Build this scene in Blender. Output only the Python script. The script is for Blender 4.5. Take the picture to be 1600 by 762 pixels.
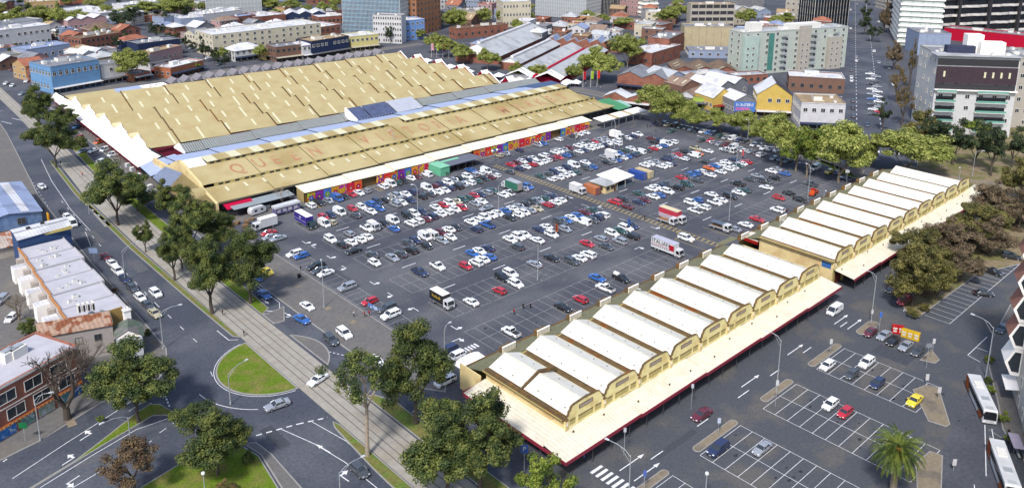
import bpy, bmesh, math, random
from mathutils import Vector, Matrix, Euler
random.seed(7)
R = math.radians
for o in list(bpy.data.objects): bpy.data.objects.remove(o)
scene = bpy.context.scene
COLL = scene.collection
# ------------------------------------------------------------------ camera, world, sun, exposure
# world frame: X runs along the long market sheds, Y across the car park, Z up, metres
cam = bpy.data.cameras.new('camera'); camo = bpy.data.objects.new('camera', cam); COLL.objects.link(camo)
_x = Vector((0.7372807, -0.67555176, 0.00685445))
_y = -Vector((-0.15806086, -0.18235034, -0.97044583))
_z = -Vector((0.65683631, 0.71440756, -0.24122168))
camo.matrix_world = Matrix.Translation((0, 0, 100)) @ Matrix((_x, _y, _z)).transposed().to_4x4()
cam.sensor_fit = 'HORIZONTAL'; cam.sensor_width = 36.0; cam.lens = 36.0*1300.7/1600
cam.shift_y = -219.0/1600
cam.clip_start = 1; cam.clip_end = 9000
scene.camera = camo
w = bpy.data.worlds.new('World'); scene.world = w; w.use_nodes = True
nt = w.node_tree; bg = nt.nodes['Background']
sky = nt.nodes.new('ShaderNodeTexSky'); sky.sky_type = 'NISHITA'; sky.sun_disc = False
SUN_EL, SUN_AZ = 50, 208      # azimuth of the sun measured in the XY plane from +X
sky.sun_elevation = R(SUN_EL); sky.sun_rotation = R(90-SUN_AZ)
sky.air_density = 1.0; sky.dust_density = 2.0; sky.ozone_density = 1.0
nt.links.new(sky.outputs[0], bg.inputs[0]); bg.inputs[1].default_value = 0.12
sl = bpy.data.lights.new('sun', 'SUN'); sl.energy = 2.4; sl.angle = R(7); sl.color = (1, .97, .92)
so = bpy.data.objects.new('sun', sl); COLL.objects.link(so)
so.rotation_euler = Vector((math.cos(R(SUN_EL))*math.cos(R(SUN_AZ)), math.cos(R(SUN_EL))*math.sin(R(SUN_AZ)), math.sin(R(SUN_EL)))).to_track_quat('Z', 'Y').to_euler()
scene.view_settings.view_transform = 'Standard'; scene.view_settings.look = 'None'
scene.view_settings.exposure = 0.85; scene.view_settings.gamma = 1
scene.render.engine = 'CYCLES'
scene.cycles.max_bounces = 5; scene.cycles.transparent_max_bounces = 4
# ------------------------------------------------------------------ materials
def lin(c): return tuple(((v/255)/12.92 if v/255 <= .04045 else ((v/255+.055)/1.055)**2.4) for v in c)
MATS = {}
def mat(name, rgb, rough=.85, var=.12, scale=.35, metal=0, bump=0, bscale=8, rib=None, coat=0, rgb2=None, s2=.06, t2=(.5,.62), spec=None, local=False):
    """procedural material: base colour broken up by two noises; rgb are linear base colours"""
    if name in MATS: return MATS[name]
    m = bpy.data.materials.new(name); m.use_nodes = True; n = m.node_tree.nodes; l = m.node_tree.links
    b = n['Principled BSDF']; b.inputs['Roughness'].default_value = rough; b.inputs['Metallic'].default_value = metal
    if coat: b.inputs['Coat Weight'].default_value = coat
    b.inputs['Specular IOR Level'].default_value = spec if spec is not None else (.15 if rough > .74 else .5)
    tc = n.new('ShaderNodeTexCoord'); geo = n.new('ShaderNodeNewGeometry')
    vec = tc.outputs['Object'] if local else geo.outputs['Position']
    n1 = n.new('ShaderNodeTexNoise'); n1.inputs['Scale'].default_value = scale; n1.inputs['Detail'].default_value = 6; n1.inputs['Roughness'].default_value = .65
    l.new(vec, n1.inputs['Vector'])
    r1 = n.new('ShaderNodeMapRange'); r1.inputs[1].default_value = .3; r1.inputs[2].default_value = .7
    r1.inputs[3].default_value = 1-var; r1.inputs[4].default_value = 1+var; l.new(n1.outputs['Fac'], r1.inputs[0])
    col = None
    rgbn = n.new('ShaderNodeRGB'); rgbn.outputs[0].default_value = (*rgb, 1); col = rgbn.outputs[0]
    if rgb2:
        n2 = n.new('ShaderNodeTexNoise'); n2.inputs['Scale'].default_value = s2; n2.inputs['Detail'].default_value = 5; l.new(vec, n2.inputs['Vector'])
        r2 = n.new('ShaderNodeMapRange'); r2.inputs[1].default_value = t2[0]; r2.inputs[2].default_value = t2[1]; l.new(n2.outputs['Fac'], r2.inputs[0])
        mx = n.new('ShaderNodeMix'); mx.data_type = 'RGBA'; l.new(r2.outputs[0], mx.inputs[0]); l.new(col, mx.inputs[6]); mx.inputs[7].default_value = (*rgb2, 1)
        col = mx.outputs[2]
    vm = n.new('ShaderNodeVectorMath'); vm.operation = 'SCALE'; l.new(col, vm.inputs[0]); l.new(r1.outputs[0], vm.inputs['Scale'])
    l.new(vm.outputs[0], b.inputs['Base Color'])
    hsrc = None
    if rib:      # (axis, spacing): corrugated sheet ribs
        ax, sp, amt = rib
        sx = n.new('ShaderNodeSeparateXYZ'); l.new(tc.outputs['Object'] , sx.inputs[0])
        mm = n.new('ShaderNodeMath'); mm.operation = 'MULTIPLY'; mm.inputs[1].default_value = 2*math.pi/sp; l.new(sx.outputs[ax], mm.inputs[0])
        sn = n.new('ShaderNodeMath'); sn.operation = 'SINE'; l.new(mm.outputs[0], sn.inputs[0])
        bu = n.new('ShaderNodeBump'); bu.inputs['Strength'].default_value = amt; bu.inputs['Distance'].default_value = sp*.3; l.new(sn.outputs[0], bu.inputs['Height'])
        l.new(bu.outputs[0], b.inputs['Normal'])
    elif bump:
        n3 = n.new('ShaderNodeTexNoise'); n3.inputs['Scale'].default_value = bscale; n3.inputs['Detail'].default_value = 4; l.new(vec, n3.inputs['Vector'])
        bu = n.new('ShaderNodeBump'); bu.inputs['Strength'].default_value = bump; bu.inputs['Distance'].default_value = .05; l.new(n3.outputs['Fac'], bu.inputs['Height'])
        l.new(bu.outputs[0], b.inputs['Normal'])
    MATS[name] = m; return m
def S(r, g, b, k=.60): return tuple(v*k for v in lin((r, g, b)))   # photographed colour -> base colour
asphalt = mat('asphalt', (.062,.066,.080), .9, .22, 1.3, bump=.3, bscale=12, rgb2=(.09,.094,.112), s2=.045, t2=(.42,.66))
asphalt_lot = mat('asphalt_lot', (.060,.064,.080), .9, .30, 2.2, bump=.3, bscale=12, rgb2=(.104,.106,.118), s2=.055, t2=(.42,.62))
asphalt_road = mat('asphalt_road', (.056,.063,.082), .88, .25, 1.5, bump=.3, bscale=12, rgb2=(.092,.098,.116), s2=.06, t2=(.42,.66))
asphalt_patch = mat('asphalt_patch', (.1,.097,.1), .9, .15, 2)
paving = mat('paving', (.125,.12,.118), .9, .16, .9, rgb2=(.14,.13,.12), s2=.12)
paving_tan = mat('paving_tan', (.20,.165,.12), .9, .18, 1.2, rgb2=(.14,.12,.1), s2=.2)
concrete_m = mat('concrete', (.29,.27,.235), .9, .14, .6, rgb2=(.27,.245,.205), s2=.2)
kerbm = mat('kerb_concrete', (.26,.25,.24), .9, .12, 2)
steel_rail = mat('rail', (.10,.085,.078), .6, .2, 4)
grass_m = mat('grass', (.095,.150,.012), .95, .34, 2.5, bump=.8, bscale=6, rgb2=(.155,.15,.04), s2=.28, t2=(.44,.66))
grass_dry = mat('dry_grass', (.145,.135,.045), .95, .3, 1.6, bump=.8, bscale=6, rgb2=(.10,.15,.03), s2=.3, t2=(.45,.6))
park_ground = mat('park_ground', (.13,.125,.05), .95, .3, .8, rgb2=(.20,.155,.10), s2=.15, t2=(.42,.58))
paint = mat('white_paint', (.62,.62,.64), .7, .28, 2.5)
paint_worn = mat('worn_paint', (.30,.295,.29), .8, .35, 3)
paint_y = mat('yellow_paint', (.30,.225,.09), .7, .3, 3)
white_roof = mat('white_roof', (.62,.60,.54), .6, .07, .9, rib=(1,.8,.2), rgb2=(.54,.49,.40), s2=.22, t2=(.5,.8))
canopy_cream = mat('cream_canopy', (.62,.57,.46), .65, .10, .8, rib=(0,.9,.12), rgb2=(.56,.49,.36), s2=.30, t2=(.52,.80))
cream_canopy2 = mat('cream_canopy_long', (.80,.70,.50), .65, .04, .5)
cream_wall = mat('cream_wall', S(242,228,166,.80), .85, .10, .8, rgb2=S(228,206,140,.76), s2=.35)
cream_trim = mat('cream_trim', S(200,184,122,.66), .85, .10, .8)
cream_side = mat('cream_side', S(245,222,165,.66), .85, .06, .8, rgb2=S(235,205,150,.62), s2=.3)
brown_trim = mat('brown_trim', S(118,98,72,.6), .85, .18, 1.2, rgb2=S(150,110,60,.6), s2=.4)
gutter_m = mat('valley_gutter', S(135,112,78,.5), .85, .25, .8, rgb2=S(150,80,30,.6), s2=.22, t2=(.55,.7))
olive_roof = mat('olive_roof', S(140,138,110,.6), .8, .18, .9, rgb2=S(120,115,95,.6))
maroon = mat('maroon_fascia', (.21,.018,.038), .6, .12, 1)
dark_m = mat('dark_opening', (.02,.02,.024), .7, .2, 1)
tan_roof = mat('tan_roof', S(210,194,146,.60), .75, .05, 2.5, rib=(0,1.0,.10), rgb2=S(204,184,134,.58), s2=.2, t2=(.4,.65))
tan_roof2 = mat('tan_roof_front', S(218,200,150,.58), .75, .06, 2, rib=(0,1.0,.12), rgb2=S(196,174,120,.56), s2=.08, t2=(.4,.65))
skylight_m = mat('skylight_sheet', S(232,226,190,.68), .5, .08, 1)
blue_roof = mat('blue_grey_roof', S(186,200,232,.62), .6, .08, .5, rib=(0,1.0,.12))
grey_rib = mat('grey_ribbed_roof', S(160,165,162,.6), .6, .10, .5, rib=(0,.9,.55))
solar_m = mat('solar_panel', S(120,130,165,.6), .18, .25, .4, metal=.4)
facade_white = mat('white_facade', (.86,.82,.78), .7, .04, .5)
letter_red = mat('faded_red_paint', S(206,148,112,.58), .8, .12, 1.2, rgb2=S(206,172,128,.58), s2=.25, t2=(.42,.62))
glass_m = mat('window_glass', (.028,.034,.042), .12, .35, .3, spec=.7)
glass_dk = mat('dark_glass', (.012,.014,.018), .15, .3, .5, spec=.6)
frame_w = mat('window_frame', (.62,.6,.56), .6, .05, 1)
frame_d = mat('dark_frame', (.12,.11,.10), .6, .1, 1)
tyre = mat('tyre', (.018,.018,.019), .8, .1, 4)
rim_m = mat('wheel_rim', (.38,.38,.40), .35, .1, 4, metal=.6)
lamp_w = mat('headlamp', (.75,.76,.8), .15, .05, 4)
lamp_r = mat('tail_lamp', (.35,.015,.01), .2, .05, 4)
trim_m = mat('black_trim', (.02,.02,.022), .5, .1, 4)
plate_m = mat('plate', (.7,.7,.68), .6, .1, 4)
steel = mat('galvanised_steel', (.36,.38,.40), .45, .1, 2, metal=.3)
dark_steel = mat('dark_steel', (.06,.06,.065), .5, .1, 2)
bark = mat('bark', (.17,.14,.105), .9, .3, 3, bump=.6, bscale=9)
bark_dark = mat('dark_bark', (.075,.06,.05), .9, .3, 3, bump=.6, bscale=9)
bark_pale = mat('pale_bark', (.30,.245,.19), .9, .25, 2)
CARCOL = {'w':(.70,.71,.73),'s':(.36,.38,.42),'g':(.085,.095,.11),'k':(.016,.017,.02),'b':(.03,.11,.36),'n':(.022,.032,.085),'r':(.42,.02,.035),'m':(.11,.018,.03),
 't':(.03,.075,.07),'e':(.40,.36,.24),'o':(.60,.13,.02),'y':(.72,.55,.03),'l':(.30,.30,.44),'c':(.10,.32,.62)}
CARNAME = {'w':'white','s':'silver','g':'grey','k':'black','b':'blue','n':'navy blue','r':'red','m':'maroon','t':'dark green','e':'beige','o':'orange','y':'yellow','l':'lilac grey','c':'light blue'}
def carpaint(c): return mat('car_paint_'+CARNAME[c].replace(' ','_'), CARCOL[c], .28, .04, .3, metal=(.35 if c in 'sgl' else 0), coat=.7)
def pmat(name, rgb, **k): return mat(name, S(*rgb), **k)
# ------------------------------------------------------------------ mesh builder
class MB:
    def __init__(s): s.v=[]; s.f=[]; s.m=[]; s.ms=[]
    def mi(s, m):
        if m not in s.ms: s.ms.append(m)
        return s.ms.index(m)
    def face(s, pts, m):
        i=len(s.v); s.v+= [tuple(p) for p in pts]; s.f.append(tuple(range(i,i+len(pts)))); s.m.append(s.mi(m)); return s
    def mesh_(s, vs, fs, m):
        i=len(s.v); s.v+=[tuple(p) for p in vs]; k=s.mi(m)
        for f in fs: s.f.append(tuple(i+a for a in f)); s.m.append(k)
        return s
    def box(s, x0,x1,y0,y1,z0,z1,m, top=None):
        v=[(x0,y0,z0),(x1,y0,z0),(x1,y1,z0),(x0,y1,z0),(x0,y0,z1),(x1,y0,z1),(x1,y1,z1),(x0,y1,z1)]
        s.mesh_(v,[(0,3,2,1),(0,1,5,4),(1,2,6,5),(2,3,7,6),(3,0,4,7)],m)
        s.mesh_(v[4:],[(0,1,2,3)],top or m); return s
    def prism(s, pts, z0, z1, m, top=None, bottom=True):
        n=len(pts); a=sum(pts[i][0]*pts[(i+1)%n][1]-pts[(i+1)%n][0]*pts[i][1] for i in range(n))
        if a<0: pts=pts[::-1]
        v=[(x,y,z0) for x,y in pts]+[(x,y,z1) for x,y in pts]
        s.mesh_(v,[(i,(i+1)%n,n+(i+1)%n,n+i) for i in range(n)],m)
        s.mesh_([(x,y,z1) for x,y in pts],[tuple(range(n))],top or m)
        if bottom: s.mesh_([(x,y,z0) for x,y in pts],[tuple(range(n))[::-1]],m)
        return s
    def extr(s, prof, axis, a, b, m, caps=True):
        """closed profile in the plane across `axis`, run from a to b along it"""
        f=(lambda p,t:(t,p[0],p[1])) if axis=='x' else (lambda p,t:(p[0],t,p[1]))
        n=len(prof); v=[f(p,a) for p in prof]+[f(p,b) for p in prof]
        s.mesh_(v,[(i,(i+1)%n,n+(i+1)%n,n+i) for i in range(n)],m)
        if caps: s.mesh_(v,[tuple(range(n))[::-1],tuple(range(n,2*n))],m)
        return s
    def sheet(s, p0,p1,p2,p3, t, m):
        """roof sheet with thickness t (downwards)"""
        P=[Vector(p) for p in (p0,p1,p2,p3)]; Q=[p-Vector((0,0,t)) for p in P]
        s.mesh_(P+Q,[(0,1,2,3),(7,6,5,4),(0,4,5,1),(1,5,6,2),(2,6,7,3),(3,7,4,0)],m); return s
    def tube(s, p0,p1,r0,r1,m,n=6,cap=True):
        p0=Vector(p0);p1=Vector(p1);d=(p1-p0)
        if d.length<1e-6: return s
        q=d.to_track_quat('Z','Y'); v=[]
        for p,r in ((p0,r0),(p1,r1)):
            for i in range(n):
                a=2*math.pi*i/n; v.append(p+q@Vector((math.cos(a)*r,math.sin(a)*r,0)))
        f=[(i,(i+1)%n,n+(i+1)%n,n+i) for i in range(n)]
        if cap: f+=[tuple(range(n))[::-1],tuple(range(n,2*n))]
        s.mesh_(v,f,m); return s
    def ball(s,c,r,m,n=8,k=5,sz=1):
        v=[];f=[]
        for j in range(k+1):
            t=math.pi*j/k
            for i in range(n): a=2*math.pi*i/n; v.append((c[0]+r*math.sin(t)*math.cos(a),c[1]+r*math.sin(t)*math.sin(a),c[2]+sz*r*math.cos(t)))
        for j in range(k):
            for i in range(n): f.append((j*n+i,(j+1)*n+i,(j+1)*n+(i+1)%n,j*n+(i+1)%n))
        s.mesh_(v,f,m); return s
    def mesh(s, name, smooth=False):
        me=bpy.data.meshes.new(name); me.from_pydata(s.v,[],s.f)
        for m in s.ms: me.materials.append(m)
        me.polygons.foreach_set('material_index', s.m)
        if smooth: me.polygons.foreach_set('use_smooth',[True]*len(s.f))
        me.update(); return me
    def obj(s, name, parent=None, smooth=False, **props):
        return link(name, s.mesh(name,smooth), parent, **props)
def link(name, me, parent=None, loc=None, rot=None, scl=None, **props):
    o=bpy.data.objects.new(name, me); COLL.objects.link(o)
    if parent: o.parent=parent
    if loc: o.location=loc
    if rot is not None: o.rotation_euler=(0,0,rot) if not isinstance(rot,(tuple,list)) else rot
    if scl: o.scale=scl
    for k,v in props.items(): o[k]=v
    return o
def thing(name, label, cat, loc=(0,0,0), rot=0, group=None):
    o=link(name,None,None,loc,rot,label=label,category=cat); o.empty_display_size=.5
    if group: o['group']=group
    return o
def copy_tree(o, parent=None):
    c=o.copy(); COLL.objects.link(c); c.parent=parent
    for ch in o.children: copy_tree(ch,c)
    return c
def struct(name, mb, **k): return mb.obj(name, kind='structure', **k)
# ------------------------------------------------------------------ placement data (world metres)
BUILDINGS=[('office_building','white two storey office with flat white roof at far left edge',104.9,616.8,45.1,13.5,22.0,13.0,'white','roofwhite','flat','2','12'),
('office_block','pale rooftop level set back above the long white office',109.9,628.3,43.4,24.9,16.0,15.0,'white','roofgrey','flat','1','8'),
('workshop_building','pale blue grey shed roofed building behind the blue corner pub',119.8,567.3,27.2,14.1,18.0,7.3,'bluegrey','roofblue','flat','1','6'),
('corner_pub','light blue two storey corner pub with arched ground floor windows',108.1,465.5,25.5,12.5,22.0,13.9,'ltblue','roofgrey','flat','2','8'),
('terrace_shop','faded pink two storey shop left of the blue pub',112.4,527.9,11.3,16.4,12.0,8.6,'pink','roofgrey','gable','2','3'),
('brick_building','small orange brick building behind the blue pub parapet',126.0,516.3,11.1,-1.1,7.0,9.3,'brick','roofgrey','flat','1','2'),
('market_hall','white gabled roof building behind the blue pub',137.8,518.6,17.0,21.1,16.0,9.4,'white','roofwhite','gable','1','3'),
('shop_house','white upper and yellow lower two storey shop beside the blue pub',133.7,472.1,14.9,9.2,14.0,10.2,'white','roofgrey','flat','2','4'),
('shop_house','white shop with dark hipped roof and three square windows',162.0,479.3,13.5,19.9,14.0,7.3,'white','roofdark','hip','2','3'),
('shop_row','row of orange and maroon brick shopfronts below dark roofed white house',167.2,463.0,25.5,24.7,12.0,5.9,'orange','roofwhite','flat','1','6'),
('shop_row','low orange shopfront beside the large pale green street tree',148.8,467.4,10.4,15.7,12.0,3.9,'orange','roofgrey','flat','1','3'),
('house_block','dark navy building with long white side wall and roof deck',172.8,529.2,27.3,6.0,16.0,10.0,'navy','roofgrey','flat','1','6'),
('roof_pavilion','terracotta tiled pavilion roof above the navy building',178.3,570.2,17.8,22.6,10.0,6.2,'navy','roofterra','hip','1','3'),
('warehouse','long orange brick warehouse with grey roof behind the market',155.0,582.0,30.8,19.4,20.0,8.3,'brick','roofbrown','flat','2','9'),
('shed','orange brick wing with brown roof left of the long warehouse',153.3,599.7,12.7,8.8,16.0,7.3,'brick','roofterra','gable','1','4'),
('villa','terracotta house with brown hipped roof beyond the brick warehouse',174.7,629.8,20.2,6.4,16.0,6.6,'brick','roofbrown','hip','2','4'),
('cottage','small pale blue grey building beside a poplar',157.4,632.5,7.8,5.5,10.0,8.3,'bluegrey','roofblue','flat','1','2'),
('terrace_houses','pale pink and white terrace with low white roofs',172.4,676.0,28.4,6.2,16.0,8.2,'pink','roofwhite','gable','1','8'),
('warehouse','wide tan roofed warehouse at the top left edge',177.5,824.1,25.4,-13.3,20.0,6.9,'tan','rooftan','flat','1','8'),
('school_building','long white two storey building with square windows and white roof',193.9,786.7,57.4,-71.7,26.0,3.9,'white','roofwhite','flat','2','14'),
('office_building','pale flat roofed modern block behind the dark street trees',258.5,636.2,36.3,12.6,18.0,9.2,'white','roofwhite','flat','1','8'),
('office_building','grey glazed block with white roof left of the beige apartments',238.7,630.8,17.1,-4.2,16.0,8.3,'bluegrey','roofwhite','flat','1','6'),
('apartment_building','beige four storey apartment block with white roof and dark vertical windows',211.0,507.5,77.4,1.2,26.0,14.2,'cream','roofwhite','flat','4','15'),
('corner_pub','ornate white corner pub with arched upper windows and white awning',215.1,486.0,20.0,3.1,14.0,6.8,'white','roofwhite','hip','2','5'),
('shed','tan roofed low building between dark trees at the top',228.4,690.3,19.2,-0.7,16.0,4.7,'orange','rooftan','flat','1','4'),
('shed','blue grey walled box building beyond the dark trees',231.6,645.5,17.5,16.2,14.0,8.3,'bluegrey','roofgrey','flat','1','4'),
('chapel','terracotta brick house with bright orange gable',187.9,609.4,15.2,12.6,12.0,7.1,'brick','roofterra','gable','2','3'),
('brick_building','brick workshop with pale metal roof at the upper centre left',287.2,606.6,26.2,2.1,22.0,7.9,'brick','roofwhite','flat','1','5'),
('warehouse','navy walled warehouse with two bright white roofs',315.5,611.6,31.2,-22.6,20.0,7.0,'navy','roofwhite','gable','1','6'),
('warehouse','long red brick factory with wide white metal roof',271.6,518.1,42.4,9.7,24.0,9.1,'brick','roofwhite','flat','2','9'),
('shop_row','brown brick shop with small street tree in front',233.6,468.8,17.7,-2.4,14.0,9.1,'brown','roofgrey','flat','2','5'),
('shop','bright yellow fronted narrow shop',231.9,478.8,7.4,8.0,12.0,7.4,'yellow','roofgrey','flat','2','2'),
('shop','narrow white shop with two tall black windows',250.6,466.4,6.1,-0.5,12.0,8.9,'white','roofwhite','hip','2','2'),
('pub','dark navy two storey pub facing the market street',256.3,465.2,29.9,7.6,16.0,10.7,'navy','rooftan','flat','2','9'),
('hotel','pale yellow two storey hotel with hedge along its verandah',288.0,470.6,20.4,-6.8,15.0,9.6,'paleyellow','roofwhite','flat','2','6'),
('brick_building','red brick building with white roof behind the yellow hotel',331.0,587.0,21.2,-9.1,18.0,6.0,'brick','roofwhite','flat','1','6'),
('apartment_building','dark brick apartment block with square windows by glass tower',322.5,527.4,14.2,-17.7,20.0,12.9,'brown','roofwhite','flat','4','7'),
('glass_tower','tall blue green glass office tower on a slim white podium',317.6,528.6,44.6,-56.6,30.0,76.6,'glassblue','roofgrey','flat','26','22'),
('podium_building','white podium with scattered black slit windows below the glass tower',318.4,490.0,20.7,-53.7,10.0,19.3,'white','roofgrey','flat','5','12'),
('painted_building','bright sky blue painted three storey building below the glass tower',332.2,482.9,23.5,-7.0,16.0,14.1,'skyblue','roofwhite','flat','3','6'),
('office_tower','orange and brown gridded tower right of the glass tower',358.6,494.0,32.3,19.4,26.0,58.0,'orange2','roofgrey','flat','14','7'),
('concrete_slab_tower','plain pale beige blank tower between glass tower and orange tower',375.2,538.5,14.5,-10.9,18.0,54.8,'beige','roofgrey','flat','0','0'),
('office_building','white office with black square windows and grey end wall',443.9,575.5,18.8,-15.9,24.0,21.2,'white','roofgrey','flat','5','6'),
('town_building','cream classical terrace behind bare plane trees',421.9,511.0,20.3,-19.0,16.0,10.8,'cream','roofgrey','flat','2','7'),
('town_building','ornate white Victorian building with rows of arched windows',434.2,483.4,23.1,-24.6,18.0,19.8,'cream','roofwhite','flat','3','9'),
('office_building','banded grey and white curtain wall office building',502.6,517.2,48.1,-73.1,30.0,45.1,'bandgrey','roofgrey','flat','14','14'),
('glass_tower','near black glass office tower at the top centre',533.0,487.9,28.8,-18.0,30.0,46.9,'glassdark','roofgrey','flat','14','10'),
('office_building','wide black glass block behind the lime street trees',563.4,483.5,23.8,-17.7,30.0,45.7,'glassdark','roofgrey','flat','12','8'),
('apartment_tower','dusty pink tower with narrow windows at the top',566.6,460.0,10.6,-9.7,20.0,45.6,'pink','roofgrey','flat','10','2'),
('apartment_tower','white and green striped tower at the top',568.9,451.2,13.6,-17.2,20.0,46.0,'greenwhite','roofgrey','flat','12','4'),
('brick_building','flat roofed red brick building with plant on its roof',500.9,427.6,43.2,-82.5,18.0,6.0,'brick','roofgrey','flat','1','9'),
('concrete_building','blank beige concrete block below the open car park decks',463.4,332.3,32.4,-43.7,14.0,15.5,'beige','roofgrey','flat','0','0'),
('parking_garage','pale concrete multi level car park with dark open decks',537.2,380.4,35.2,-37.2,10.0,19.9,'concrete','rooftan','flat','4','6'),
('apartment_building','pale green apartment building with balconies and rooftop white plant room',417.4,258.7,76.7,-21.1,13.0,24.8,'palegreen','rooflight','flat','7','11'),
('brick_building','brick laneway building with ridged roof in front of the green apartments',394.4,247.4,20.9,-25.3,10.0,4.7,'brick','rooflight','flat','1','5'),
('market_arcade','low brick arcade with curved white metal roof facing the car park',304.8,264.4,23.4,-66.4,9.0,4.7,'brick','roofwhite','gable','1','9'),
('market_shop','large brick shop with saw tooth roofs and white verandah',337.1,283.2,27.0,-66.7,22.0,7.4,'brick','roofgrey','gable','1','7'),
('shed','grey gabled iron roof beside the saw tooth shop',350.6,261.1,15.3,-9.5,18.0,7.3,'bluegrey','rooflight','gable','1','3'),
('shop','white shop with lime green sign band on the far street',338.0,242.6,6.8,-78.8,16.0,4.8,'white','roofrust','gable','1','2'),
('shop','lime green and white glazed corner shop',334.2,232.2,9.3,-61.9,16.0,5.1,'lime','roofrust','flat','1','4'),
('shop','orange yellow shop front with white awning',334.5,221.0,12.2,-17.3,14.0,6.7,'yellow','roofwhite','gable','1','4'),
('shop','long grey verandah shop behind the blue billboard',335.5,209.7,11.7,-25.4,14.0,7.4,'grey','roofwhite','gable','1','4'),
('shop_house','yellow gabled warehouse shop with dark half of its roof',343.3,202.8,15.9,-52.2,16.0,10.6,'yellow','roofwhite','gable','2','4'),
('shop_building','white painted shop building with brown roof and blue ground floor signs',338.5,177.7,19.0,-49.5,18.0,11.9,'white','rooftan','flat','2','5'),
('brick_building','brown brick building with long white roof behind the painted shop',403.7,220.4,28.1,-57.0,16.0,7.8,'brown','roofwhite','flat','1','6'),
('office_building','grey office slab with triangular window pattern',654.7,366.6,17.8,-74.1,20.0,41.5,'concrete','roofgrey','flat','8','4'),
('office_building','glass fronted office with pale horizontal spandrels beside the wide street',616.2,319.7,32.3,-24.4,20.0,46.7,'glassdark','roofgrey','flat','8','6'),
('apartment_tower','slim white tower with stacked balconies by the wide street',593.5,243.7,26,-62.0,60,59.8,'greenwhite','roofgrey','flat','16','6'),
('apartment_tower','huge black tower with wavy white balcony bands',654.2,250.2,117.3,-25.7,40.0,59.2,'wavy','roofgrey','flat','9','10'),
('podium_building','bright red podium below the wavy balcony tower',645.2,232.7,64.3,-84.7,16.0,8.4,'red','roofgrey','flat','0','0'),
('warehouse','grey curved roof building behind the dark topped apartments',564.0,218.3,20.1,-49.0,24.0,14.6,'bluegrey','roofgrey','flat','0','0'),
('apartment_building','white apartment block with pale green balconies and dark brick top storeys',372.8,135.1,32.9,-50.3,24.0,35.2,'aptwhite','roofgrey','flat','7','6'),
('apartment_building','grey apartment block at the right edge behind the white apartments',412.4,115.1,15.5,-41.1,24.0,32.1,'concrete','roofgrey','flat','6','4'),
('grey_workshop','blue painted corner workshop with roof skylights beside the left road',39.1,278.8,18.1,-24.9,-1.0,6,'bluewall','roofblue','flat','1','3'),
('brown_shed','brown brick market building with rows of grey gables',382.9,280.4,36.2,-44.3,22.0,4.4,'brick','roofbrown','gable','1','6'),
('terrace_houses','distant pale roofed terrace at the top left corner',163.3,888.5,28.2,-13.2,20.0,5.4,'bluegrey','rooflight','flat','2','8'),
('terrace_houses','low white walled houses between the lime trees',389.4,702.8,30.7,-14.9,20.0,6.3,'brick','roofwhite','flat','1','6'),
('shed','flat pale roofed laneway block left of the blank concrete building',398.5,308.4,38.6,10.2,16.0,8.3,'brick','roofwhite','flat','1','4'),
('shed','wide grey roofed block right under the blank concrete building',440.7,311.7,32.1,-45.6,14.0,4.9,'bluegrey','roofgrey','flat','1','6'),
('shed','ribbed pale fence walled building before the brown gables',369.1,261.0,25.5,-21.5,10.0,6.1,'bluegrey','rooflight','flat','0','0'),
('workshop_building','rust roofed laneway sheds behind the lime green shops',344.6,246.4,25.4,-9.7,14.0,6.6,'brown','roofrust','gable','1','5'),
('workshop_building','white metal roofed warehouse behind the orange yellow shop',355.9,231.8,24.3,-3.1,20.0,7.0,'grey','roofwhite','gable','1','4'),
('brick_building','low brick shops beside the dark alley by the concrete block',430.7,320.2,31.7,18.7,14.0,12.0,'brick','roofgrey','flat','1','3'),
('market_hall','pale hall roofs with brick wall behind the white canopy stalls',412.2,415.3,14.3,8.8,16.0,6.0,'brick','roofgrey','flat','1','3'),
('town_building','small pale hall between the concrete deck and green apartments',588.0,372.1,12.1,-17.6,16.0,12.3,'cream','rooflight','gable','2','3'),
('town_building','pale sheds behind the lime tree above the green apartments',629.7,387.4,22.9,-26.8,18.0,5.8,'bluegrey','rooflight','gable','1','4'),
('house_row','pink and cream low houses beside the side street',171.6,506.0,28.4,29.6,10.0,7.7,'pink','rooftan','flat','1','6'),
('house_row','pale walled yard buildings beside the navy building',152.6,550.0,14.8,8.7,12.0,4.8,'white','roofgrey','flat','1','4'),
('house_row','terracotta houses beside the orange brick warehouse',158.4,556.1,9.9,-5.0,8.0,4.3,'orange','roofterra','flat','1','3'),
('house_row','white roofed sheds behind the first office block',165.4,697.7,12.0,4.2,14.0,5.1,'bluegrey','roofwhite','flat','1','4'),
('house_row','pale blue roofed sheds right of the terrace houses',196.9,699.1,15.9,-5.8,14.0,4.0,'bluegrey','roofwhite','flat','1','4'),
('house_row','brown brick terrace beyond the flat dark tree',144.8,641.3,9.8,5.0,12.0,4.1,'brick','rooflight','flat','1','4'),
('house_row','white walled office wing near the top left street',125.1,695.6,10.1,9.0,16.0,5.5,'white','roofwhite','flat','1','3'),
('house_row','red brick houses at the top left corner',155.3,835.3,19.4,19.8,16.0,5.8,'brick','roofgrey','gable','2','5'),
('house_row','white low clinic behind the school',234.0,742.7,41.2,12.4,18.0,7.9,'white','roofwhite','flat','1','8'),
('house_row','brick works with tan roof behind the white school',212.1,848.4,37.7,-2.2,18.0,6.5,'orange','rooftan','flat','1','8'),
('house_row','pale row beside the modern block behind dark trees',222.4,580.2,10.9,0.6,10.0,4.8,'pink','roofgrey','flat','2','3'),
('office_building','white stepped office with long windows above beige apartments',279.1,660.2,24.6,12.3,14.0,7.6,'white','roofwhite','flat','2','6'),
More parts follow.
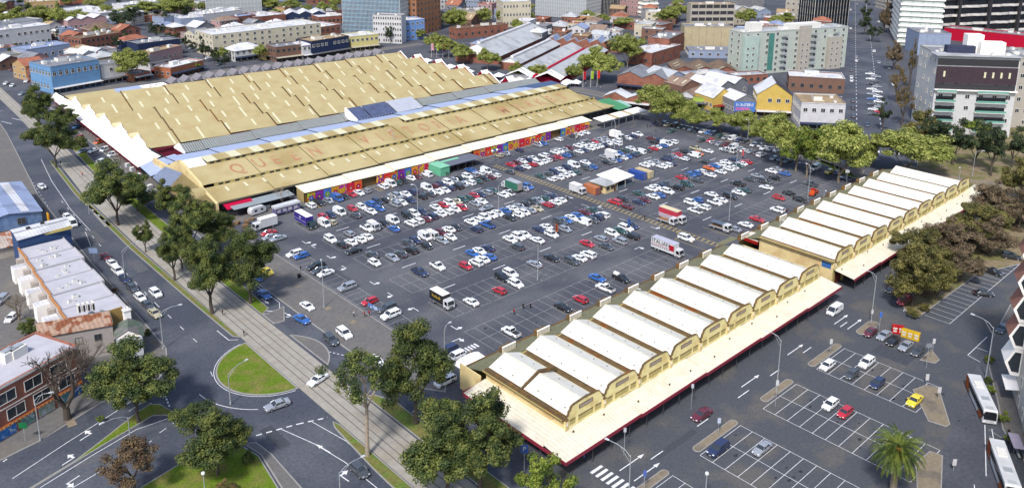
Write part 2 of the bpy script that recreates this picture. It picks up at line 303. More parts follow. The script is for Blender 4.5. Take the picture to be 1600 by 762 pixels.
('office_building','pale glazed tower block at the top left of the glass tower',284.9,693.7,45.2,-26.3,20.0,24.9,'bandgrey','roofgrey','flat','7','8'),
('house_row','brick workshop row right of the modern block',299.2,637.3,12.8,8.2,14.0,5.5,'brick','roofwhite','flat','1','3'),
('brick_building','red brick hall beyond the red factory',342.0,607.7,26.3,8.2,14.0,6.2,'brick','roofgrey','flat','1','5'),
('office_building','grey office beyond the pale trees at top',377.3,746.0,46.5,-22.4,18.0,11.3,'bluegrey','roofgrey','flat','3','9'),
('town_building','long cream terrace right of the painted blue building',407.0,523.4,20.8,-14.0,14.0,10.1,'cream','rooflight','flat','2','6'),
('house_row','brown brick stalls beside the far banner flags',371.2,463.9,44.5,-9.6,10.0,7.3,'brick','roofbrown','flat','1','8'),
('office_building','grey slab beyond the green apartments top',671.0,424.0,31.7,-17.5,20.0,33.8,'grey','roofgrey','flat','8','6'),
('office_building','pale office at the far end of the wide street',824.6,388.9,28.8,-25.1,20.0,16.1,'concrete','roofgrey','flat','6','6'),
('office_building','navy glass block beside the far street end',779.3,334.6,12.0,-39.5,20.0,40.3,'glassdark','roofgrey','flat','12','4')]
FILL=[('house','pale metal roofed hipped house near the small orange brick building behind the blue',142.2,504.3,11.0,12,11.9,9,'tan','rooflight','hip',2,3),
('house','pale blue roofed hipped house near the pale hall roofs with brick wall',355.0,413.4,11.6,26,10.0,5,'pink','roofblue','hip',1,2),
('house','terracotta roofed gabled house near the faded pink two storey shop left',102.8,523.6,14.9,-78,11.0,8,'tan','roofterra','gable',2,3),
('house','rusty roofed flat house near the pale hall roofs with brick wall',430.7,394.7,12.0,-64,12.3,6.5,'white','roofrust','flat',1,4),
('house','pale metal roofed flat house near the blank beige concrete block below the open',507.5,276.9,15.9,-64,13.2,4,'pink','rooflight','flat',1,4),
('house','white roofed gabled house near the faded pink two storey shop left',101.2,548.7,13.3,12,9.4,5,'brown','roofwhite','gable',1,3),
('house','pink walled pale metal roofed flat house near the blank beige concrete block below the open',507.3,314.2,10.9,26,12.4,4,'pink','rooflight','flat',1,4),
('house','grey roofed flat house near the blank beige concrete block below the open',524.8,292.7,11.5,26,9.0,5,'tan','roofgrey','flat',1,4),
('house','terracotta roofed gabled house near the small orange brick building behind the blue',106.1,508.8,14.1,-78,9.9,6.5,'brick','roofterra','gable',1,2),
('house','rusty roofed hipped house near the blank beige concrete block below the open',545.1,292.7,14.4,26,12.6,5,'cream','roofrust','hip',1,2),
('house','pale blue roofed flat house near the pale hall roofs with brick wall',358.6,396.4,14.0,26,12.4,9,'bluegrey','roofblue','flat',2,2),
('house','rusty roofed flat house near the low brick shops beside the dark alley',448.1,376.0,10.0,26,12.3,8,'white','roofrust','flat',2,3),
('house','pale metal roofed flat house near the flat roofed red brick building with plant',472.7,376.3,15.4,-64,10.6,8,'brown','rooflight','flat',2,2),
('house','pale metal roofed gabled house near the low brick shops beside the dark alley',431.5,372.5,10.8,26,11.9,8,'white','rooflight','gable',2,4),
('house','white roofed hipped house near the pale hall roofs with brick wall',396.0,414.4,10.1,-64,12.5,9,'grey','roofwhite','hip',2,4),
('house','terracotta roofed hipped house near the wide grey roofed block right under',486.6,294.3,10.6,26,12.6,6.5,'white','roofterra','hip',1,3),
('house','terracotta roofed hipped house near the glass fronted office with pale horizontal spandrels',563.5,297.6,13.7,26,13.8,8,'white','roofterra','hip',2,4),
('house','grey roofed gabled house near the brick workshop with pale metal roof',275.4,587.1,11.3,12,11.7,6.5,'grey','roofgrey','gable',1,2),
('house','tan roofed flat house near the pale concrete multi level car park',544.7,332.8,12.4,26,11.6,4,'brick','rooftan','flat',1,4),
('house','pale blue roofed hipped house near the terracotta brick house with bright orange gable',220.9,625.3,14.5,12,9.7,5,'brown','roofblue','hip',1,3),
('house','pale blue roofed gabled house near the pale hall roofs with brick wall',434.8,413.0,12.5,-64,12.6,8,'white','roofblue','gable',2,3),
('house','grey roofed flat house near the pale blue grey shed roofed building',105.1,567.7,13.7,12,12.7,5,'cream','roofgrey','flat',1,4),
('house','white roofed flat house near the blank beige concrete block below the open',505.1,295.7,15.9,-64,12.6,8,'bluegrey','roofwhite','flat',2,4),
('house','tan roofed flat house near the pale hall roofs with brick wall',411.7,373.0,10.5,26,11.6,9,'brown','rooftan','flat',2,2),
('house','pale blue roofed gabled house near the pale concrete multi level car park',564.6,335.0,10.4,26,11.9,4,'cream','roofblue','gable',1,2),
('house','white roofed flat house near the flat roofed red brick building with plant',487.0,433.8,16.4,26,12.7,9,'tan','roofwhite','flat',2,2),
('house','pale blue roofed flat house near the brick workshop with pale metal roof',274.4,608.9,16.4,12,10.8,9,'brick','roofblue','flat',2,3),
('house','terracotta roofed flat house near the flat roofed red brick building with plant',472.6,434.9,15.1,26,12.2,8,'brick','roofterra','flat',2,4),
('house','pale blue roofed hipped house near the flat roofed red brick building with plant',544.5,417.5,14.7,-64,11.3,6.5,'brown','roofblue','hip',1,2),
('house','terracotta roofed flat house near the pale hall roofs with brick wall',412.7,394.3,10.6,26,9.6,9,'brown','roofterra','flat',2,3),
('house','white roofed hipped house near the long red brick factory with wide white',295.5,569.0,11.5,12,11.7,5,'grey','roofwhite','hip',1,2),
('house','terracotta roofed flat house near the plain pale beige blank tower between glass',393.1,572.7,10.2,26,13.7,8,'bluegrey','roofterra','flat',2,4),
('house','white roofed gabled house near the small pale hall between the concrete deck',584.2,336.1,10.8,26,10.6,4,'pink','roofwhite','gable',1,2),
('house','grey roofed gabled house near the pale row beside the modern block',216.5,568.2,12.8,-78,12.4,8,'cream','roofgrey','gable',2,4),
('house','pale metal roofed flat house near the ornate white Victorian building with rows',449.7,457.1,12.2,-64,10.2,4,'pink','rooflight','flat',1,2),
('house','cream walled terracotta roofed flat house near the pale hall roofs with brick wall',449.5,415.6,12.9,26,9.4,9,'cream','roofterra','flat',2,4),
('house','tan roofed hipped house near the pale walled yard buildings beside the navy',141.3,548.9,14.4,12,11.1,6.5,'brick','rooftan','hip',1,2),
('house','terracotta roofed flat house near the cream classical terrace behind bare plane trees',467.0,517.4,11.8,26,9.7,8,'bluegrey','roofterra','flat',2,2),
('house','white roofed flat house near the white and green striped tower',547.9,432.6,12.4,-64,12.8,8,'cream','roofwhite','flat',2,2),
('house','pale blue roofed flat house near the blank beige concrete block below the open',525.1,316.1,12.1,26,13.9,9,'white','roofblue','flat',2,4),
('house','terracotta roofed flat house near the blank beige concrete block below the open',525.1,276.7,10.4,26,14.0,6.5,'tan','roofterra','flat',1,3),
('house','rusty roofed gabled house near the pale hall roofs with brick wall',451.5,393.4,14.8,26,11.4,6.5,'white','roofrust','gable',1,4),
('house','white roofed flat house near the long red brick factory with wide white',276.7,568.8,13.8,-78,12.2,6.5,'pink','roofwhite','flat',1,2),
('house','terracotta roofed flat house near the pale blue grey shed roofed building',105.7,586.1,15.0,12,11.3,6.5,'bluegrey','roofterra','flat',1,2),
('house','grey roofed flat house near the pale hall roofs with brick wall',434.1,434.8,13.3,26,13.2,6.5,'grey','roofgrey','flat',1,4),
('house','pale metal roofed flat house near the glass fronted office with pale horizontal spandrels',605.3,335.2,12.9,26,9.3,9,'brick','rooflight','flat',2,4),
('house','pale blue roofed gabled house near the long cream terrace right of the painted',432.5,552.5,14.4,-64,11.4,5,'brick','roofblue','gable',1,2),
('house','rusty roofed hipped house near the pale row beside the modern block',257.5,603.9,16.4,12,10.6,8,'pink','roofrust','hip',2,3),
('house','pale metal roofed flat house near the banded grey and white curtain wall office',490.2,473.0,16.8,-64,12.2,4,'brown','rooflight','flat',1,3),
('house','grey roofed flat house near the banded grey and white curtain wall office',490.3,534.7,12.5,26,9.0,6.5,'bluegrey','roofgrey','flat',1,3),
('house','pale metal roofed hipped house near the flat roofed red brick building with plant',467.9,393.3,14.2,26,10.0,4,'pink','rooflight','hip',1,3),
('house','white roofed hipped house near the tan roofed low building between dark trees',220.2,685.1,11.7,12,13.9,9,'grey','roofwhite','hip',2,4),
('house','terracotta roofed hipped house near the white and green striped tower',565.4,436.6,12.6,26,11.8,9,'grey','roofterra','hip',2,3),
('house','white roofed hipped house near the pale row beside the modern block',258.5,586.5,13.9,12,12.4,5,'white','roofwhite','hip',1,3),
('house','white roofed hipped house near the brick workshop with pale metal roof',291.3,583.1,12.6,12,12.5,5,'pink','roofwhite','hip',1,2),
('house','terracotta roofed flat house near the ornate white Victorian building with rows',470.3,472.7,15.6,26,11.7,4,'brick','roofterra','flat',1,4),
('house','brick walled white roofed hipped house near the pale row beside the modern block',217.7,606.7,10.9,-78,9.9,8,'brick','roofwhite','hip',2,4),
('house','rusty roofed gabled house near the banded grey and white curtain wall office',526.7,452.0,11.5,-64,12.8,5,'brick','roofrust','gable',1,2),
('house','pale blue roofed hipped house near the pale concrete multi level car park',563.4,316.6,13.3,26,9.5,9,'tan','roofblue','hip',2,2),
('house','rusty roofed hipped house near the flat roofed red brick building with plant',468.4,415.4,15.9,26,10.0,9,'white','roofrust','hip',2,2),
('house','grey walled pale metal roofed flat house near the blank beige concrete block below the open',526.8,334.0,11.4,26,12.5,6.5,'grey','rooflight','flat',1,3),
('house','rusty roofed hipped house near the red brick hall beyond the red factory',393.9,613.8,16.0,26,10.2,8,'white','roofrust','hip',2,4),
('house','tan roofed flat house near the long cream terrace right of the painted',412.8,554.1,16.0,-64,11.6,5,'pink','rooftan','flat',1,2),
('house','terracotta roofed flat house near the tan roofed low building between dark trees',258.4,684.0,15.0,12,12.8,8,'pink','roofterra','flat',2,4),
('house','pale metal roofed hipped house near the pale hall roofs with brick wall',451.8,432.3,15.2,26,13.8,5,'brown','rooflight','hip',1,2),
('house','rusty roofed flat house near the pale concrete multi level car park',548.0,315.4,14.7,26,11.4,9,'pink','roofrust','flat',2,3),
('house','brown walled white roofed gabled house near the white office with black square windows',431.1,594.7,11.3,26,9.9,8,'brown','roofwhite','gable',2,3),
('house','tan roofed gabled house near the cream classical terrace behind bare plane trees',412.7,496.6,16.4,26,12.4,6.5,'brown','rooftan','gable',1,4),
('house','white roofed flat house near the pale hall roofs with brick wall',434.3,453.6,16.1,26,12.1,8,'white','roofwhite','flat',2,2),
('house','cream walled pale metal roofed flat house near the flat roofed red brick building with plant',486.7,377.8,15.1,26,13.3,9,'cream','rooflight','flat',2,3),
('house','white roofed gabled house near the pale row beside the modern block',239.1,603.3,15.9,12,13.9,5,'grey','roofwhite','gable',1,3),
('house','white roofed flat house near the small pale hall between the concrete deck',602.0,355.5,15.2,-64,12.5,6.5,'brick','roofwhite','flat',1,2),
('house','white roofed hipped house near the glass fronted office with pale horizontal spandrels',624.6,355.8,12.4,-64,11.6,6.5,'white','roofwhite','hip',1,3),
('house','terracotta roofed flat house near the white office with black square windows',468.9,555.3,13.4,-64,10.6,9,'pink','roofterra','flat',2,3),
('house','tan roofed gabled house near the white roofed sheds behind the first office',158.1,683.5,15.2,12,12.1,4,'white','rooftan','gable',1,2),
('house','white roofed flat house near the tan roofed low building between dark trees',257.4,705.9,13.4,12,9.9,8,'white','roofwhite','flat',2,3),
('house','tan roofed gabled house near the grey office slab with triangular window pattern',643.6,356.4,11.4,26,10.3,6.5,'white','rooftan','gable',1,2),
('house','pale metal roofed flat house near the plain pale beige blank tower between glass',373.9,573.5,11.9,-64,13.4,9,'white','rooflight','flat',2,2),
('house','tan roofed gabled house near the dusty pink tower with narrow windows',546.5,454.6,11.3,26,12.7,8,'brown','rooftan','gable',2,4),
('house','terracotta roofed gabled house near the white office with black square windows',448.6,556.5,15.7,26,12.9,9,'grey','roofterra','gable',2,2),
('house','terracotta roofed flat house near the glass fronted office with pale horizontal spandrels',581.2,316.1,16.5,26,13.6,6.5,'bluegrey','roofterra','flat',1,3),
('house','white roofed flat house near the white office with black square windows',487.8,575.3,11.3,26,14.0,9,'bluegrey','roofwhite','flat',2,4),
('house','terracotta roofed hipped house near the flat roofed red brick building with plant',526.6,436.2,12.6,26,13.2,5,'white','roofterra','hip',1,2),
('house','white roofed gabled house near the white office with black square windows',507.8,572.6,12.7,26,11.7,8,'white','roofwhite','gable',2,4),
('house','terracotta roofed hipped house near the red brick hall beyond the red factory',396.8,596.2,15.8,-64,9.8,9,'pink','roofterra','hip',2,2),
('house','tan roofed flat house near the white office with black square windows',526.7,572.6,11.0,-64,13.3,8,'cream','rooftan','flat',2,4),
('house','terracotta roofed gabled house near the plain pale beige blank tower between glass',358.0,552.6,12.6,26,12.9,5,'brick','roofterra','gable',1,3),
('house','rusty roofed flat house near the brick workshop row right of the modern',335.6,652.3,10.0,26,9.9,6.5,'tan','roofrust','flat',1,3),
('house','pale metal roofed flat house near the pale glazed tower block at the top',293.3,725.5,13.7,12,9.2,8,'white','rooflight','flat',2,3),
('house','terracotta roofed flat house near the white and green striped tower',600.5,435.0,12.1,26,11.5,9,'bluegrey','roofterra','flat',2,4),
('house','white roofed gabled house near the white walled office wing near the top',144.7,747.5,15.1,12,11.4,5,'bluegrey','roofwhite','gable',1,2),
('house','pale metal roofed hipped house near the ornate white Victorian building with rows',469.7,454.4,12.1,-64,12.1,9,'brick','rooflight','hip',2,4),
('house','brick walled terracotta roofed hipped house near the glass fronted office with pale horizontal spandrels',602.6,313.1,12.9,-64,11.8,9,'brick','roofterra','hip',2,2),
('house','white roofed hipped house near the brown brick terrace beyond the flat dark',158.1,664.8,12.1,-78,12.6,4,'cream','roofwhite','hip',1,2),
('house','terracotta roofed flat house near the low white walled houses between the lime',433.1,652.9,11.1,26,9.6,4,'brown','roofterra','flat',1,2),
('house','rusty roofed flat house near the white walled office wing near the top',125.7,685.6,12.5,12,13.3,5,'white','roofrust','flat',1,4),
('house','pale blue roofed flat house near the ornate white Victorian building with rows',489.5,456.4,13.9,-64,10.6,6.5,'cream','roofblue','flat',1,3),
('house','terracotta roofed hipped house near the near black glass office tower',563.1,553.8,13.9,26,10.2,8,'tan','roofterra','hip',2,4),
('house','tan roofed gabled house near the banded grey and white curtain wall office',507.4,533.0,11.9,26,13.5,5,'white','rooftan','gable',1,4),
('house','pale blue roofed hipped house near the ornate white Victorian building with rows',471.4,495.5,11.0,26,11.0,9,'white','roofblue','hip',2,3)]
TREES=[(70.8,115.6,25.0,6.4,'slim','tall slender gum tree with bare pale trunk beside the tram tracks'),
(83.1,117.4,22.3,7.2,'gum','large olive gum tree right of the slender gum by the tram tracks'),
(75.2,97.3,17.8,8.1,'gum','big bushy gum tree at the bottom edge left of the shed corner'),
(79.7,93.9,19.9,7.5,'gum','darker bushy gum tree touching the shed canopy corner'),
(84.9,83.4,11.6,4.9,'lime2','young yellow green tree under the canopy tip at the bottom edge'),
(48.1,128.9,14.7,7.2,'gum','round dark gum tree on the lawn at the lower left'),
(35.3,132.6,11.5,4.7,'red','small reddish brown tree beside the angled road'),
(43.1,153.9,17.3,8.1,'gum','wide dark tree on the tip of the grass median'),
(72.0,186.6,21.6,6.0,'gum','upright dark gum left of the tram reserve above the roundabout'),
(72.1,211.0,15.7,4.1,'gum','small dark gum between the road and the tram reserve'),
(81.4,185.4,20.1,6.7,'gum','dark gum on the right tram verge beside the car park corner'),
(72.9,234.6,10.0,2.7,'gum','smallest street tree standing beside the tram stop path'),
(73.8,260.8,21.3,9.6,'gum','widest dark gum beside the left road at the street corner'),
(82.5,269.1,8.8,6.2,'gum','shaded gum filling the gap right of the widest roadside gum'),
(86.1,249.9,15.1,5.3,'gum','olive gum below the corner of the long tan roof'),
(81.2,220.9,20.1,6.8,'gum','tall gum in the middle of the clump near the market corner'),
(89.3,221.2,11.8,5.7,'gum','gum at the right side of the clump near the car park corner'),
(76.4,216.7,12.3,4.9,'gum','brownish gum at the bottom of the tree clump'),
(75.4,334.9,20.4,9.3,'gum','spreading gum beside the left road with thin trunk'),
(83.4,390.5,21.4,6.0,'gum','dark gum at the top of the tram reserve by the blue pub'),
(88.3,347.1,6.9,3.3,'gum','little round tree on the left verge beside parked cars'),
(92.0,387.0,11.4,6.9,'gum','dark tree beside the white roof edge at the far left'),
(148.3,469.1,19.2,9.4,'lime','large pale green street tree in front of the white shop'),
(184.6,474.3,6.1,4.1,'lime','small pale green tree by the orange shopfront'),
(146.7,717.2,17.1,10.7,'lime','leftmost pale green tree at the top edge'),
(159.3,702.5,18.4,10.6,'lime','second pale green tree at the top left'),
(171.7,692.2,16.5,9.7,'lime','third pale green tree at the top left'),
(189.1,702.8,13.0,8.5,'lime','fourth pale green tree at the top left beside the school'),
(117.2,589.0,8.1,4.8,'dark','round dark tree beside the far left white office'),
(128.2,585.3,9.0,5.7,'dark','flat dark tree behind the blue pub roof'),
(188.3,596.4,8.9,4.8,'dark','dark tree left of the terracotta chapel house'),
(201.8,650.8,18.2,10.5,'dark2','large dark tree mass left of the tan roofed low building'),
(217.7,670.3,16.9,7.4,'dark2','dark tree right behind the brick warehouse'),
(236.4,654.7,14.0,5.5,'dark','dark tree beside the orange roofed shed'),
(262.3,678.0,13.6,5.7,'dark','isolated dark tree before the glass tower street'),
(209.0,599.7,13.7,6.3,'dark','dark tree between warehouse and side street'),
(212.2,576.2,10.3,5.3,'dark','dark tree in the side street row nearest the chapel'),
(210.4,551.5,8.6,3.8,'dark','second dark tree in the side street row'),
(208.7,534.5,8.4,3.3,'dark','third small dark tree in the side street row'),
(200.3,496.3,16.6,4.7,'dark','dark tree against the beige apartment block'),
(201.7,484.6,11.7,3.5,'dark','lower dark tree against the beige apartment block'),
(201.4,469.6,10.7,4.5,'dark','last dark tree in the row beside the white corner pub'),
(238.0,707.7,15.8,15.8,'lime','broad pale green tree behind the low tan shed'),
(257.9,691.1,17.9,13.2,'lime','pale green tree behind the isolated dark tree'),
(161.5,639.8,10.9,1.8,'poplar','thin dark poplar beside the pale blue cottage'),
(153.5,632.6,12.5,1.8,'poplar','left thin poplar of the pair by the cottage'),
(333.3,679.4,13.4,10.0,'lime','pale green tree at the top by the brick workshop'),
(349.1,666.3,11.2,9.5,'lime','second pale green tree at the top behind the navy warehouse'),
(360.3,625.8,13.1,9.8,'lime','yellow green tree left of the glass tower'),
(325.7,480.1,14.4,5.3,'dark','dark round tree on the corner below the glass tower podium'),
(227.5,478.4,10.4,4.3,'lime','small green street tree by the yellow fronted shop'),
(246.2,473.5,6.5,2.8,'lime','tiny street tree in front of the brown brick shop'),
(351.3,479.6,7.4,3.7,'lime','thin tree in front of the bright blue building'),
(325.1,429.4,13.5,5.8,'lime','first pale green tree in the market street row'),
(323.5,413.2,13.2,6.5,'lime','second pale green tree in the market street row'),
(385.3,480.9,20.1,9.0,'lime','tall fresh green tree behind the market street row'),
(318.0,390.3,12.0,6.7,'lime','third pale green tree in the market street row'),
(316.7,365.9,13.8,7.2,'lime','fourth pale green tree in the market street row'),
(429.5,501.8,14.3,6.1,'lime','pale tree before the cream terrace'),
(441.7,491.6,13.3,6.1,'lime','pale tree beside the ornate white building'),
(312.9,336.2,10.3,4.3,'lime','pale green tree beside the white market canopy'),
(319.3,326.3,9.5,5.0,'lime','pale green tree left of the tall flags'),
(329.8,308.5,10.8,4.9,'lime','pale green tree right of the tall flags'),
(342.8,301.7,20.3,11.0,'lime','big pale green tree beside the two roof hall'),
(387.3,318.0,20.8,10.0,'lime','large pale green tree at the end of the market street'),
(445.8,339.1,11.3,5.6,'lime','small green tree near the far street corner'),
(496.5,445.8,12.4,13.3,'lime','pale green tree in front of the black glass block'),
(506.0,420.4,8.1,10.1,'lime','low pale tree left of the flat brick building'),
(531.7,398.8,17.2,9.6,'lime','pale green tree right of the flat brick building'),
(567.9,413.8,18.1,9.0,'lime','green tree beneath the top edge near the concrete deck'),
(295.3,222.2,18.7,11.2,'lime','large pale green tree at the corner by the brick arcade'),
(299.2,206.2,11.7,6.8,'lime','pale tree right of the large arcade corner tree'),
(305.1,196.9,11.6,7.3,'lime','pale tree in front of the lime green shop'),
(306.8,187.4,12.0,6.0,'lime','smaller pale tree before the yellow gabled shop'),
(580.5,357.9,15.3,8.1,'lime','pale green tree above the green apartments'),
(597.0,335.5,14.2,10.0,'lime','pale tree left of the grey office slab'),
(298.8,171.9,13.1,5.8,'lime','pale green tree between the small shop trees and white shop'),
(281.5,147.6,18.1,5.7,'lime2','softer green tree tucked between two large kerb trees'),
(304.7,133.3,14.5,5.6,'lime','pale green tree beside the wide street crossing corner'),
(298.6,213.7,14.7,6.5,'lime','pale tree filling the gap beside the arcade corner tree'),
(284.3,155.4,20.5,9.1,'lime','large pale green tree before the white painted shop'),
(277.7,141.2,21.5,6.5,'lime2','mid green tree on the grass at the car park exit'),
(281.9,130.9,22.9,10.6,'lime','broad pale green tree beside the far car park gate'),
(310.0,118.6,18.0,13.3,'lime','wide yellow green tree behind the far end of the second shed'),
(668.4,302.0,20.9,4.7,'dark','uppermost dark tree in the wide street median'),
(619.3,280.0,17.0,5.3,'dark','second dark tree in the wide street median'),
(592.4,261.6,13.9,5.5,'dark','third dark tree in the wide street median'),
(362.3,151.0,15.5,3.4,'dark','dark tree at the near end of the wide street median'),
(640.0,274.6,25.6,4.4,'mauve','reddish bare tree on the far right footpath'),
(502.3,206.8,18.7,5.4,'mauve','reddish bare tree beside the slim white tower'),
(421.5,170.4,19.9,4.8,'bronze','bronze leafed bare tree on the right footpath'),
(378.7,149.5,19.7,4.9,'bronze','bronze leafed tree below the white apartments'),
(456.3,178.5,28.1,2.7,'bronze','tall narrow bronze tree beside the slim tower'),
(348.6,128.3,17.5,6.6,'olive','dark olive tree at the left end of the park row'),
(336.7,118.1,18.9,6.0,'dark','dark pine like tree in the park beyond the shed'),
(334.8,111.1,20.1,6.9,'dark','tall dark tree in the park with a visible trunk'),
(337.8,104.3,18.9,6.3,'dark','dark park tree right of the sloping path'),
(331.8,96.4,22.3,5.4,'dark','dark park tree with a lamp post before it'),
(348.7,94.7,17.9,6.1,'dark','dark tree at the right edge before the grey apartments'),
(371.7,116.6,11.2,6.7,'lime2','mid green tree against the white apartment base'),
(305.8,79.4,18.1,6.4,'olive','olive tree at the right edge above the dark mass'),
(283.2,80.3,13.7,7.3,'mauve','purplish bare tree beside the second shed end'),
(280.8,71.8,14.8,5.9,'mauve','purplish bare tree at the right edge'),
(257.0,76.6,13.9,7.4,'olive','olive tree in the dark belt beside the second shed'),
(241.7,78.1,12.7,7.1,'mauve','mauve tinged tree in the middle of the dark belt'),
(253.1,70.9,11.9,6.4,'mauve','brown leafless tree in the belt near the right edge'),
(227.5,79.5,12.7,6.8,'olive','olive tree in the belt beside the red shed fascia'),
(204.6,72.6,18.2,6.7,'olive','large olive tree at the end of the belt above the red car'),
(212.7,70.0,13.3,5.7,'olive2','lower olive tree at the front right of the belt'),
(229.2,70.1,10.2,5.1,'mauve','brownish tree at the right side of the belt above the stalls'),
(395.4,519.2,9.5,5.5,'olive','olive tree near the long cream terrace right of the painted blue'),
(586.3,678.8,7.7,5.2,'lime','pale green tree near the white office with black square windows and grey'),
(504.5,735.0,10.2,4.9,'olive','olive tree near the low white walled houses between the lime trees'),
(376.8,797.8,9.8,3.4,'lime','pale green tree near the grey office beyond the pale trees at top'),
(607.0,623.9,7.4,4.2,'dark','dark green tree near the wide black glass block behind the lime street'),
(579.7,519.9,7.0,3.5,'lime','pale green tree near the wide black glass block behind the lime street'),
(466.6,485.2,9.7,3.2,'lime','pale green tree near the ornate white Victorian building with rows of arched'),
(420.5,580.2,11.9,3.6,'olive','olive tree near the white office with black square windows and grey'),
(289.6,866.7,10.9,3.6,'lime','pale green tree near the brick works with tan roof behind the white'),
(461.0,752.7,7.9,4.8,'dark','dark green tree near the grey office beyond the pale trees at top'),
(354.9,783.9,8.1,5.4,'olive','olive tree near the grey office beyond the pale trees at top'),
(267.3,808.6,9.0,3.1,'lime','pale green tree near the white low clinic behind the school'),
(180.7,858.3,9.1,5.4,'dark','dark green tree near the red brick houses at the top left corner'),
(416.8,357.6,11.2,3.8,'dark','dark green tree near the low brick shops beside the dark alley'),
(158.1,815.3,9.5,3.2,'lime','pale green tree near the red brick houses at the top left corner'),
(495.6,601.7,11.8,4.8,'dark','dark green tree near the white office with black square windows and grey'),
(563.9,517.4,9.7,3.9,'olive','olive tree near the near black glass office tower at the top'),
(462.3,427.8,10.1,4.8,'lime','pale green tree near the pale hall roofs with brick wall'),
(402.5,542.7,8.9,5.0,'dark','dark green tree near the plain pale beige blank tower between glass tower'),
(344.7,724.5,7.4,4.4,'lime','pale green tree near the pale glazed tower block at the top left'),
(453.0,691.5,10.7,3.0,'dark','dark green tree near the low white walled houses between the lime trees'),
(410.8,656.0,8.8,5.0,'lime','pale green tree near the low white walled houses between the lime trees'),
(121.4,601.9,7.1,4.8,'olive','olive tree near the pale blue grey shed roofed building'),
(280.7,841.7,8.0,5.5,'olive','olive tree near the brick works with tan roof behind the white'),
(637.9,465.6,8.0,5.4,'lime','pale green tree near the white and green striped tower at the top'),
(185.9,605.5,8.0,4.2,'lime','pale green tree near the terracotta brick house with bright orange gable'),
(248.1,799.7,8.8,3.0,'dark','dark green tree near the white low clinic behind the school'),
(481.6,536.0,11.2,4.2,'dark','dark green tree near the cream classical terrace behind bare plane trees'),
(263.2,776.9,9.0,3.2,'olive','olive tree near the white low clinic behind the school'),
(501.4,523.6,10.9,4.2,'lime','pale green tree near the banded grey and white curtain wall office building'),
(225.3,713.8,8.2,5.0,'dark','dark green tree near the tan roofed low building between dark trees'),
(326.5,652.2,7.3,4.8,'lime','pale green tree near the brick workshop row right of the modern block'),
(535.5,539.6,8.4,5.1,'dark','dark green tree near the banded grey and white curtain wall office building'),
(621.3,388.0,11.7,3.6,'olive','olive tree near the pale sheds behind the lime tree above'),
(388.6,624.2,11.6,4.6,'dark','dark green tree near the red brick hall beyond the red factory'),
(386.4,655.8,10.7,5.3,'lime','pale green tree near the red brick hall beyond the red factory'),
(426.3,457.5,10.1,5.2,'lime','pale green tree near the brown brick stalls beside the far banner flags'),
(245.6,878.8,10.6,3.6,'dark','dark green tree near the brick works with tan roof behind the white'),
(528.7,309.1,8.5,3.5,'dark','dark green tree near the blank beige concrete block below the open car'),
(616.7,630.9,8.4,4.8,'olive','olive tree near the wide black glass block behind the lime street'),
(209.0,491.8,9.8,4.4,'lime','pale green tree near the ornate white corner pub with arched upper windows'),
(486.3,464.3,8.6,4.3,'dark','dark green tree near the ornate white Victorian building with rows of arched'),
(174.1,801.9,10.0,4.7,'dark','dark green tree near the wide tan roofed warehouse at the top left'),
(414.9,349.1,8.2,3.0,'dark','dark green tree near the flat pale roofed laneway block left'),
(217.4,702.5,8.2,3.8,'dark','dark green tree near the pale blue roofed sheds right of the terrace'),
(147.3,768.0,11.2,4.5,'olive','olive tree near the white walled office wing near the top left'),
(177.2,626.4,10.5,3.1,'lime','pale green tree near the terracotta house with brown hipped roof'),
(172.6,568.8,11.6,3.6,'dark','dark green tree near the terracotta houses beside the orange brick warehouse'),
(345.5,445.0,7.6,4.4,'lime','pale green tree near the white podium with scattered black slit windows')]
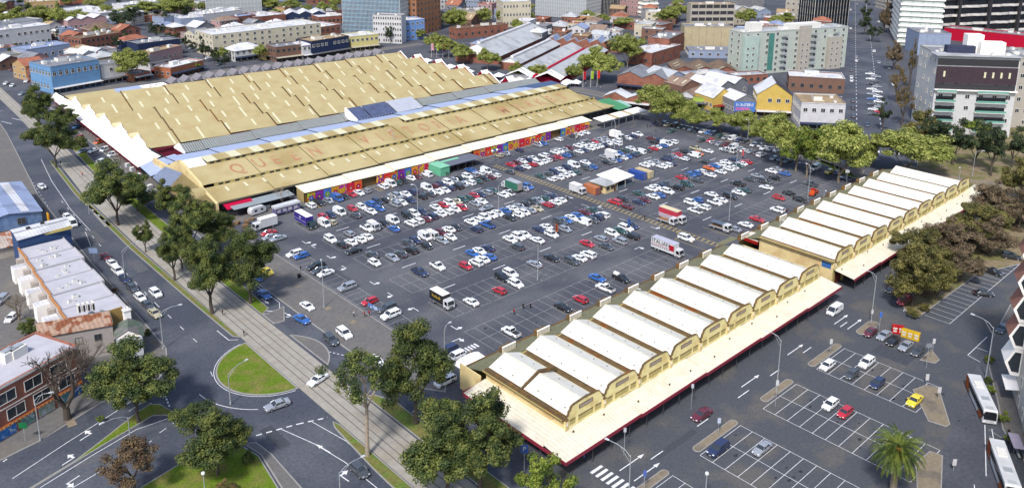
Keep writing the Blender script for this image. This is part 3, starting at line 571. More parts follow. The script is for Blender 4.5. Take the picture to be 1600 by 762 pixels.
ROWS={206.4: [(116.7,'w','W'),(123.2,'s','H'),(129.5,'w','U'),(133.1,'g','H'),(135.8,'k','S'),(138.9,'w','V'),(144.9,'k','W'),(147.5,'w','W'),(150.5,'n','H'),(156.2,'w','S'),(159.3,'r','H'),(162.0,'w','W'),(164.7,'e','S'),(167.4,'t','H'),(170.0,'t','H'),(172.7,'r','H'),(175.3,'n','S'),(178.0,'s','W'),(180.8,'t','S'),(204.3,'t','S'),(208.3,'g','S'),(211.4,'n','W'),(215.0,'w','S'),(218.8,'n','W'),(222.3,'w','V'),(228.6,'w','S'),(239.7,'s','S'),(245.0,'w','S'),(247.9,'b','S'),(252.8,'t','S'),(256.3,'w','S'),(270.8,'k','S'),(275.0,'n','S')],200.8: [(117.2,'k','S'),(120.2,'w','S'),(123.3,'w','S'),(126.0,'w','S'),(135.5,'b','S'),(142.0,'w','W'),(144.6,'w','W'),(147.7,'m','S'),(150.3,'n','W'),(153.8,'w','S'),(156.6,'w','W'),(159.8,'w','S'),(162.5,'r','H'),(168.1,'s','S'),(171.2,'w','S'),(180.7,'w','S'),(183.4,'w','U'),(190.2,'s','S'),(192.8,'b','W'),(204.8,'w','H'),(208.1,'w','S'),(211.5,'w','S'),(214.4,'w','S'),(217.0,'t','S'),(223.4,'g','W'),(226.6,'b','S'),(234.9,'k','S'),(237.6,'s','S'),(240.2,'b','S'),(244.1,'w','S'),(246.7,'b','S'),(250.0,'n','S'),(252.6,'t','S'),(255.3,'w','V'),(259.2,'g','S'),(263.0,'r','S'),(265.8,'w','S'),(269.5,'b','S'),(272.2,'w','V'),(276.5,'w','W')],189: [(119.9,'g','S'),(132.6,'g','S'),(135.2,'n','H'),(138.7,'w','V'),(142.0,'n','S'),(144.7,'m','H'),(147.8,'w','S'),(150.5,'k','S'),(156.7,'w','S'),(159.4,'w','W'),(162.3,'w','W'),(165.3,'w','S'),(168.1,'w','S'),(171.4,'b','S'),(174.6,'w','S'),(177.4,'s','S'),(180.5,'k','S'),(183.4,'g','U'),(186.1,'s','S'),(189.2,'t','S'),(192.5,'n','S'),(243.2,'w','S'),(246.3,'w','S'),(249.6,'s','S'),(255.5,'n','S'),(258.1,'n','S'),(260.8,'s','S'),(263.9,'r','S'),(269.5,'k','S'),(276.1,'e','U')],217.8: [(121.3,'w','V'),(123.9,'e','H'),(132.6,'g','S'),(138.2,'w','S'),(141.7,'b','H'),(147.8,'s','W'),(150.4,'w','S'),(153.9,'n','S'),(158.7,'k','W'),(162.6,'g','S'),(165.7,'w','S'),(168.6,'w','S'),(171.4,'n','H'),(174.2,'k','W'),(177.2,'s','H'),(180.1,'w','W'),(183.3,'t','S'),(187.1,'k','S'),(189.7,'m','S'),(192.4,'w','H'),(199.0,'g','S'),(204.5,'n','S'),(207.7,'w','S'),(211.6,'r','H'),(214.3,'w','W'),(217.0,'w','S'),(219.6,'w','H'),(222.3,'m','H'),(225.4,'r','S'),(229.8,'b','S'),(232.4,'k','S'),(237.1,'w','S'),(240.0,'n','S'),(243.6,'w','S'),(246.6,'w','S'),(249.2,'w','S'),(251.9,'n','S'),(254.5,'w','S'),(257.7,'w','S'),(260.4,'w','W'),(264.3,'g','S'),(267.0,'w','S'),(270.8,'n','S'),(274.6,'w','U')],223.5: [(124.2,'r','H'),(126.9,'n','H'),(130.1,'w','V'),(135.1,'r','H'),(138.2,'w','H'),(141.8,'b','W'),(144.8,'n','W'),(147.5,'k','S'),(150.1,'s','W'),(152.9,'s','W'),(156.1,'w','S'),(159.0,'n','W'),(165.2,'w','V'),(169.0,'m','H'),(171.6,'n','H'),(174.5,'w','W'),(177.6,'s','H'),(180.4,'k','S'),(183.8,'w','W'),(186.5,'s','W'),(190.0,'w','H'),(192.7,'w','V'),(205.1,'r','S'),(208.6,'m','H'),(211.3,'w','S'),(214.5,'n','S'),(217.1,'w','S'),(222.6,'w','W'),(229.2,'w','S'),(231.9,'w','S'),(234.5,'s','S'),(237.9,'m','H'),(242.6,'w','S'),(245.5,'w','S'),(249.6,'g','S'),(252.2,'r','S'),(255.8,'s','S'),(258.8,'s','S'),(264.5,'m','S')],235.2: [(126.3,'w','W'),(129.6,'k','W'),(132.8,'s','H'),(136.4,'b','V'),(139.1,'k','H'),(142.2,'r','H'),(144.9,'w','S'),(147.8,'s','H'),(154.7,'w','W'),(158.1,'w','V'),(161.0,'t','H'),(163.8,'k','H'),(167.1,'w','H'),(169.9,'m','H'),(173.9,'w','V'),(209.4,'e','H'),(212.9,'s','S'),(220.2,'n','H'),(230.9,'s','W'),(234.3,'b','H'),(243.3,'w','H'),(251.8,'g','S'),(255.6,'w','S'),(259.7,'w','S')],183.8: [(117.4,'w','H'),(123.1,'s','S'),(126.4,'g','S'),(129.9,'k','W'),(135.2,'k','H'),(141.0,'s','S'),(144.5,'w','S'),(154.1,'n','W'),(159.1,'b','U'),(168.5,'k','S'),(172.1,'w','H'),(174.8,'w','H'),(177.7,'s','S'),(180.4,'e','S'),(185.6,'r','H'),(189.1,'w','S'),(192.0,'w','S'),(246.8,'w','S'),(249.6,'w','W'),(252.4,'n','S'),(261.2,'w','H'),(267.8,'w','V'),(271.1,'o','H'),(276.9,'w','S')],170.6: [(123.2,'n','U'),(129.2,'w','U'),(141.8,'b','S'),(144.5,'w','S'),(147.7,'n','S'),(156.8,'w','S'),(159.8,'w','W'),(162.5,'w','S'),(168.7,'n','S'),(171.8,'w','S'),(177.8,'g','W'),(180.4,'b','S'),(183.1,'w','S'),(186.0,'b','S'),(189.9,'m','S'),(193.1,'t','S'),(204.3,'r','W'),(208.3,'k','H'),(216.9,'t','S'),(223.9,'w','S'),(226.6,'w','S'),(229.6,'n','S'),(232.3,'g','S'),(241.7,'r','S'),(244.4,'g','S'),(247.1,'b','H'),(249.7,'b','W'),(253.1,'w','H'),(258.9,'o','S'),(262.7,'b','S'),(265.8,'w','S'),(269.9,'w','S'),(275.4,'n','S')],165.3: [(135.1,'r','H'),(138.7,'w','W'),(141.4,'w','S'),(144.1,'b','S'),(154.5,'g','W'),(162.5,'w','S'),(168.6,'w','W'),(174.7,'s','H'),(183.1,'w','V'),(186.7,'g','S'),(189.4,'n','W'),(192.2,'w','W'),(204.1,'m','S'),(210.3,'n','S'),(213.5,'m','S'),(218.2,'w','S'),(221.0,'b','S'),(225.9,'w','W'),(231.8,'k','W'),(237.4,'t','W'),(243.6,'g','S'),(252.3,'w','S'),(258.4,'w','S'),(263.5,'w','S'),(266.3,'w','S'),(269.8,'t','S'),(273.0,'w','S'),(276.3,'r','S')],153.3: [(137.8,'k','W'),(141.0,'w','W'),(150.2,'s','S'),(156.6,'k','S'),(171.7,'r','S'),(177.6,'s','H'),(183.1,'w','W'),(186.7,'t','S'),(189.4,'w','W'),(192.1,'n','W'),(222.9,'w','W'),(226.9,'b','H'),(235.1,'w','S'),(251.7,'k','U'),(259.2,'g','S'),(264.5,'s','S'),(273.5,'w','S'),(277.1,'s','S')],148: [(122.7,'w','S'),(132.2,'r','H'),(138.0,'w','W'),(159.3,'g','W'),(162.6,'w','S'),(166.0,'w','W'),(174.3,'g','S'),(180.3,'s','W'),(185.8,'k','W'),(217.9,'w','U'),(222.6,'w','W'),(229.2,'w','U'),(232.7,'w','S'),(238.1,'k','W'),(243.6,'w','S'),(247.2,'t','S'),(261.0,'g','W'),(267.5,'k','S'),(274.6,'b','S')],136: [(156.7,'b','S'),(196.9,'w','W'),(249.6,'r','H'),(256.3,'k','S'),(270.8,'g','U')],130.5: [(120.1,'w','U'),(138.0,'k','S'),(144.4,'r','H'),(153.9,'w','U'),(214.1,'s','S'),(219.9,'w','S'),(226.7,'r','S'),(238.8,'w','W'),(241.4,'g','S'),(253.4,'k','S'),(286.3,'n','S')]}
LOOSE=[(117.3,194.7,0,'k','S'),(105.2,223.1,0,'r','S'),(104.1,219.9,0,'s','S'),(105.4,217.4,0,'s','S'),(103.6,204.0,0,'w','W'),(104.4,201.5,0,'b','H'),(104.0,192.6,0,'k','W'),(103.6,189.7,0,'g','S'),(103.8,187.1,0,'w','S'),(189.5,228.7,2,'b','S'),(168.1,195.0,0,'s','S'),(248.6,220.9,2,'w','S'),(257.4,215.0,2,'w','W'),(273.7,210.5,2,'m','S'),(264.4,176.2,2,'k','S'),(283.3,179.6,2,'w','U'),(288.5,179.6,1,'w','V'),(289.3,177.0,1,'s','S'),(289.7,169.3,1,'g','S'),(297.6,221.9,1,'n','H'),(297.1,219.1,1,'e','S'),(300.3,216.4,1,'k','W'),(299.0,213.2,1,'t','S'),(299.1,210.3,1,'g','S'),(299.3,207.5,1,'s','S'),(299.3,204.9,1,'n','S'),(299.9,202.3,1,'w','S'),(300.5,199.8,1,'b','S'),(300.0,197.1,1,'n','W'),(299.0,192.8,1,'t','W'),(299.0,190.0,1,'s','H'),(300.3,187.1,1,'w','V'),(300.6,184.4,1,'n','S'),(300.8,181.7,1,'k','S'),(290.1,211.8,0,'t','S'),(287.9,194.5,1,'t','H'),(290.3,191.9,1,'r','H'),(289.3,189.3,1,'s','H'),(288.9,186.4,1,'s','H'),(290.4,183.7,1,'m','W'),(256.0,144.7,2,'w','S'),(288.5,160.9,1,'s','H'),(289.6,158.4,1,'n','H'),(289.6,155.6,1,'k','S'),(288.8,166.7,1,'w','W'),(289.6,171.9,1,'s','S'),(288.8,174.5,1,'w','S'),(289.3,143.8,1,'w','V'),(289.3,138.3,1,'y','H'),(291.0,135.8,1,'b','H'),(299.1,176.4,1,'w','H'),(300.1,173.8,1,'w','H'),(297.9,170.9,1,'w','S'),(298.7,168.4,1,'s','S'),(299.6,165.9,1,'w','S')]
NLOOSECARS=111
STREETCARS=[(65.6,140.5,174.0,'s','S','silver sedan driving round the lower side of the roundabout',''),
(76.2,143.1,-165.0,'w','S','white sedan crossing the tram tracks below the roundabout',''),
(67.2,112.6,-89.0,'g','H','dark grey hatchback driving away at the bottom edge by the tram verge',''),
(86.5,168.6,-83.0,'b','S','bright blue sedan giving way at the roundabout',''),
(90.8,173.7,-88.0,'w','S','white sedan in the service road behind the blue sedan',''),
(85.7,186.5,-92.0,'b','S','blue sedan in the service road beside the right verge',''),
(89.0,196.7,-92.0,'b','H','small blue hatchback half hidden by the verge gum',''),
(92.5,198.6,-86.0,'y','S','yellow taxi under the verge gum',''),
(86.7,155.4,-95.0,'g','W','dark grey wagon curving into the roundabout',''),
(90.5,155.8,-92.0,'w','W','white wagon parked beside the paved island',''),
(89.5,140.8,-91.0,'w','H','white hatchback seen through the gum branches',''),
(104.0,133.9,180,'n','W','dark wagon beside the shed corner behind the gum tree',''),
(103.5,130.7,180,'w','W','white off roader beside the dark wagon near the shed corner',''),
(95.9,124.6,180,'w','W','white wagon with black bonnet nearest the shed corner kerb',''),
(104.8,159.4,180,'g','W','grey wagon with open bonnet in the left kerb line',''),
(103.7,156.1,180,'w','W','tall white off roader last in the left kerb line',''),
(103.7,165.4,180,'r','H','red hatchback in the left kerb line',''),
(103.7,176.0,180,'s','W','silver wagon alone in the left kerb line',''),
(65.3,205.7,-88.0,'w','W','white wagon driving down the left road',''),
(62.9,237.7,-87,'m','S','maroon car, farthest of the row parked at the left kerb',''),
(62.9,231.7,-87,'w','S','white sedan second in the row parked at the left kerb',''),
(62.4,225.6,-87,'w','W','white wagon third in the row parked at the left kerb',''),
(62.1,219.4,-87,'n','H','dark blue hatchback fourth in the row at the left kerb',''),
(61.9,212.8,-87,'g','H','grey hatchback fifth in the row at the left kerb',''),
(61.5,206.0,-87,'w','H','white hatchback sixth in the row at the left kerb',''),
(61.5,200.6,-87,'g','S','grey sedan seventh in the row at the left kerb',''),
(61.2,195.1,-87,'e','S','beige sedan nearest in the row at the left kerb',''),
(63.2,269.8,-90.0,'w','V','white van parked outside the yellow hanging sign',''),
(63.8,277.3,-87,'w','H','white hatchback directly behind the van at the left kerb',''),
(63.8,281.6,-87,'k','H','black hatchback behind the yellow figure at the left kerb',''),
(65.4,313.5,-86.0,'w','H','pale pinkish white hatchback driving far up the left road',''),
(35.0,227.5,-129.0,'s','W','silver wagon in the yard at the left edge',''),
(34.7,215.7,-129.0,'w','H','white hatchback in the yard behind the corner building',''),
(106.0,524.4,-121.0,'w','V','white van at the top left street corner',''),
(95.3,506.5,-121.0,'w','S','white sedan leftmost on the top left street',''),
(96.5,498.3,-120.0,'w','H','white hatchback right of the leftmost street sedan',''),
(105.0,505.6,-119.0,'w','S','white sedan waiting nearest the blue pub',''),
(106.4,545.4,-122.0,'m','S','dark red sedan at the far top left',''),
(95.2,473.9,-122.0,'s','S','silver sedan in the cross street by the tree',''),
(97.5,388.8,-134.0,'c','S','pale teal sedan beside the left verge near the tan sheds',''),
(88.6,348.7,-150.0,'s','S','silver sedan on the side street beside the little round tree',''),
(92.1,346.8,-151.0,'w','S','white sedan on the side street beside the market canopy',''),
(96.5,335.6,-170.0,'w','V','white van nearest the corner below the white canopy',''),
(96.4,344.8,-157.0,'w','V','white van parked under the long white canopy',''),
(97.9,357.8,-151.0,'o','V','orange and blue van beside the white canopy',''),
(93.4,370.4,-138.0,'r','H','red hatchback on the side street among the gums',''),
(89.6,374.4,-144.0,'w','S','white sedan behind the spreading gum',''),
(89.5,329.8,-143.0,'w','H','white hatchback at the corner seen above the widest gum',''),
(216.5,524.5,-179.0,'w','V','white van on the side street beside the orange shopfront',''),
(212.7,547.5,-156.0,'s','S','silver sedan behind the white van in the side street',''),
(223.3,580.3,-170.0,'w','S','white sedan farthest in the side street row',''),
(203.4,482.4,-153.0,'g','S','grey sedan at the side street corner near the white pub',''),
(206.0,505.8,-159.0,'w','S','white sedan in front of the dark side street trees',''),
(198.9,506.3,-153.0,'s','S','silver sedan turning at the side street junction',''),
(126.6,81.4,178.0,'m','S','maroon sedan driving beside the long shed canopy',''),
(119.9,73.1,180,'n','W','navy wagon in the bay beside the narrow kerbed island',''),
(126.2,67.7,180,'s','S','pale silver sedan two bays from the navy wagon',''),
(148.9,65.9,180,'w','H','white hatchback beside a red hatchback in the right car park',''),
(148.5,62.6,180,'r','H','red hatchback beside the white hatchback in the right car park',''),
(163.1,55.0,180,'y','S','bright yellow sedan at the end bay of the right car park',''),
(162.8,68.2,180,'g','H','dark grey hatchback in the second line of the right car park',''),
(163.5,62.9,180,'n','H','dark blue hatchback right of the dark grey hatchback',''),
(169.7,68.1,180,'w','W','silver white wagon behind the dark blue hatchback',''),
(162.2,73.4,180,'w','H','small white hatchback beside the kerbed island tip',''),
(183.5,73.6,180,'m','S','dark red sedan, first of the five beside the donation bins',''),
(184.5,70.8,180,'s','S','silver sedan second of five beside the donation bins',''),
(183.3,68.2,180,'k','H','black hatchback third of five beside the donation bins',''),
(183.4,65.3,180,'s','S','silver sedan fourth of five beside the donation bins',''),
(183.2,62.5,180,'g','S','grey sedan last of five beside the donation bins',''),
(187.2,84.4,180.0,'w','V','white van driving beside the shed canopy corner',''),
(205.5,75.2,-178.0,'r','W','red wagon under the olive tree belt',''),
(209.6,80.2,-176.0,'k','H','black hatchback in the shade of the olive belt',''),
(225.3,63.0,-55.0,'k','S','black sedan crossing the bays on the right',''),
(241.3,66.2,-96.0,'k','U','black pickup in the upper right bays',''),
(255.9,65.8,-69.0,'k','W','dark wagon at the top of the upper right bays',''),
(208.9,53.3,-178.0,'g','S','grey car parked beside the white bay window building',''),
(796.9,370.4,26,'s','S','silver car on the wide far street, 21st along it from the crossing',''),
(749.1,353.7,26,'w','S','white car on the wide far street, 19th along it from the crossing',''),
(639.8,300.5,26,'w','S','white car on the wide far street, 16th along it from the crossing',''),
(554.3,242.5,206,'w','S','white car on the wide far street, 14th along it from the crossing',''),
(524.0,240.4,26,'s','S','silver car on the wide far street, 13th along it from the crossing',''),
(511.8,234.4,26,'w','S','white car on the wide far street, twelfth along it from the crossing',''),
(517.2,222.5,206,'s','S','silver car on the wide far street, eleventh along it from the crossing',''),
(522.8,219.2,206,'g','S','grey car on the wide far street, ninth along it from the crossing',''),
(504.4,210.5,206,'g','S','grey car on the wide far street, seventh along it from the crossing',''),
(460.5,188.6,206,'w','S','white car on the wide far street, fifth along it from the crossing',''),
(366.0,159.5,206,'n','S','navy car on the wide far street, first along it from the crossing',''),
(405.7,185.4,26,'g','S','grey car on the wide far street, fourth along it from the crossing',''),
(376.4,171.0,26,'g','S','grey car on the wide far street, second along it from the crossing',''),
(460.8,212.9,26,'w','S','white car on the wide far street, eighth along it from the crossing',''),
(451.9,208.6,26,'w','S','white car on the wide far street, sixth along it from the crossing',''),
(479.4,222.0,26,'g','S','grey car on the wide far street, tenth along it from the crossing',''),
(694.2,302.5,206,'w','S','white car on the wide far street, 17th along it from the crossing',''),
(816.5,362.8,206,'s','S','silver car on the wide far street, 20th along it from the crossing',''),
(695.2,327.4,26,'b','S','blue car on the wide far street, 18th along it from the crossing',''),
(641.8,276.8,206,'w','S','white car on the wide far street, 15th along it from the crossing',''),
(392.1,178.8,26,'k','S','black car on the wide far street, third along it from the crossing',''),
(478.3,210.2,116,'w','S','white car in the median parking of the far street, 17th from its near end','cars in the far street median'),
(474.0,204.6,-64,'s','S','silver car in the median parking of the far street, 16th from its near end','cars in the far street median'),
(464.6,203.6,116,'w','S','white car in the median parking of the far street, 15th from its near end','cars in the far street median'),
(460.6,198.2,-64,'g','S','grey car in the median parking of the far street, 14th from its near end','cars in the far street median'),
(451.7,197.3,116,'k','S','black car in the median parking of the far street, 13th from its near end','cars in the far street median'),
(448.0,192.2,-64,'s','S','silver car in the median parking of the far street, twelfth from its near end','cars in the far street median'),
(439.5,191.4,116,'w','S','white car in the median parking of the far street, eleventh from its near end','cars in the far street median'),
(436.0,186.5,-64,'w','S','white car in the median parking of the far street, tenth from its near end','cars in the far street median'),
(427.9,185.8,116,'s','S','silver car in the median parking of the far street, ninth from its near end','cars in the far street median'),
(424.7,181.1,-64,'w','S','white car in the median parking of the far street, eighth from its near end','cars in the far street median'),
(416.9,180.5,116,'b','S','blue car in the median parking of the far street, seventh from its near end','cars in the far street median'),
(413.9,175.9,-64,'w','S','white car in the median parking of the far street, sixth from its near end','cars in the far street median'),
(406.5,175.4,116,'g','S','grey car in the median parking of the far street, fifth from its near end','cars in the far street median'),
(403.6,171.0,-64,'s','S','silver car in the median parking of the far street, fourth from its near end','cars in the far street median'),
(396.5,170.6,116,'w','S','white car in the median parking of the far street, third from its near end','cars in the far street median'),
(393.9,166.4,-64,'r','S','red car in the median parking of the far street, second from its near end','cars in the far street median'),
(387.0,166.0,116,'k','S','black car in the median parking of the far street, first from its near end','cars in the far street median')]
LAMPS=[(189.5,76.2,12,112,2.6,'tall curved lamp between the two sheds and the donation bins'),
(145.5,76.0,12,105,2.9,'curved lamp rising before the shed canopy above the long island'),
(95.2,74.1,11.0,101,4.2,'curved lamp beside the zebra crossing at the bottom edge'),
(184.0,48.5,12,84,4.2,'curved lamp near the right edge beside the grey car'),
(56.9,178.1,8.8,-13,4.1,'curved lamp by the beige sedan at the left kerb'),
(62.1,218.9,8.8,11,4.2,'curved lamp beside the parked row on the left footpath'),
(27.5,160.5,8.6,-26,2.6,'leaning lamp before the brick corner building'),
(39.4,146.8,6.5,-175,4.2,'curved lamp on the grass median'),
(60.3,107.6,6.5,-4,4.2,'curved lamp at the bottom edge over the dark hatchback'),
(59.0,147.6,6.8,12,4.2,'lamp on the near rim of the roundabout lawn'),
(129.3,656.5,6.7,84,4.2,'lamp at the far top left'),
(70.0,276.4,8.7,44,4.2,'lamp on the left road among the verge trees'),
(325.8,100.8,9.5,-90,2.2,'straight lamp post in the park beyond the shed'),
(329.5,113.6,6.5,-154,4.2,'slim lamp post at the park path start'),
(311.2,100.4,6.5,-167,2.6,'slim lamp beside the last scalloped gable'),
(98.7,128.3,10.0,0,1.3,'slim light pole by the shed corner kerb near the gum trees'),
(94.1,171.3,11,67,1.3,'slim light pole between three cars at the left kerb line'),
(145.6,202.1,11,134,1.3,'light pole in the first double row near the mint kiosk'),
(144.5,146.5,11,201,1.3,'light pole above a silver sedan in the fifth double row'),
(166.6,187.2,10.9,268,1.3,'light pole with orange banner over a white sedan'),
(219.9,136.4,9.7,335,1.3,'light pole behind the steel rack tray truck'),
(264.5,162.6,8.3,42,1.3,'light pole beside the pink red teardrop banner'),
(252.6,212.4,11,109,1.3,'light pole near the yellow lines by the white canopy'),
(302.1,181.3,9.0,176,1.3,'light pole beside the first pale green kerb tree'),
(362.6,172.4,11,243,1.3,'light pole under the trees at the wide street crossing'),
(106.1,66.4,6.0,0,1,'globe topped lamp at the bottom of the right car park','ball'),
(43.5,122.8,6.0,0,1,'globe topped lamp on the corner lawn','ball'),
(257.9,129.9,11,84,1.3,'light pole beside the orange loader'),
(176.0,259.1,11,151,1.3,'light pole in front of the mural wall vans'),
(250.4,120.6,6.7,218,1.3,'light pole at the fence near the orange loader'),
(149.1,117.8,6,285,1.3,'light pole at the shed fence beside the dark drum truck'),
(207.0,111.9,9.5,352,1.3,'light pole at the shed fence beside the white sedans'),
(286.2,129.9,10.3,59,1.3,'light pole at the car park exit by the yellow gate')]
SIGNS=[(88.8,92.7,6,1.3,1.7,(70,110,190),'blue parking sign with white P beside the shed canopy corner',-45,'P'),
(25.3,161.9,4.1,1.6,1.2,(30,120,75),'green direction sign before the brick corner building',-45),
(185.7,72.6,5.4,0.6,1.4,(80,130,215),'blue and white sign post beside the dark red sedan',-45),
(188.8,75.9,3.6,0.5,1.1,(225,225,230),'white notice on the lamp island by the arrows',-45),
(178.3,58.7,6,1.3,1.0,(150,155,165),'grey double sign panel beside the last grey sedan',-45),
(183.3,59.5,4.9,0.6,1.2,(225,225,230),'white ticket sign at the triangular island',-45),
(171.9,56.1,2.4,0.7,1.5,(225,225,230),'white sign at the yellow sedan bay',-45),
(167.7,52.1,3.0,0.7,1.3,(225,225,230),'white sign on the bay end island right of the yellow sedan',-45),
(147.0,41.5,2.4,0.7,1.3,(225,225,230),'white sign on the lower right island',-45),
(166.1,74.9,4.8,0.6,1.2,(225,225,230),'white ticket sign on the island near the small white hatchback',-45),
(140.6,73.4,6,0.6,1.2,(225,225,230),'white ticket sign at the second island tip',-45),
(124.0,75.8,3.8,0.6,1.1,(205,215,235),'pale sign on the island beside the navy wagon',-45),
(100.9,75.3,4.5,0.6,1.2,(95,120,190),'blue sign on the bottom kerbed island',-45),
(280.6,127.4,6,1.5,1.2,(225,225,225),'white square sign by the car park exit tree',-45),
(292.4,144.1,3.9,1.2,1.2,(225,225,225),'white square sign above the white van at the exit',-45),
(59.6,236.1,4.6,2.4,1.5,(150,170,210),'pale blue street map board on the left footpath',-45),
(203.2,93.2,3.0,0.1,0.1,(200,200,200),'thin post at the shed gap',-45),
(105.9,84.0,5.9,0.5,0.9,(205,210,220),'small sign post beneath the shed canopy edge',-45),
(127.0,84.2,5.8,0.5,0.9,(205,210,220),'second small sign post beneath the shed canopy edge',-45)]
PEOPLE=[(130.6,137.4,1,'walk',-150,'person in black crossing the empty bays, left of a pair'),
(132.2,136.4,1,'walk',-150,'person in black crossing the empty bays, right of a pair'),
(126.9,136.8,2,'stand',0,'person in a red top crouching over a blue bag on the bays'),
(200.5,155.0,1,'stand',0,'person in black on the hatched walkway beside the red truck'),
(194.6,183.4,1,'stand',0,'person beside the white hatchback at the row end'),
(96.9,161.9,3,'stand',90,'person in white by the left car park kerb'),
(98.8,160.1,2,'stand',0,'person in red near the grey wagon with open bonnet'),
(100.0,159.9,2,'walk',40,'second person in red near the grey wagon with open bonnet'),
(99.1,87.7,0,'walk',90,'person in blue under the canopy beside the zebra crossing'),
(165.5,38.3,1,'stand',0,'person in black at the bus shelter'),
(163.0,36.4,1,'walk',30,'person in black walking past the bus shelter'),
(306.4,131.9,1,'walk',0,'person in black on the path at the far exit'),
(301.0,157.2,1,'stand',0,'person in black under the pale trees at the kerb'),
(214.3,227.7,1,'walk',0,'person in black walking in the aisle by the murals, left of two'),
(215.1,227.0,4,'walk',10,'person in grey walking in the aisle by the murals, right of two'),
(77.6,337.1,1,'walk',60,'person in black on the tram reserve'),
(79.8,318.3,5,'walk',240,'person in an orange vest walking on the tram reserve'),
(73.6,184.3,1,'stand',0,'person in black beside the tram verge above the roundabout'),
(62.2,271.8,5,'walk',0,'person in orange vest on the left footpath behind the van'),
(65.4,310.9,0,'walk',0,'person crossing behind the pale hatchback'),
(99.9,193.7,1,'stand',0,'person beside the dark wagon at the left kerb'),
(100.5,211.3,3,'stand',0,'person in white beside the grey canopy truck'),
(109.1,233.8,3,'stand',0,'person in white among the crates by the food trailer'),
(100.1,132.2,2,'stand',0,'person in red by the shed corner kerb'),
(101.0,132.4,1,'walk',0,'person in black by the shed corner kerb'),
(259.8,180.2,1,'walk',0,'person in black in the far aisle near the white vans'),
(159.6,231.4,4,'walk',0,'person pushing a trolley in the mural aisle'),
(73.0,171.3,1,'stand',0,'person in black beside the tram tracks at the roundabout'),
(342.8,309.6,1,'stand',276,'person in a black coat in the market street crowd'),
(324.7,312.8,1,'walk',296,'person in a black coat in the market street crowd, second one there'),
(371.2,296.8,4,'stand',308,'person in a grey jumper in the market street crowd'),
(330.0,288.9,3,'stand',337,'person in a white shirt in the market street crowd'),
(365.6,297.1,4,'stand',174,'person in a grey jumper in the market street crowd, second one there'),
(306.1,306.5,1,'stand',303,'person in a black coat in the market street crowd, third one there'),
(354.6,284.1,3,'stand',276,'person in a white shirt in the market street crowd, second one there'),
(313.6,317.9,0,'walk',185,'person in a blue shirt in the market street crowd'),
(348.4,308.1,1,'walk',69,'person in a black coat in the market street crowd, fourth one there'),
(312.2,302.1,3,'walk',49,'person in a white shirt in the market street crowd, third one there'),
(325.4,308.3,2,'walk',291,'person in a red top in the market street crowd'),
(334.1,301.9,2,'stand',116,'person in a red top in the market street crowd, second one there'),
(365.1,295.6,1,'stand',112,'person in a black coat in the market street crowd, fifth one there'),
(339.7,310.9,2,'stand',238,'person in a red top in the market street crowd, third one there'),
(331.2,300.7,3,'walk',73,'person in a white shirt in the market street crowd, fourth one there'),
(338.5,312.2,1,'stand',165,'person in a black coat in the market street crowd, sixth one there'),
(319.1,321.2,1,'stand',106,'person in a black coat in the market street crowd, seventh one there'),
(310.3,311.9,3,'stand',96,'person in a white shirt in the market street crowd, fifth one there'),
(286.2,217.4,4,'walk',218,'person in a grey jumper at the car park corner by the arcade'),
(297.6,226.7,1,'walk',218,'person in a black coat at the car park corner by the arcade'),
(295.8,223.6,3,'stand',49,'person in a white shirt at the car park corner by the arcade'),
(288.8,222.3,0,'stand',354,'person in a blue shirt at the car park corner by the arcade'),
(288.0,223.5,1,'stand',252,'person in a black coat at the car park corner by the arcade, second one there'),
(290.2,223.8,4,'walk',166,'person in a grey jumper at the car park corner by the arcade, second one there'),
(292.5,221.4,0,'stand',43,'person in a blue shirt at the car park corner by the arcade, second one there'),
(291.8,223.8,0,'stand',328,'person in a blue shirt at the car park corner by the arcade, third one there'),
(179.4,230.3,1,'stand',19,'person in a black coat outside the mint green kiosk'),
(185.1,233.9,1,'walk',296,'person in a black coat outside the mint green kiosk, second one there'),
(186.7,235.7,2,'stand',324,'person in a red top outside the mint green kiosk'),
(182.3,236.0,1,'walk',89,'person in a black coat outside the mint green kiosk, third one there'),
(181.6,233.9,3,'stand',131,'person in a white shirt outside the mint green kiosk'),
(183.1,233.8,4,'stand',172,'person in a grey jumper outside the mint green kiosk'),
(181.4,234.8,4,'stand',349,'person in a grey jumper outside the mint green kiosk, second one there'),
(180.5,230.6,0,'walk',136,'person in a blue shirt outside the mint green kiosk')]
# ------------------------------------------------------------------ ground, roads, kerbs, grass
def poly(mb, pts, z, m): 
    n=len(pts); a=sum(pts[i][0]*pts[(i+1)%n][1]-pts[(i+1)%n][0]*pts[i][1] for i in range(n))
    if a<0: pts=pts[::-1]
    mb.face([(x,y,z) for x,y in pts], m)
struct('ground', MB().face([(-1500,-1500,0),(6000,-1500,0),(6000,6000,0),(-1500,6000,0)], asphalt))
b=MB(); poly(b,[(94.5,127),(299,127),(305,175),(303,236),(95,236)],.006,asphalt_lot); struct('car_park_surface',b)
b=MB(); poly(b,[(100,36),(190,52),(262,60),(262,86),(100,90),(85,90)],.006,mat('asphalt_side_lot',(.066,.071,.084),.9,.22,2,bump=.3,bscale=12,rgb2=(.095,.092,.09),s2=.1)); struct('side_car_park_surface',b)
b=MB()
poly(b,[(56.5,100),(72,90),(72,166),(72.5,240),(74,300),(80,360),(86,420),(92,470),(75,470),(70,384),(62,307),(57,240),(56,200),(57.5,185)],.006,asphalt_road)
poly(b,[(15,135),(15,160),(28,160),(45,166.5),(52,166),(57.5,178),(72,178),(72,140),(60,128),(55,136),(44,138)],.0075,asphalt_road)
poly(b,[(82.3,60),(87.2,60),(87.2,150),(88.2,250),(92,420),(90,420),(84,300),(82.3,200)],.007,asphalt_road)
struct('road',b)
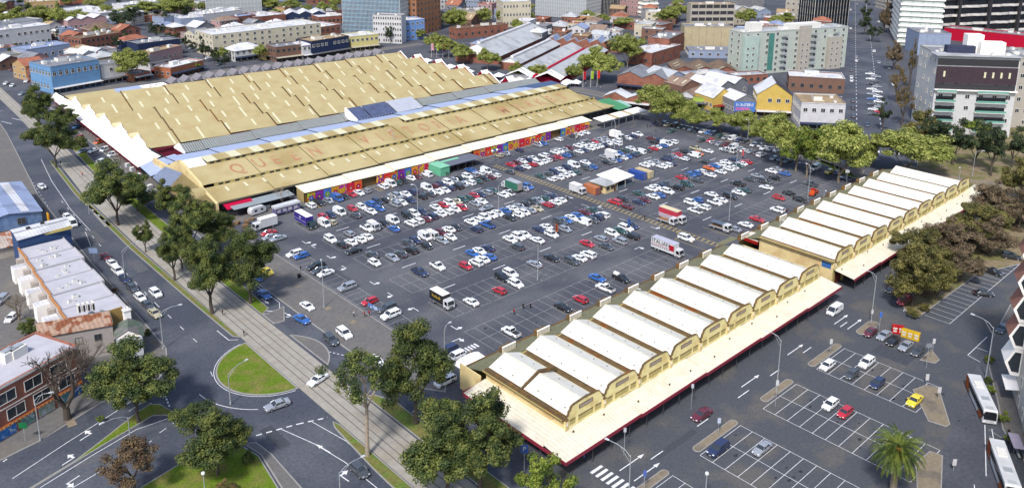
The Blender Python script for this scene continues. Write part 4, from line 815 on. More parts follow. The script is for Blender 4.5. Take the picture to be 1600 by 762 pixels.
# wide street beyond the market, running on the other city grid
def sline(mb, p, q, w, z, m, dash=None):
    p=Vector((p[0],p[1]));q=Vector((q[0],q[1]));d=q-p;L=d.length;d.normalize();n=Vector((-d.y,d.x))*w/2
    t=0
    while t<L:
        e=min(L,t+(dash[0] if dash else L)); a=p+d*t; c=p+d*e
        mb.face([(a.x-n.x,a.y-n.y,z),(c.x-n.x,c.y-n.y,z),(c.x+n.x,c.y+n.y,z),(a.x+n.x,a.y+n.y,z)],m)
        t=e+(dash[1] if dash else 0)
    return mb
b=MB(); sline(b,(318,143),(1400,665),36,.008,asphalt_road); sline(b,(60,449),(310,452),17,.009,asphalt_road); sline(b,(306,240),(306,470),14,.0095,asphalt)
sline(b,(190,462),(215,900),9,.0085,asphalt_road); sline(b,(340,250),(700,470),16,.0087,asphalt_road)
struct('distant_roads',b)
b=MB()
sline(b,(357,160),(1300,615),.3,.02,paint,(3,6)); sline(b,(365,152.5),(1300,604),.3,.02,paint,(3,6)); sline(b,(324,152),(334,131),3,.02,paint,(.7,.8))
sline(b,(70,444),(300,447),.2,.02,paint,(3,5))
struct('distant_road_markings',b)
def kerbed(name, pts, top, h=.12, kw=.25, kb=kerbm, **k):
    """a raised slab with a kerb stone rim"""
    b=MB(); b.prism(pts,0,h,kb,bottom=False)
    cx=sum(p[0] for p in pts)/len(pts); cy=sum(p[1] for p in pts)/len(pts)
    n=len(pts); a=sum(pts[i][0]*pts[(i+1)%n][1]-pts[(i+1)%n][0]*pts[i][1] for i in range(n)); P=pts if a>0 else pts[::-1]
    inn=[]
    for i in range(n):
        p0,p1,p2=Vector(P[i-1]),Vector(P[i]),Vector(P[(i+1)%n])
        d1=(p1-p0).normalized(); d2=(p2-p1).normalized(); n1=Vector((-d1.y,d1.x)); n2=Vector((-d2.y,d2.x)); m=(n1+n2)
        m=m.normalized()*min(kw*1.6, kw/max(.3,m.normalized().dot(n1))) if m.length>1e-6 else n1*kw
        inn.append((p1.x+m.x,p1.y+m.y))
    b.face([(x,y,h+.015) for x,y in inn], top)
    return struct(name,b)
def arc(cx,cy,r,a0,a1,n=20): return [(cx+r*math.cos(R(a0+(a1-a0)*i/n)),cy+r*math.sin(R(a0+(a1-a0)*i/n))) for i in range(n+1)]
# tram reserve
b=MB(); poly(b,[(72.2,-60),(80.4,-60),(80.4,145),(80.5,205),(81.5,240),(83.5,320),(88,420),(92,520),(87,520),(83,420),(79,355),(74,296),(72.6,240),(72.2,170)],.03,concrete_m); struct('tram_track_bed',b)
def railx(y,o): return 74.0+o+(0 if y<205 else (y-205)*.045)
b=MB()
for o in (0,1.435,3.2,4.635):
    ys=[-60,205,240,300,360,420,520]
    for y0,y1 in zip(ys,ys[1:]): b.face([(railx(y0,o)-.1,y0,.036),(railx(y0,o)+.1,y0,.036),(railx(y1,o)+.1,y1,.036),(railx(y1,o)-.1,y1,.036)],steel_rail)
struct('tram_rails',b)
b=MB(); y=-40
while y<300:
    b.face([(railx(y,-1.6),y,.033),(railx(y,6.2),y,.033),(railx(y,6.2),y+.05,.033),(railx(y,-1.6),y+.05,.033)],mat('joint',(.2,.185,.165))); y+=4
struct('track_bed_joints',b)
b=MB()
for pts in ([(10+60*0,0)],): pass
rd=[(70.2,-60),(72.0,-60),(72.0,126.5),(71.3,129.5),(70.2,129.5),(69.6,118),(69.4,105)]
kerbed('verge_grass_near',[(68.8,-60),(72.0,-60),(72.0,127),(71.4,129),(70.6,127),(69.5,112),(68.9,90)],grass_dry)
kerbed('verge_grass_left',[(70.9,173),(72.1,171.5),(72.1,240),(73.6,300),(77,345),(75.6,345),(72,300),(70.4,240),(70.5,200)],grass_dry)
kerbed('verge_grass_right_near',[(80.8,-40),(84.6,-40),(84.4,126),(82.6,131),(80.8,132)],grass_dry)
kerbed('verge_grass_right',[(80.8,178),(83.6,180),(84.6,200),(85.6,260),(87.5,322),(90.5,360),(92,388),(90,388),(87,358),(84.2,322),(82,260),(80.8,205)],grass_m)
kerbed('roundabout_grass',[p for p in arc(73,156,12.4,94.4,265.6,30) if p[0]<72.15],grass_m,kw=.35)
kerbed('roundabout_paved_side',[p for p in arc(73,156,11.9,52,-52,20) if p[0]>80.5],paving,kw=.35)
kerbed('splitter_island',[(80.8,172),(83.5,171.5),(87,178.5),(85,178),(80.8,178)],paving,kw=.3)
kerbed('median_grass',[(19,145.4),(23.1,147),(36,151.2),(46.0,154.2),(49.3,151.6),(50,150.6),(48.5,157.2),(47,158.6),(44.2,157.6),(36,152.9),(30.6,150),(20,146.6)],grass_m)
kerbed('corner_lawn',[(30,110),(33,133),(37.1,134.8),(44,136.4),(50,137),(55,133.6),(56,129),(54.5,118),(53,100),(50,60),(25,60)],grass_m)
kerbed('corner_footpath',[(55.4,134.2),(57.4,133),(58,128),(57.6,115),(56.5,95),(54,60),(50.4,60),(53.4,100),(54.9,118),(56.3,129)],paving)
# left footpath and corner
kerbed('left_footpath',[(16,158),(27.6,160.4),(39.5,165.4),(45.1,167),(51.9,166.6),(55.4,171.4),(57.6,178),(58,190),(59.4,240),(62.6,307),(68,355),(73,400),(76,440),(60,440),(52,400),(50,380),(40,300),(20,240),(16,200)],paving,kw=.3)
b=MB()
for x,y,s in ((58.2,219,1.1),(57.6,213,1.2),(57.2,207,1.0),(57.8,201,1.1),(57.2,195,1.0),(57.0,188,1.3),(56.6,182,1.5),(33.5,162.6,1.6)):
    b.box(x-s*.6,x+s*.4,y-s,y+s,.12,.15,paving_tan)
struct('tree_pits',b)
# car-park side footpath
kerbed('car_park_footpath',[(87.7,150),(87.6,205),(90,262),(94,330),(98.6,440),(99.5,440),(99,300),(98.5,240),(98.8,226),(100.2,215),(100.4,148),(99.6,128),(94,122),(90,128),(88.2,141)],paving,kw=.3)
kerbed('far_market_footpath',[(99,437.5),(99,441),(160,442),(300,443),(300,437)],paving)
kerbed('opposite_footpath',[(98,459),(98,466),(210,470),(340,468),(340,461),(200,459.5)],paving)
kerbed('market_front_footpath',[(97,245),(97,238),(120,239),(125,237.6),(285,237.6),(285,246)],paving)
kerbed('arcade_footpath',[(300.5,236),(300.5,150),(298,142),(291,127),(303,131),(306,150),(306,240),(306,300),(301,300)],paving)
kerbed('east_verge_grass',[(290.6,131.5),(300,150),(305,165),(305.4,166),(303,150),(297.5,135),(291.5,128)],grass_m)
kerbed('far_street_footpath',[(318,160),(331,166),(331,205),(330,240),(323,300),(315,300),(319,240),(321,200)],paving)
kerbed('park_grass',[(305,112),(318,118),(345,128),(375,140),(420,110),(400,60),(345,40),(262,60),(238,68.6),(201,69.3),(199.6,71.5),(203,74.2),(262,83),(303,84)],park_ground)
b=MB(); 
for pts in ([(318,124),(322,124),(322,100),(330,86),(332,70),(327,70),(325,86),(317,100)],[(300,84.5),(317,98),(318,95),(303,82.5)]): poly(b,pts,.15,paving_tan)
struct('park_path',b)
kerbed('tram_stop_platform',[(70.3,262),(72.3,262),(72.7,285),(71.6,285)],concrete_m)
# right-hand car park islands
def capsule(x0,x1,y,r,n=6): return arc(x1-r,y,r,-90,90,n)+arc(x0+r,y,r,90,270,n)
for i,(x0,x1,yy,rr) in enumerate(((99.6,108.6,76.1,.85),(116.8,130.6,76.1,.9),(140.4,151.9,76.2,.9),(160,173.6,76.3,.9),(181.6,190.4,75.4,1.3))):
    kerbed('kerbed_island',capsule(x0,x1,yy,rr),paving_tan,kw=.18)
kerbed('kerbed_island',[(180.6,61.0),(181.8,58.1),(184,58),(187.4,61.2)],paving_tan,kw=.2)
kerbed('kerbed_island',[(158.9,50.6),(159.6,47.4),(161,47.2),(172.5,53.8),(171.6,56),(167.6,57.2)],paving_tan,kw=.2)
kerbed('kerbed_island',[(137.4,44),(138,40.8),(139.4,40.6),(150,44.4),(149.6,46.6),(144,47)],paving_tan,kw=.2)
kerbed('right_footpath',[(120,12),(147,26),(160,34.2),(167,39.8),(176,43.6),(189,49.6),(203,53.6),(225,56.5),(225,48),(190,36),(160,20),(130,5)],paving)
# ------------------------------------------------------------------ painted markings
def rect(mb,x0,x1,y0,y1,z,m): mb.face([(x0,y0,z),(x1,y0,z),(x1,y1,z),(x0,y1,z)],m)
LW=.09
b=MB(); z=.014
MIDS=[150.9,168.2,186.3,203.6,220.8]
for i,my in enumerate(MIDS):
    for (x0,x1) in ((115.2,194.8),(204.2,284)):
        xs=[x0+3.03*k for k in range(int((x1-x0)/3.03)+1)]
        for x in xs: rect(b,x-LW/2,x+LW/2,my-5.35,my+5.35,z,paint_worn)
        rect(b,xs[0],xs[-1],my-LW/2,my+LW/2,z+.002,paint_worn)
        for s in (-5.35,5.35): rect(b,xs[0],xs[-1],my+s-LW/2,my+s+LW/2,z+.002,paint_worn)
# row along the shed fence
xs=[112.6+3.03*k for k in range(26)]+[211.5+3.03*k for k in range(25)]
for x in xs: rect(b,x-LW/2,x+LW/2,127.8,138.6,z,paint_worn)
for y in (138.6,133.2): rect(b,112.6,188.4,y-LW/2,y+LW/2,z+.002,paint_worn); rect(b,211.5,284,y-LW/2,y+LW/2,z+.002,paint_worn)
# left kerb row
for k in range(24):
    y=150.6+2.75*k
    if y<208: rect(b,100.9,106.3,y-LW/2,y+LW/2,z,paint_worn)
rect(b,106.25,106.35,150.6,206,z+.002,paint_worn); rect(b,100.85,100.95,150.6,206,z+.002,paint_worn)
for k in range(30):
    y=140+2.7*k
    if y<216: rect(b,286.5,291.8,y-LW/2,y+LW/2,z,paint_worn) if y<196 else None; rect(b,297.2,302.5,y-LW/2,y+LW/2,z,paint_worn)
rect(b,297.1,297.2,140,216,z+.002,paint_y)
for k in range(46): x=124.6+3.03*k; rect(b,x-LW/2,x+LW/2,232.8,237.4,z,paint_worn)
struct('parking_bay_lines',b)
b=MB()
for my in [142.2,159.6,177.2,195,212.2,229]:      # lane centre dashes
    for x in (122,140,158,176,214,232,250,268):
        if (int(my)+int(x))%3: rect(b,x,x+4.6,my-.13,my+.13,.015,paint)
def arrow(mb,x,y,ang,L=3.6,m=paint,bend=0,z=.018):
    a=R(ang); c,s=math.cos(a),math.sin(a)
    T=lambda u,v:(x+u*c-v*s,y+u*s+v*c,z)
    if not bend:
        mb.face([T(0,-.1),T(L-1.5,-.1),T(L-1.5,.1),T(0,.1)],m); mb.face([T(L-1.5,-.42),T(L,0),T(L-1.5,.42)],m)
    else:
        sg=1 if bend>0 else -1; k=L*.55
        q=[T(0,-.1),T(k,-.1),T(k,.1),T(0,.1)]; mb.face(q,m)
        q=[T(k-.05,-.12*sg),T(k+.35,-.12*sg),T(k+.35,.75*sg),T(k-.05,.75*sg)]; mb.face(q if sg>0 else q[::-1],m)
        q=[T(k-.5,.75*sg),T(k+.85,.75*sg),T(k+.2,1.75*sg)]; mb.face(q if sg>0 else q[::-1],m)
for (x,y,a,bd) in ((110.5,198,-90,1),(110.2,189.5,-90,-1),(110.4,212,-90,1),(110.8,205,90,-1),(110.6,176,-90,1),(110.5,167.5,-90,-1),(110.6,154,90,1),(112,143,-90,1),(107.5,137,0,-1),
    (197.3,150,-90,1),(197.6,170,90,-1),(197.3,187,-90,0),(197.3,222,90,0),(293.5,150,90,1),(294,166,90,0),(294.3,182,-90,0),(294.3,198,90,0),(285,146,-90,1),(180,142.3,0,-1)):
    arrow(b,x,y,a,3.8,paint,bd)
for p in ((195.2,155),(195.4,172),(195.4,190),(195.6,208)): rect(b,p[0],p[0]+.16,p[1],p[1]+6,.015,paint)
# loop by the food trailer
A1=arc(107.2,221,4.4,80,250,16)
for p,q in zip(A1,A1[1:]): sline(b,p,q,.14,.016,paint_worn)
for k in range(7): rect(b,105.2+k*.9,105.7+k*.9,131.2,133,.016,paint)
struct('car_park_arrows',b)
b=MB()     # yellow hatched walkway
for x in (199.7,202.1): rect(b,x-.08,x+.08,127,229,.0145,paint_y)
y=127.4
while y<228: b.face([(199.8,y,.017),(202.0,y+.25,.017),(202.0,y+.75,.017),(199.8,y+.5,.017)],paint_y); y+=1.75
for x in (209.3,195.0): rect(b,x-.09,x+.09,128.2,139,.0145,paint_y)
rect(b,195,199,138.9,139.1,.0147,paint_y)
for k in range(5):
    rect(b,126.5+k*.9,127+k*.9,232.8,236.5,.016,paint_y); rect(b,152+k*1.2,152.3+k*1.2,232.5,237,.016,paint_y)
for q in ((262,228.5),(268,231),(276,232.5),(283,229)): sline(b,q,(q[0]+5,q[1]+1.2),.22,.016,paint_y)
sline(b,(296.7,200),(296.7,142),.16,.0165,paint_y)
struct('yellow_walkway_hatching',b)
b=MB()     # right-hand lots
def lot(x0,x1,ytop,ybot,pitch=2.66,skip=()):
    xm=(x0+x1)/2; y=ytop; k=0
    while y>ybot-.1:
        rect(b,x0,x1,y-LW/2,y+LW/2,.014,paint); y-=pitch
    for x in (x0,xm,x1): rect(b,x-LW/2,x+LW/2,ybot,ytop,.0165,paint)
lot(160.0,172.8,74.7,53.5); lot(138.2,151.3,74.7,45.5); lot(116.6,130,74.7,41); lot(95.5,108.3,74.7,30)
x=203.0
while x<262: rect(b,x-LW/2,x+LW/2,63.0,68.9,.014,paint); x+=2.75
rect(b,203,262,62.95,63.05,.0165,paint)
for (x,y,L,a) in ((102.2,81.9,7,1),(102,78.4,7.4,1),(141.6,81.9,7,1),(181.8,81.7,7,1),(181.9,78.4,7.3,1),(137.7,80.2,4.1,0),(108.9,80.1,3.6,0),(123.4,80.2,3.7,0),(181.6,80.1,3.5,0),(150,80.1,3.7,0),(164,80.1,3.7,0),(160.5,82,7,1)):
    if a: arrow(b,x,y,0,L)
    else: rect(b,x,x+L,y-.1,y+.1,.016,paint)
y=85.2
while y>77.6: rect(b,97.9,100.9,y-.62,y,.016,paint); y-=1.25
arrow(b,182,51.4,215,4.6)
for p,q in (((166,42.6),(150,37.0)),((165.6,41.2),(158,38.0)),((146,37.6),(143,36.4)),((191,54.6),(203,54.6)),((191,54.6),(190,51.6)),((196,54.6),(196,52)),((201,73.2),(204,74)),((204.5,70.8),(204.5,74))): sline(b,p,q,.14,.016,paint)
for k in range(5): sline(b,(165-k*2.2,41.6-k*.8),(164-k*2.2,38.8-k*.8),.13,.0162,paint_worn)
struct('side_car_park_lines',b)
b=MB()     # roads round the roundabout
def curve(pts,w=.14,m=paint,z=.016,dash=None):
    for p,q in zip(pts,pts[1:]): sline(b,p,q,w,z,m,dash)
curve(arc(73,156,12.75,100,262,24),.14)
curve([p for p in arc(73,156,17.2,182,232,10)],.15)
curve([(49.6,155.2),(50.4,159.6),(51.4,163.2)],.3,dash=(.7,.6)); curve([(58.3,134.9),(62,133.9),(66,132.8),(71.4,130.8)],.3,dash=(1.1,.8))
curve([(62.8,133.6),(65.4,125),(66.8,117),(67.3,108),(67.3,40)],.14); curve([(68.4,131.6),(70.2,122),(70.0,112)],.12)
curve([(21,152.2),(31,156.6),(40,160.2),(49.5,164.4)],.14); curve([(24,146.4),(33,149.4),(42,152.0),(49.7,151.2)],.14)
curve([(20,140.2),(28,142.6),(38,145.2),(43,146.6)],.14); curve([(45,148.0),(50,150)],.13,dash=(1.6,1.6))
curve([(18,157),(22,159)],.25,dash=(.8,.8)); curve([(43,159),(47.4,161)],.14); curve([(44,157.4),(47.4,158.9)],.12)
for (x,y,a,bd) in ((66.2,121,100,0),(64.6,112,97,-1),(28.5,150.2,22,1),(33,155.6,22,1),(42,156.6,22,0),(30,145.2,200,1),(85.3,176.5,-82,0),(84.6,186,-88,0)): arrow(b,x,y,a,4,paint,bd)
curve([(63.8,176),(63.6,200),(64.4,240),(67,300)],.14,dash=(2.2,5.4)); curve([(64.6,262),(62.6,250)],.13); curve([(70.6,240),(72,270),(74.4,300),(80,350),(84.5,400)],.13)
curve([(66,262),(66.8,285),(70,320),(74,350)],.13); curve([(57.4,181),(58.2,220),(61.4,285),(66,340)],.1,dash=(1.6,2.4))
curve([(84.2,152.2),(86.2,148)],.2,dash=(.6,.5)); curve([(82.2,175.3),(87.2,171.2)],.3,dash=(.9,.7)); curve([(81,178.6),(84.6,176.2),(87,181),(87,205)],.13); curve([(81.5,180.4),(84.9,176.8)],.25)
curve([(71.3,170.8),(69.6,172),(69.4,178)],.16); curve([(61,162),(60.6,160)],.12)
curve([(86.2,118),(86.2,112)],.12); curve([(84.8,121),(88.5,122.3),(88.5,118)],.14)
for k in range(4): sline(b,(70.5+k*5,420+k*3),(73+k*5,412+k*3),.3,.017,paint)
struct('road_markings',b)
# worn patches, drain covers
b=MB()
rnd=random.Random(3)
for x,y in ((118,160.5),(127.5,145.4),(150.6,160.6),(171.8,160.9),(193.6,160.5),(229.5,141.6),(247.8,159.4),(112,160.5),(171.9,143.8),(150.3,142.1),(192,177)):
    b.face([(x-.6,y-.6,.018),(x+.6,y-.6,.018),(x+.6,y+.6,.018),(x-.6,y+.6,.018)],asphalt_patch); b.face([(x-.32,y-.32,.021),(x+.32,y-.32,.021),(x+.32,y+.32,.021),(x-.32,y+.32,.021)],dark_steel)
for x,y in ((95,186),(94.5,170),(95.4,160),(91,192)): b.face([(x-.8,y-.8,.15),(x+.8,y-.8,.15),(x+.8,y+.8,.15),(x-.8,y+.8,.15)],paving_tan)
struct('drain_covers',b)

b=MB(); rnd=random.Random(12); stain=mat('oil_stain',(.030,.031,.036),.85,.3,2); pale=mat('pale_patch',(.092,.094,.106),.9,.2,1.5)
def blob(x,y,r,m,z):
    n=9; b.face([(x+r*math.cos(a*6.283/n)*rnd.uniform(.6,1.15),y+r*math.sin(a*6.283/n)*rnd.uniform(.6,1.15)*.7,z) for a in range(n)],m)
for k in range(230):
    my=rnd.choice(MIDS+[133.2]); x=115+rnd.random()*165; blob(x,my+rnd.choice((-2.6,2.6))+rnd.uniform(-1,1),rnd.uniform(.2,.55),stain,.0112)
for k in range(90):
    x0,x1=rnd.choice(((160,172.8),(138.2,151.3),(116.6,130),(95.5,108.3))); blob(rnd.uniform(x0+1,x1-1),rnd.uniform(44,74),rnd.uniform(.2,.6),stain,.0112)
struct('oil_stains',b)
b=MB()
for (x0,x1,y0,y1) in ((120,131,141,143.4),(150,156,158.6,160.4),(172,186,176,178),(226,238,159,160.6),(108,113,176,189),(141,147,195,196.6),(256,270,141,143),(192,196,142,150),(60,63,196,214),(66.5,69.5,222,231),(63,67,250,262),(59.5,62,128,136),(110,122,79,80.4),(176,181,62,70),(30,38,147.3,149.2)): b.face([(x0,y0,.0098),(x1,y0,.0098),(x1,y1,.0098),(x0,y1,.0098)],pale if (x0*7)%3<1.6 else asphalt_patch if 0 else mat('dark_patch',(.054,.058,.070),.9,.2,1.5))
struct('asphalt_repairs',b)
# ------------------------------------------------------------------ white sheds in front
def front_shed(label, X0, n, pitch, west_canopy, far):
    X1=X0+n*pitch; Y0,Y1=92.0,114.2
    t=thing('market_shed',label,'market shed',(X0,Y0,0))
    ox,oy=X0,Y0; D=Y1-Y0; LN=X1-X0
    EV,RG=7.0,8.75
    # walls below the roof
    b=MB(); b.box(0,LN,0,.3,4.9,7.0,cream_wall); b.box(0,.3,.3,D,0 if far else 4.6,7.0,cream_side); b.box(LN-.3,LN,.3,D,0,7.0,cream_side)
    b.box(.3,LN-.3,D-.3,D,0,7.0,cream_trim); b.obj('wall',t)
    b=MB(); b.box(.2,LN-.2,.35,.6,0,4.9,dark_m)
    for k in range(n*2):
        x=k*pitch/2
        b.box(x+.1,x+1.1,.05,.34,0,4.8,cream_trim)
        if k%3!=1: b.box(x+1.6,x+pitch/2-.4,.15,.34,.1,2.9,pmat('shop_door_%d'%(k%3),[(120,60,50),(70,90,110),(150,140,120)][k%3]))
    b.obj('shopfront',t)
    for i in range(n):
        x0=i*pitch; xc=x0+pitch/2
        # front gable parapet
        b=MB()
        pr=[(x0+.25,4.9),(x0+pitch-.25,4.9),(x0+pitch-.25,7.5),(x0+pitch-.6,7.75),(x0+pitch-.75,8.35),(x0+pitch-1.15,8.6),(x0+pitch-1.3,9.15),(x0+pitch-2.0,9.4),(xc,9.6),(x0+2.0,9.4),(x0+1.3,9.15),(x0+1.15,8.6),(x0+.75,8.35),(x0+.6,7.75),(x0+.25,7.5)]
        v=[(x,-.28,z) for x,z in pr]+[(x,.04,z) for x,z in pr]; m=len(pr)
        b.mesh_(v,[tuple(range(m))],cream_wall); b.mesh_(v,[tuple(range(m,2*m))[::-1]],cream_trim)
        b.mesh_(v,[(k,k+m,(k+1)%m+m,(k+1)%m) for k in range(m)],brown_trim)
        g=b.obj('gable_parapet',t)
        b=MB()
        for p,q in zip(pr[2:],pr[3:]):
            P=Vector((p[0],0,p[1]));Q=Vector((q[0],0,q[1])); d=(Q-P).normalized(); nn=Vector((-d.z,0,d.x))*-.09
            if nn.z<0: nn=-nn
            b.mesh_([P+Vector((0,-.36,0)),Q+Vector((0,-.36,0)),Q+Vector((0,.1,0)),P+Vector((0,.1,0)),P+nn+Vector((0,-.36,0)),Q+nn+Vector((0,-.36,0)),Q+nn+Vector((0,.1,0)),P+nn+Vector((0,.1,0))],[(3,2,1,0),(4,5,6,7),(0,1,5,4),(2,3,7,6),(0,4,7,3),(1,2,6,5)],brown_trim)
        b.obj('coping',g)
        b=MB(); b.box(x0+3.3,x0+pitch-3.3,-.36,-.3,7.95,8.75,brown_trim); b.box(x0+3.45,x0+pitch-3.45,-.40,-.362,8.08,8.62,pmat('vent_louvre',(188,172,160),var=.2,scale=3)); b.obj('louvre',g)
        b=MB()
        for (a,c) in ((.9,2.4),(3.2,pitch-3.2),(pitch-2.6,pitch-.9)):
            b.box(x0+a,x0+c,-.33,-.29,5.5,6.5,cream_trim); b.box(x0+a+.12,x0+c-.12,-.30,-.285,5.62,6.38,cream_wall)
            b.box(x0+a,x0+c,-.40,-.335,6.5,6.62,brown_trim)
        b.obj('wall_panels',g)
        b=MB(); b.box(x0-.3,x0+.3,-.5,-.28,4.9,6.95,cream_side); b.box(x0-.38,x0+.38,-.56,-.22,6.95,7.15,brown_trim); b.box(x0-.14,x0+.14,-.62,-.5,5.9,6.5,frame_w)
        b.obj('pilaster',g)
        # roof slopes
        b=MB(); vg=.8
        a0=x0+vg; a1=x0+pitch-vg
        yF=.05; yB=D+.25
        cut=D
        b.sheet((a0,yF,EV+.1),(xc,yF,RG),(xc,yB,RG),(a0,yB,EV+.1),.12,white_roof)
        b.sheet((xc,yF,RG),(a1,yF,EV+.1),(a1,yB,EV+.1),(xc,yB,RG),.12,white_roof)
        b.face([(a0,yB-.05,EV-.02),(xc,yB-.05,RG-.12),(a1,yB-.05,EV-.02)][::-1],cream_trim)
        b.box(xc-.14,xc+.14,yF,yB,RG-.02,RG+.05,canopy_cream)
        b.obj('roof',t)
        b=MB()
        for k in range(6):
            yy=2+k*3.6+ (i%3)*.3
            for sx,zz in ((2.6,.02),(-3.2,.02)):
                px_=xc+sx; z=RG-(abs(sx)/(pitch/2-vg))*(RG-EV-.1); b.box(px_-.1,px_+.1,yy-.1,yy+.1,z-.02,z+.16,pmat('roof_bolt',(150,145,130)))
        b.obj('roof_vents',t)
        b=MB(); b.box(x0-vg,x0+vg,.05,yB,EV-.25,EV-.02,gutter_m); b.box(x0-vg-.06,x0-vg+.04,.05,yB,EV-.02,EV+.16,cream_trim); b.box(x0+vg-.04,x0+vg+.06,.05,yB,EV-.02,EV+.16,brown_trim)
        b.obj('valley_gutter',t)
        # white vent box behind each valley
        if i or far:
            b=MB(); b.box(x0-1.7,x0+2.0,D+4.6,D+4.9,5.1,6.5,canopy_cream); b.box(x0-1.75,x0+2.05,D+4.55,D+4.95,6.5,6.6,facade_white); b.box(x0-1.5,x0+1.8,D+4.9,D+6.2,4.5,6.1,brown_trim)
            b.obj('rear_board',t)
    if not far:      # end wall of the nearest bay with brown coping and raised fire wall
        b=MB(); b.box(-.12,.42,-.3,D+.3,7.0,7.22,brown_trim)
        b.obj('end_coping',t)
        b=MB(); xm=pitch/2
        for p,q in (((.3,7.1),(xm,RG+.45)),((xm,RG+.45),(pitch-.5,RG-.75))):
            P=Vector((p[0],12.3,p[1]));Q=Vector((q[0],12.3,q[1]))
            b.mesh_([P+Vector((0,-.2,-.5)),Q+Vector((0,-.2,-.5)),Q+Vector((0,.2,-.5)),P+Vector((0,.2,-.5)),P+Vector((0,-.2,.25)),Q+Vector((0,-.2,.25)),Q+Vector((0,.2,.25)),P+Vector((0,.2,.25))],[(3,2,1,0),(4,5,6,7),(0,1,5,4),(2,3,7,6),(0,4,7,3),(1,2,6,5)],brown_trim)
        b.obj('fire_wall',t)
        for y0,y1 in ((3,6.6),(13.5,17.5)):
            b=MB(); b.box(-.05,.0,y0,y1,5.5,6.4,pmat('pink_panel_frame',(215,170,140))); b.box(-.08,-.051,y0+.15,y1-.15,5.62,6.28,cream_side); b.obj('wall_panel',t)
    # canopy to the road
    b=MB(); fb=MB(); step=pitch*2
    x=-5.8 if west_canopy else .0
    segs=[]; a=x
    bounds=[15.2,36.5,57.5,78.5,LN+(1.6 if not far else 6)]
    for e in bounds: segs.append((a,e)); a=e
    for k,(s,e) in enumerate(segs):
        dz0,dz1=(.17,-.17)
        zi,zo=4.95,4.15
        b.sheet((s,-5.7,zo+dz1),(e,-5.7,zo+dz0*.6),(e,-.02,zi+dz0*.6),(s,-.02,zi+dz1),.12,canopy_cream)
        fb.mesh_([(s,-5.85,zo+dz1-.62),(e,-5.85,zo+dz0*.6-.62),(e,-5.72,zo+dz0*.6-.62),(s,-5.72,zo+dz1-.62),(s,-5.85,zo+dz1+.06),(e,-5.85,zo+dz0*.6+.06),(e,-5.72,zo+dz0*.6+.06),(s,-5.72,zo+dz1+.06)],[(0,1,5,4),(1,2,6,5),(2,3,7,6),(3,0,4,7),(4,5,6,7),(3,2,1,0)],maroon)
    if west_canopy:
        b.sheet((-5.8,-.02,4.15),(-.0,-.02,4.9),(-.0,D+.3,4.9),(-5.8,D+.3,4.15),.12,canopy_cream)
        fb.box(-5.95,-5.82,-5.85,D+.3,3.55,4.22,maroon); fb.box(-5.82,-2.5,D+.3,D+.42,3.7,4.5,maroon)
    fb.obj('fascia',t); b.obj('canopy',t)
    b=MB()
    for k in range(int(LN*.8)):
        xx=k*1.2+random.random()*1.5; yy=-1-random.random()*4
        if k%7==0: b.box(xx,xx+.35,yy,yy+.2,4.35+ (5.7+yy)*.14,4.6+(5.7+yy)*.14,gutter_m)
    b.obj('canopy_vents',t)
    b=MB(); x=2
    while x<LN: b.tube((x,-5.2,0),(x,-5.2,4.1),.07,.07,dark_steel,6); x+=5.2
    if west_canopy:
        y=1
        while y<D: b.tube((-5.3,y,0),(-5.3,y,4.0),.07,.07,dark_steel,6); y+=5.2
    b.obj('canopy_posts',t)
    # rear lean-to
    b=MB(); b.sheet((0,D+.3,6.5),(LN,D+.3,6.5),(LN,D+6.6,4.6),(0,D+6.6,4.6),.1,olive_roof); b.box(-.4,LN+.3,D+6.6,D+6.95,4.35,4.72,brown_trim); b.obj('rear_canopy',t)
    b=MB(); b.box(0,LN,D+6.3,D+6.5,0,4.3,cream_trim); b.obj('rear_wall',t)
    if not far:
        b=MB(); b.prism([(-1.2,D+.5),(-.9,D+.5),(-.9,D+7),(-1.2,D+7)],0,5.8,cream_side); b.obj('wing_wall',t)
        b=MB(); b.mesh_([(-1,D+7,4.4),(6,D+7,4.4)]+[(2.5+3.6*math.cos(R(a)),D+9.2,4.4+1.0*math.sin(R(a))) for a in range(0,181,20)],[(0,1,2)]+[(0,2+k,3+k) for k in range(9)],facade_white)
        b.obj('curved_sign_board',t)
    else:
        b=MB(); b.box(-.03,-.06+.0,.8,3.4,4.6,6.2,pmat('blue_sign',(70,120,190))); b.obj('blue_sign',t)
        b=MB(); b.sheet((0,D+.4,5.4),(5.5,D+.4,5.4),(5.5,D+6,5.2),(0,D+6,5.2),.1,canopy_cream); b.box(-.2,0,D+.4,D+6.2,4.4,5.3,pmat('red_fascia',(165,25,25))); b.obj('end_awning',t)
    return t
shedA=front_shed('nearer cream walled market shed with nine scalloped white roof bays and red edged canopy',98.4,9,10.44,True,False)
shedB=front_shed('farther market shed with nine white roof bays beginning beside the wide parking aisle',200.8,9,10.44,False,True)
# fence wall between the car park and the sheds
t=thing('boundary_fence','low brown topped fence along the car park behind the white sheds','fence')
b=MB(); b.box(108,193,121.7,121.95,0,1.1,brown_trim); b.obj('rail',t); b=MB(); b.box(206,292,121.7,121.95,0,1.1,brown_trim); b.obj('rail',t)
b=MB(); b.sheet((193,121,4.4),(201,121,4.4),(201,123.3,4.2),(193,123.3,4.2),.1,olive_roof); b.obj('link_roof',t)
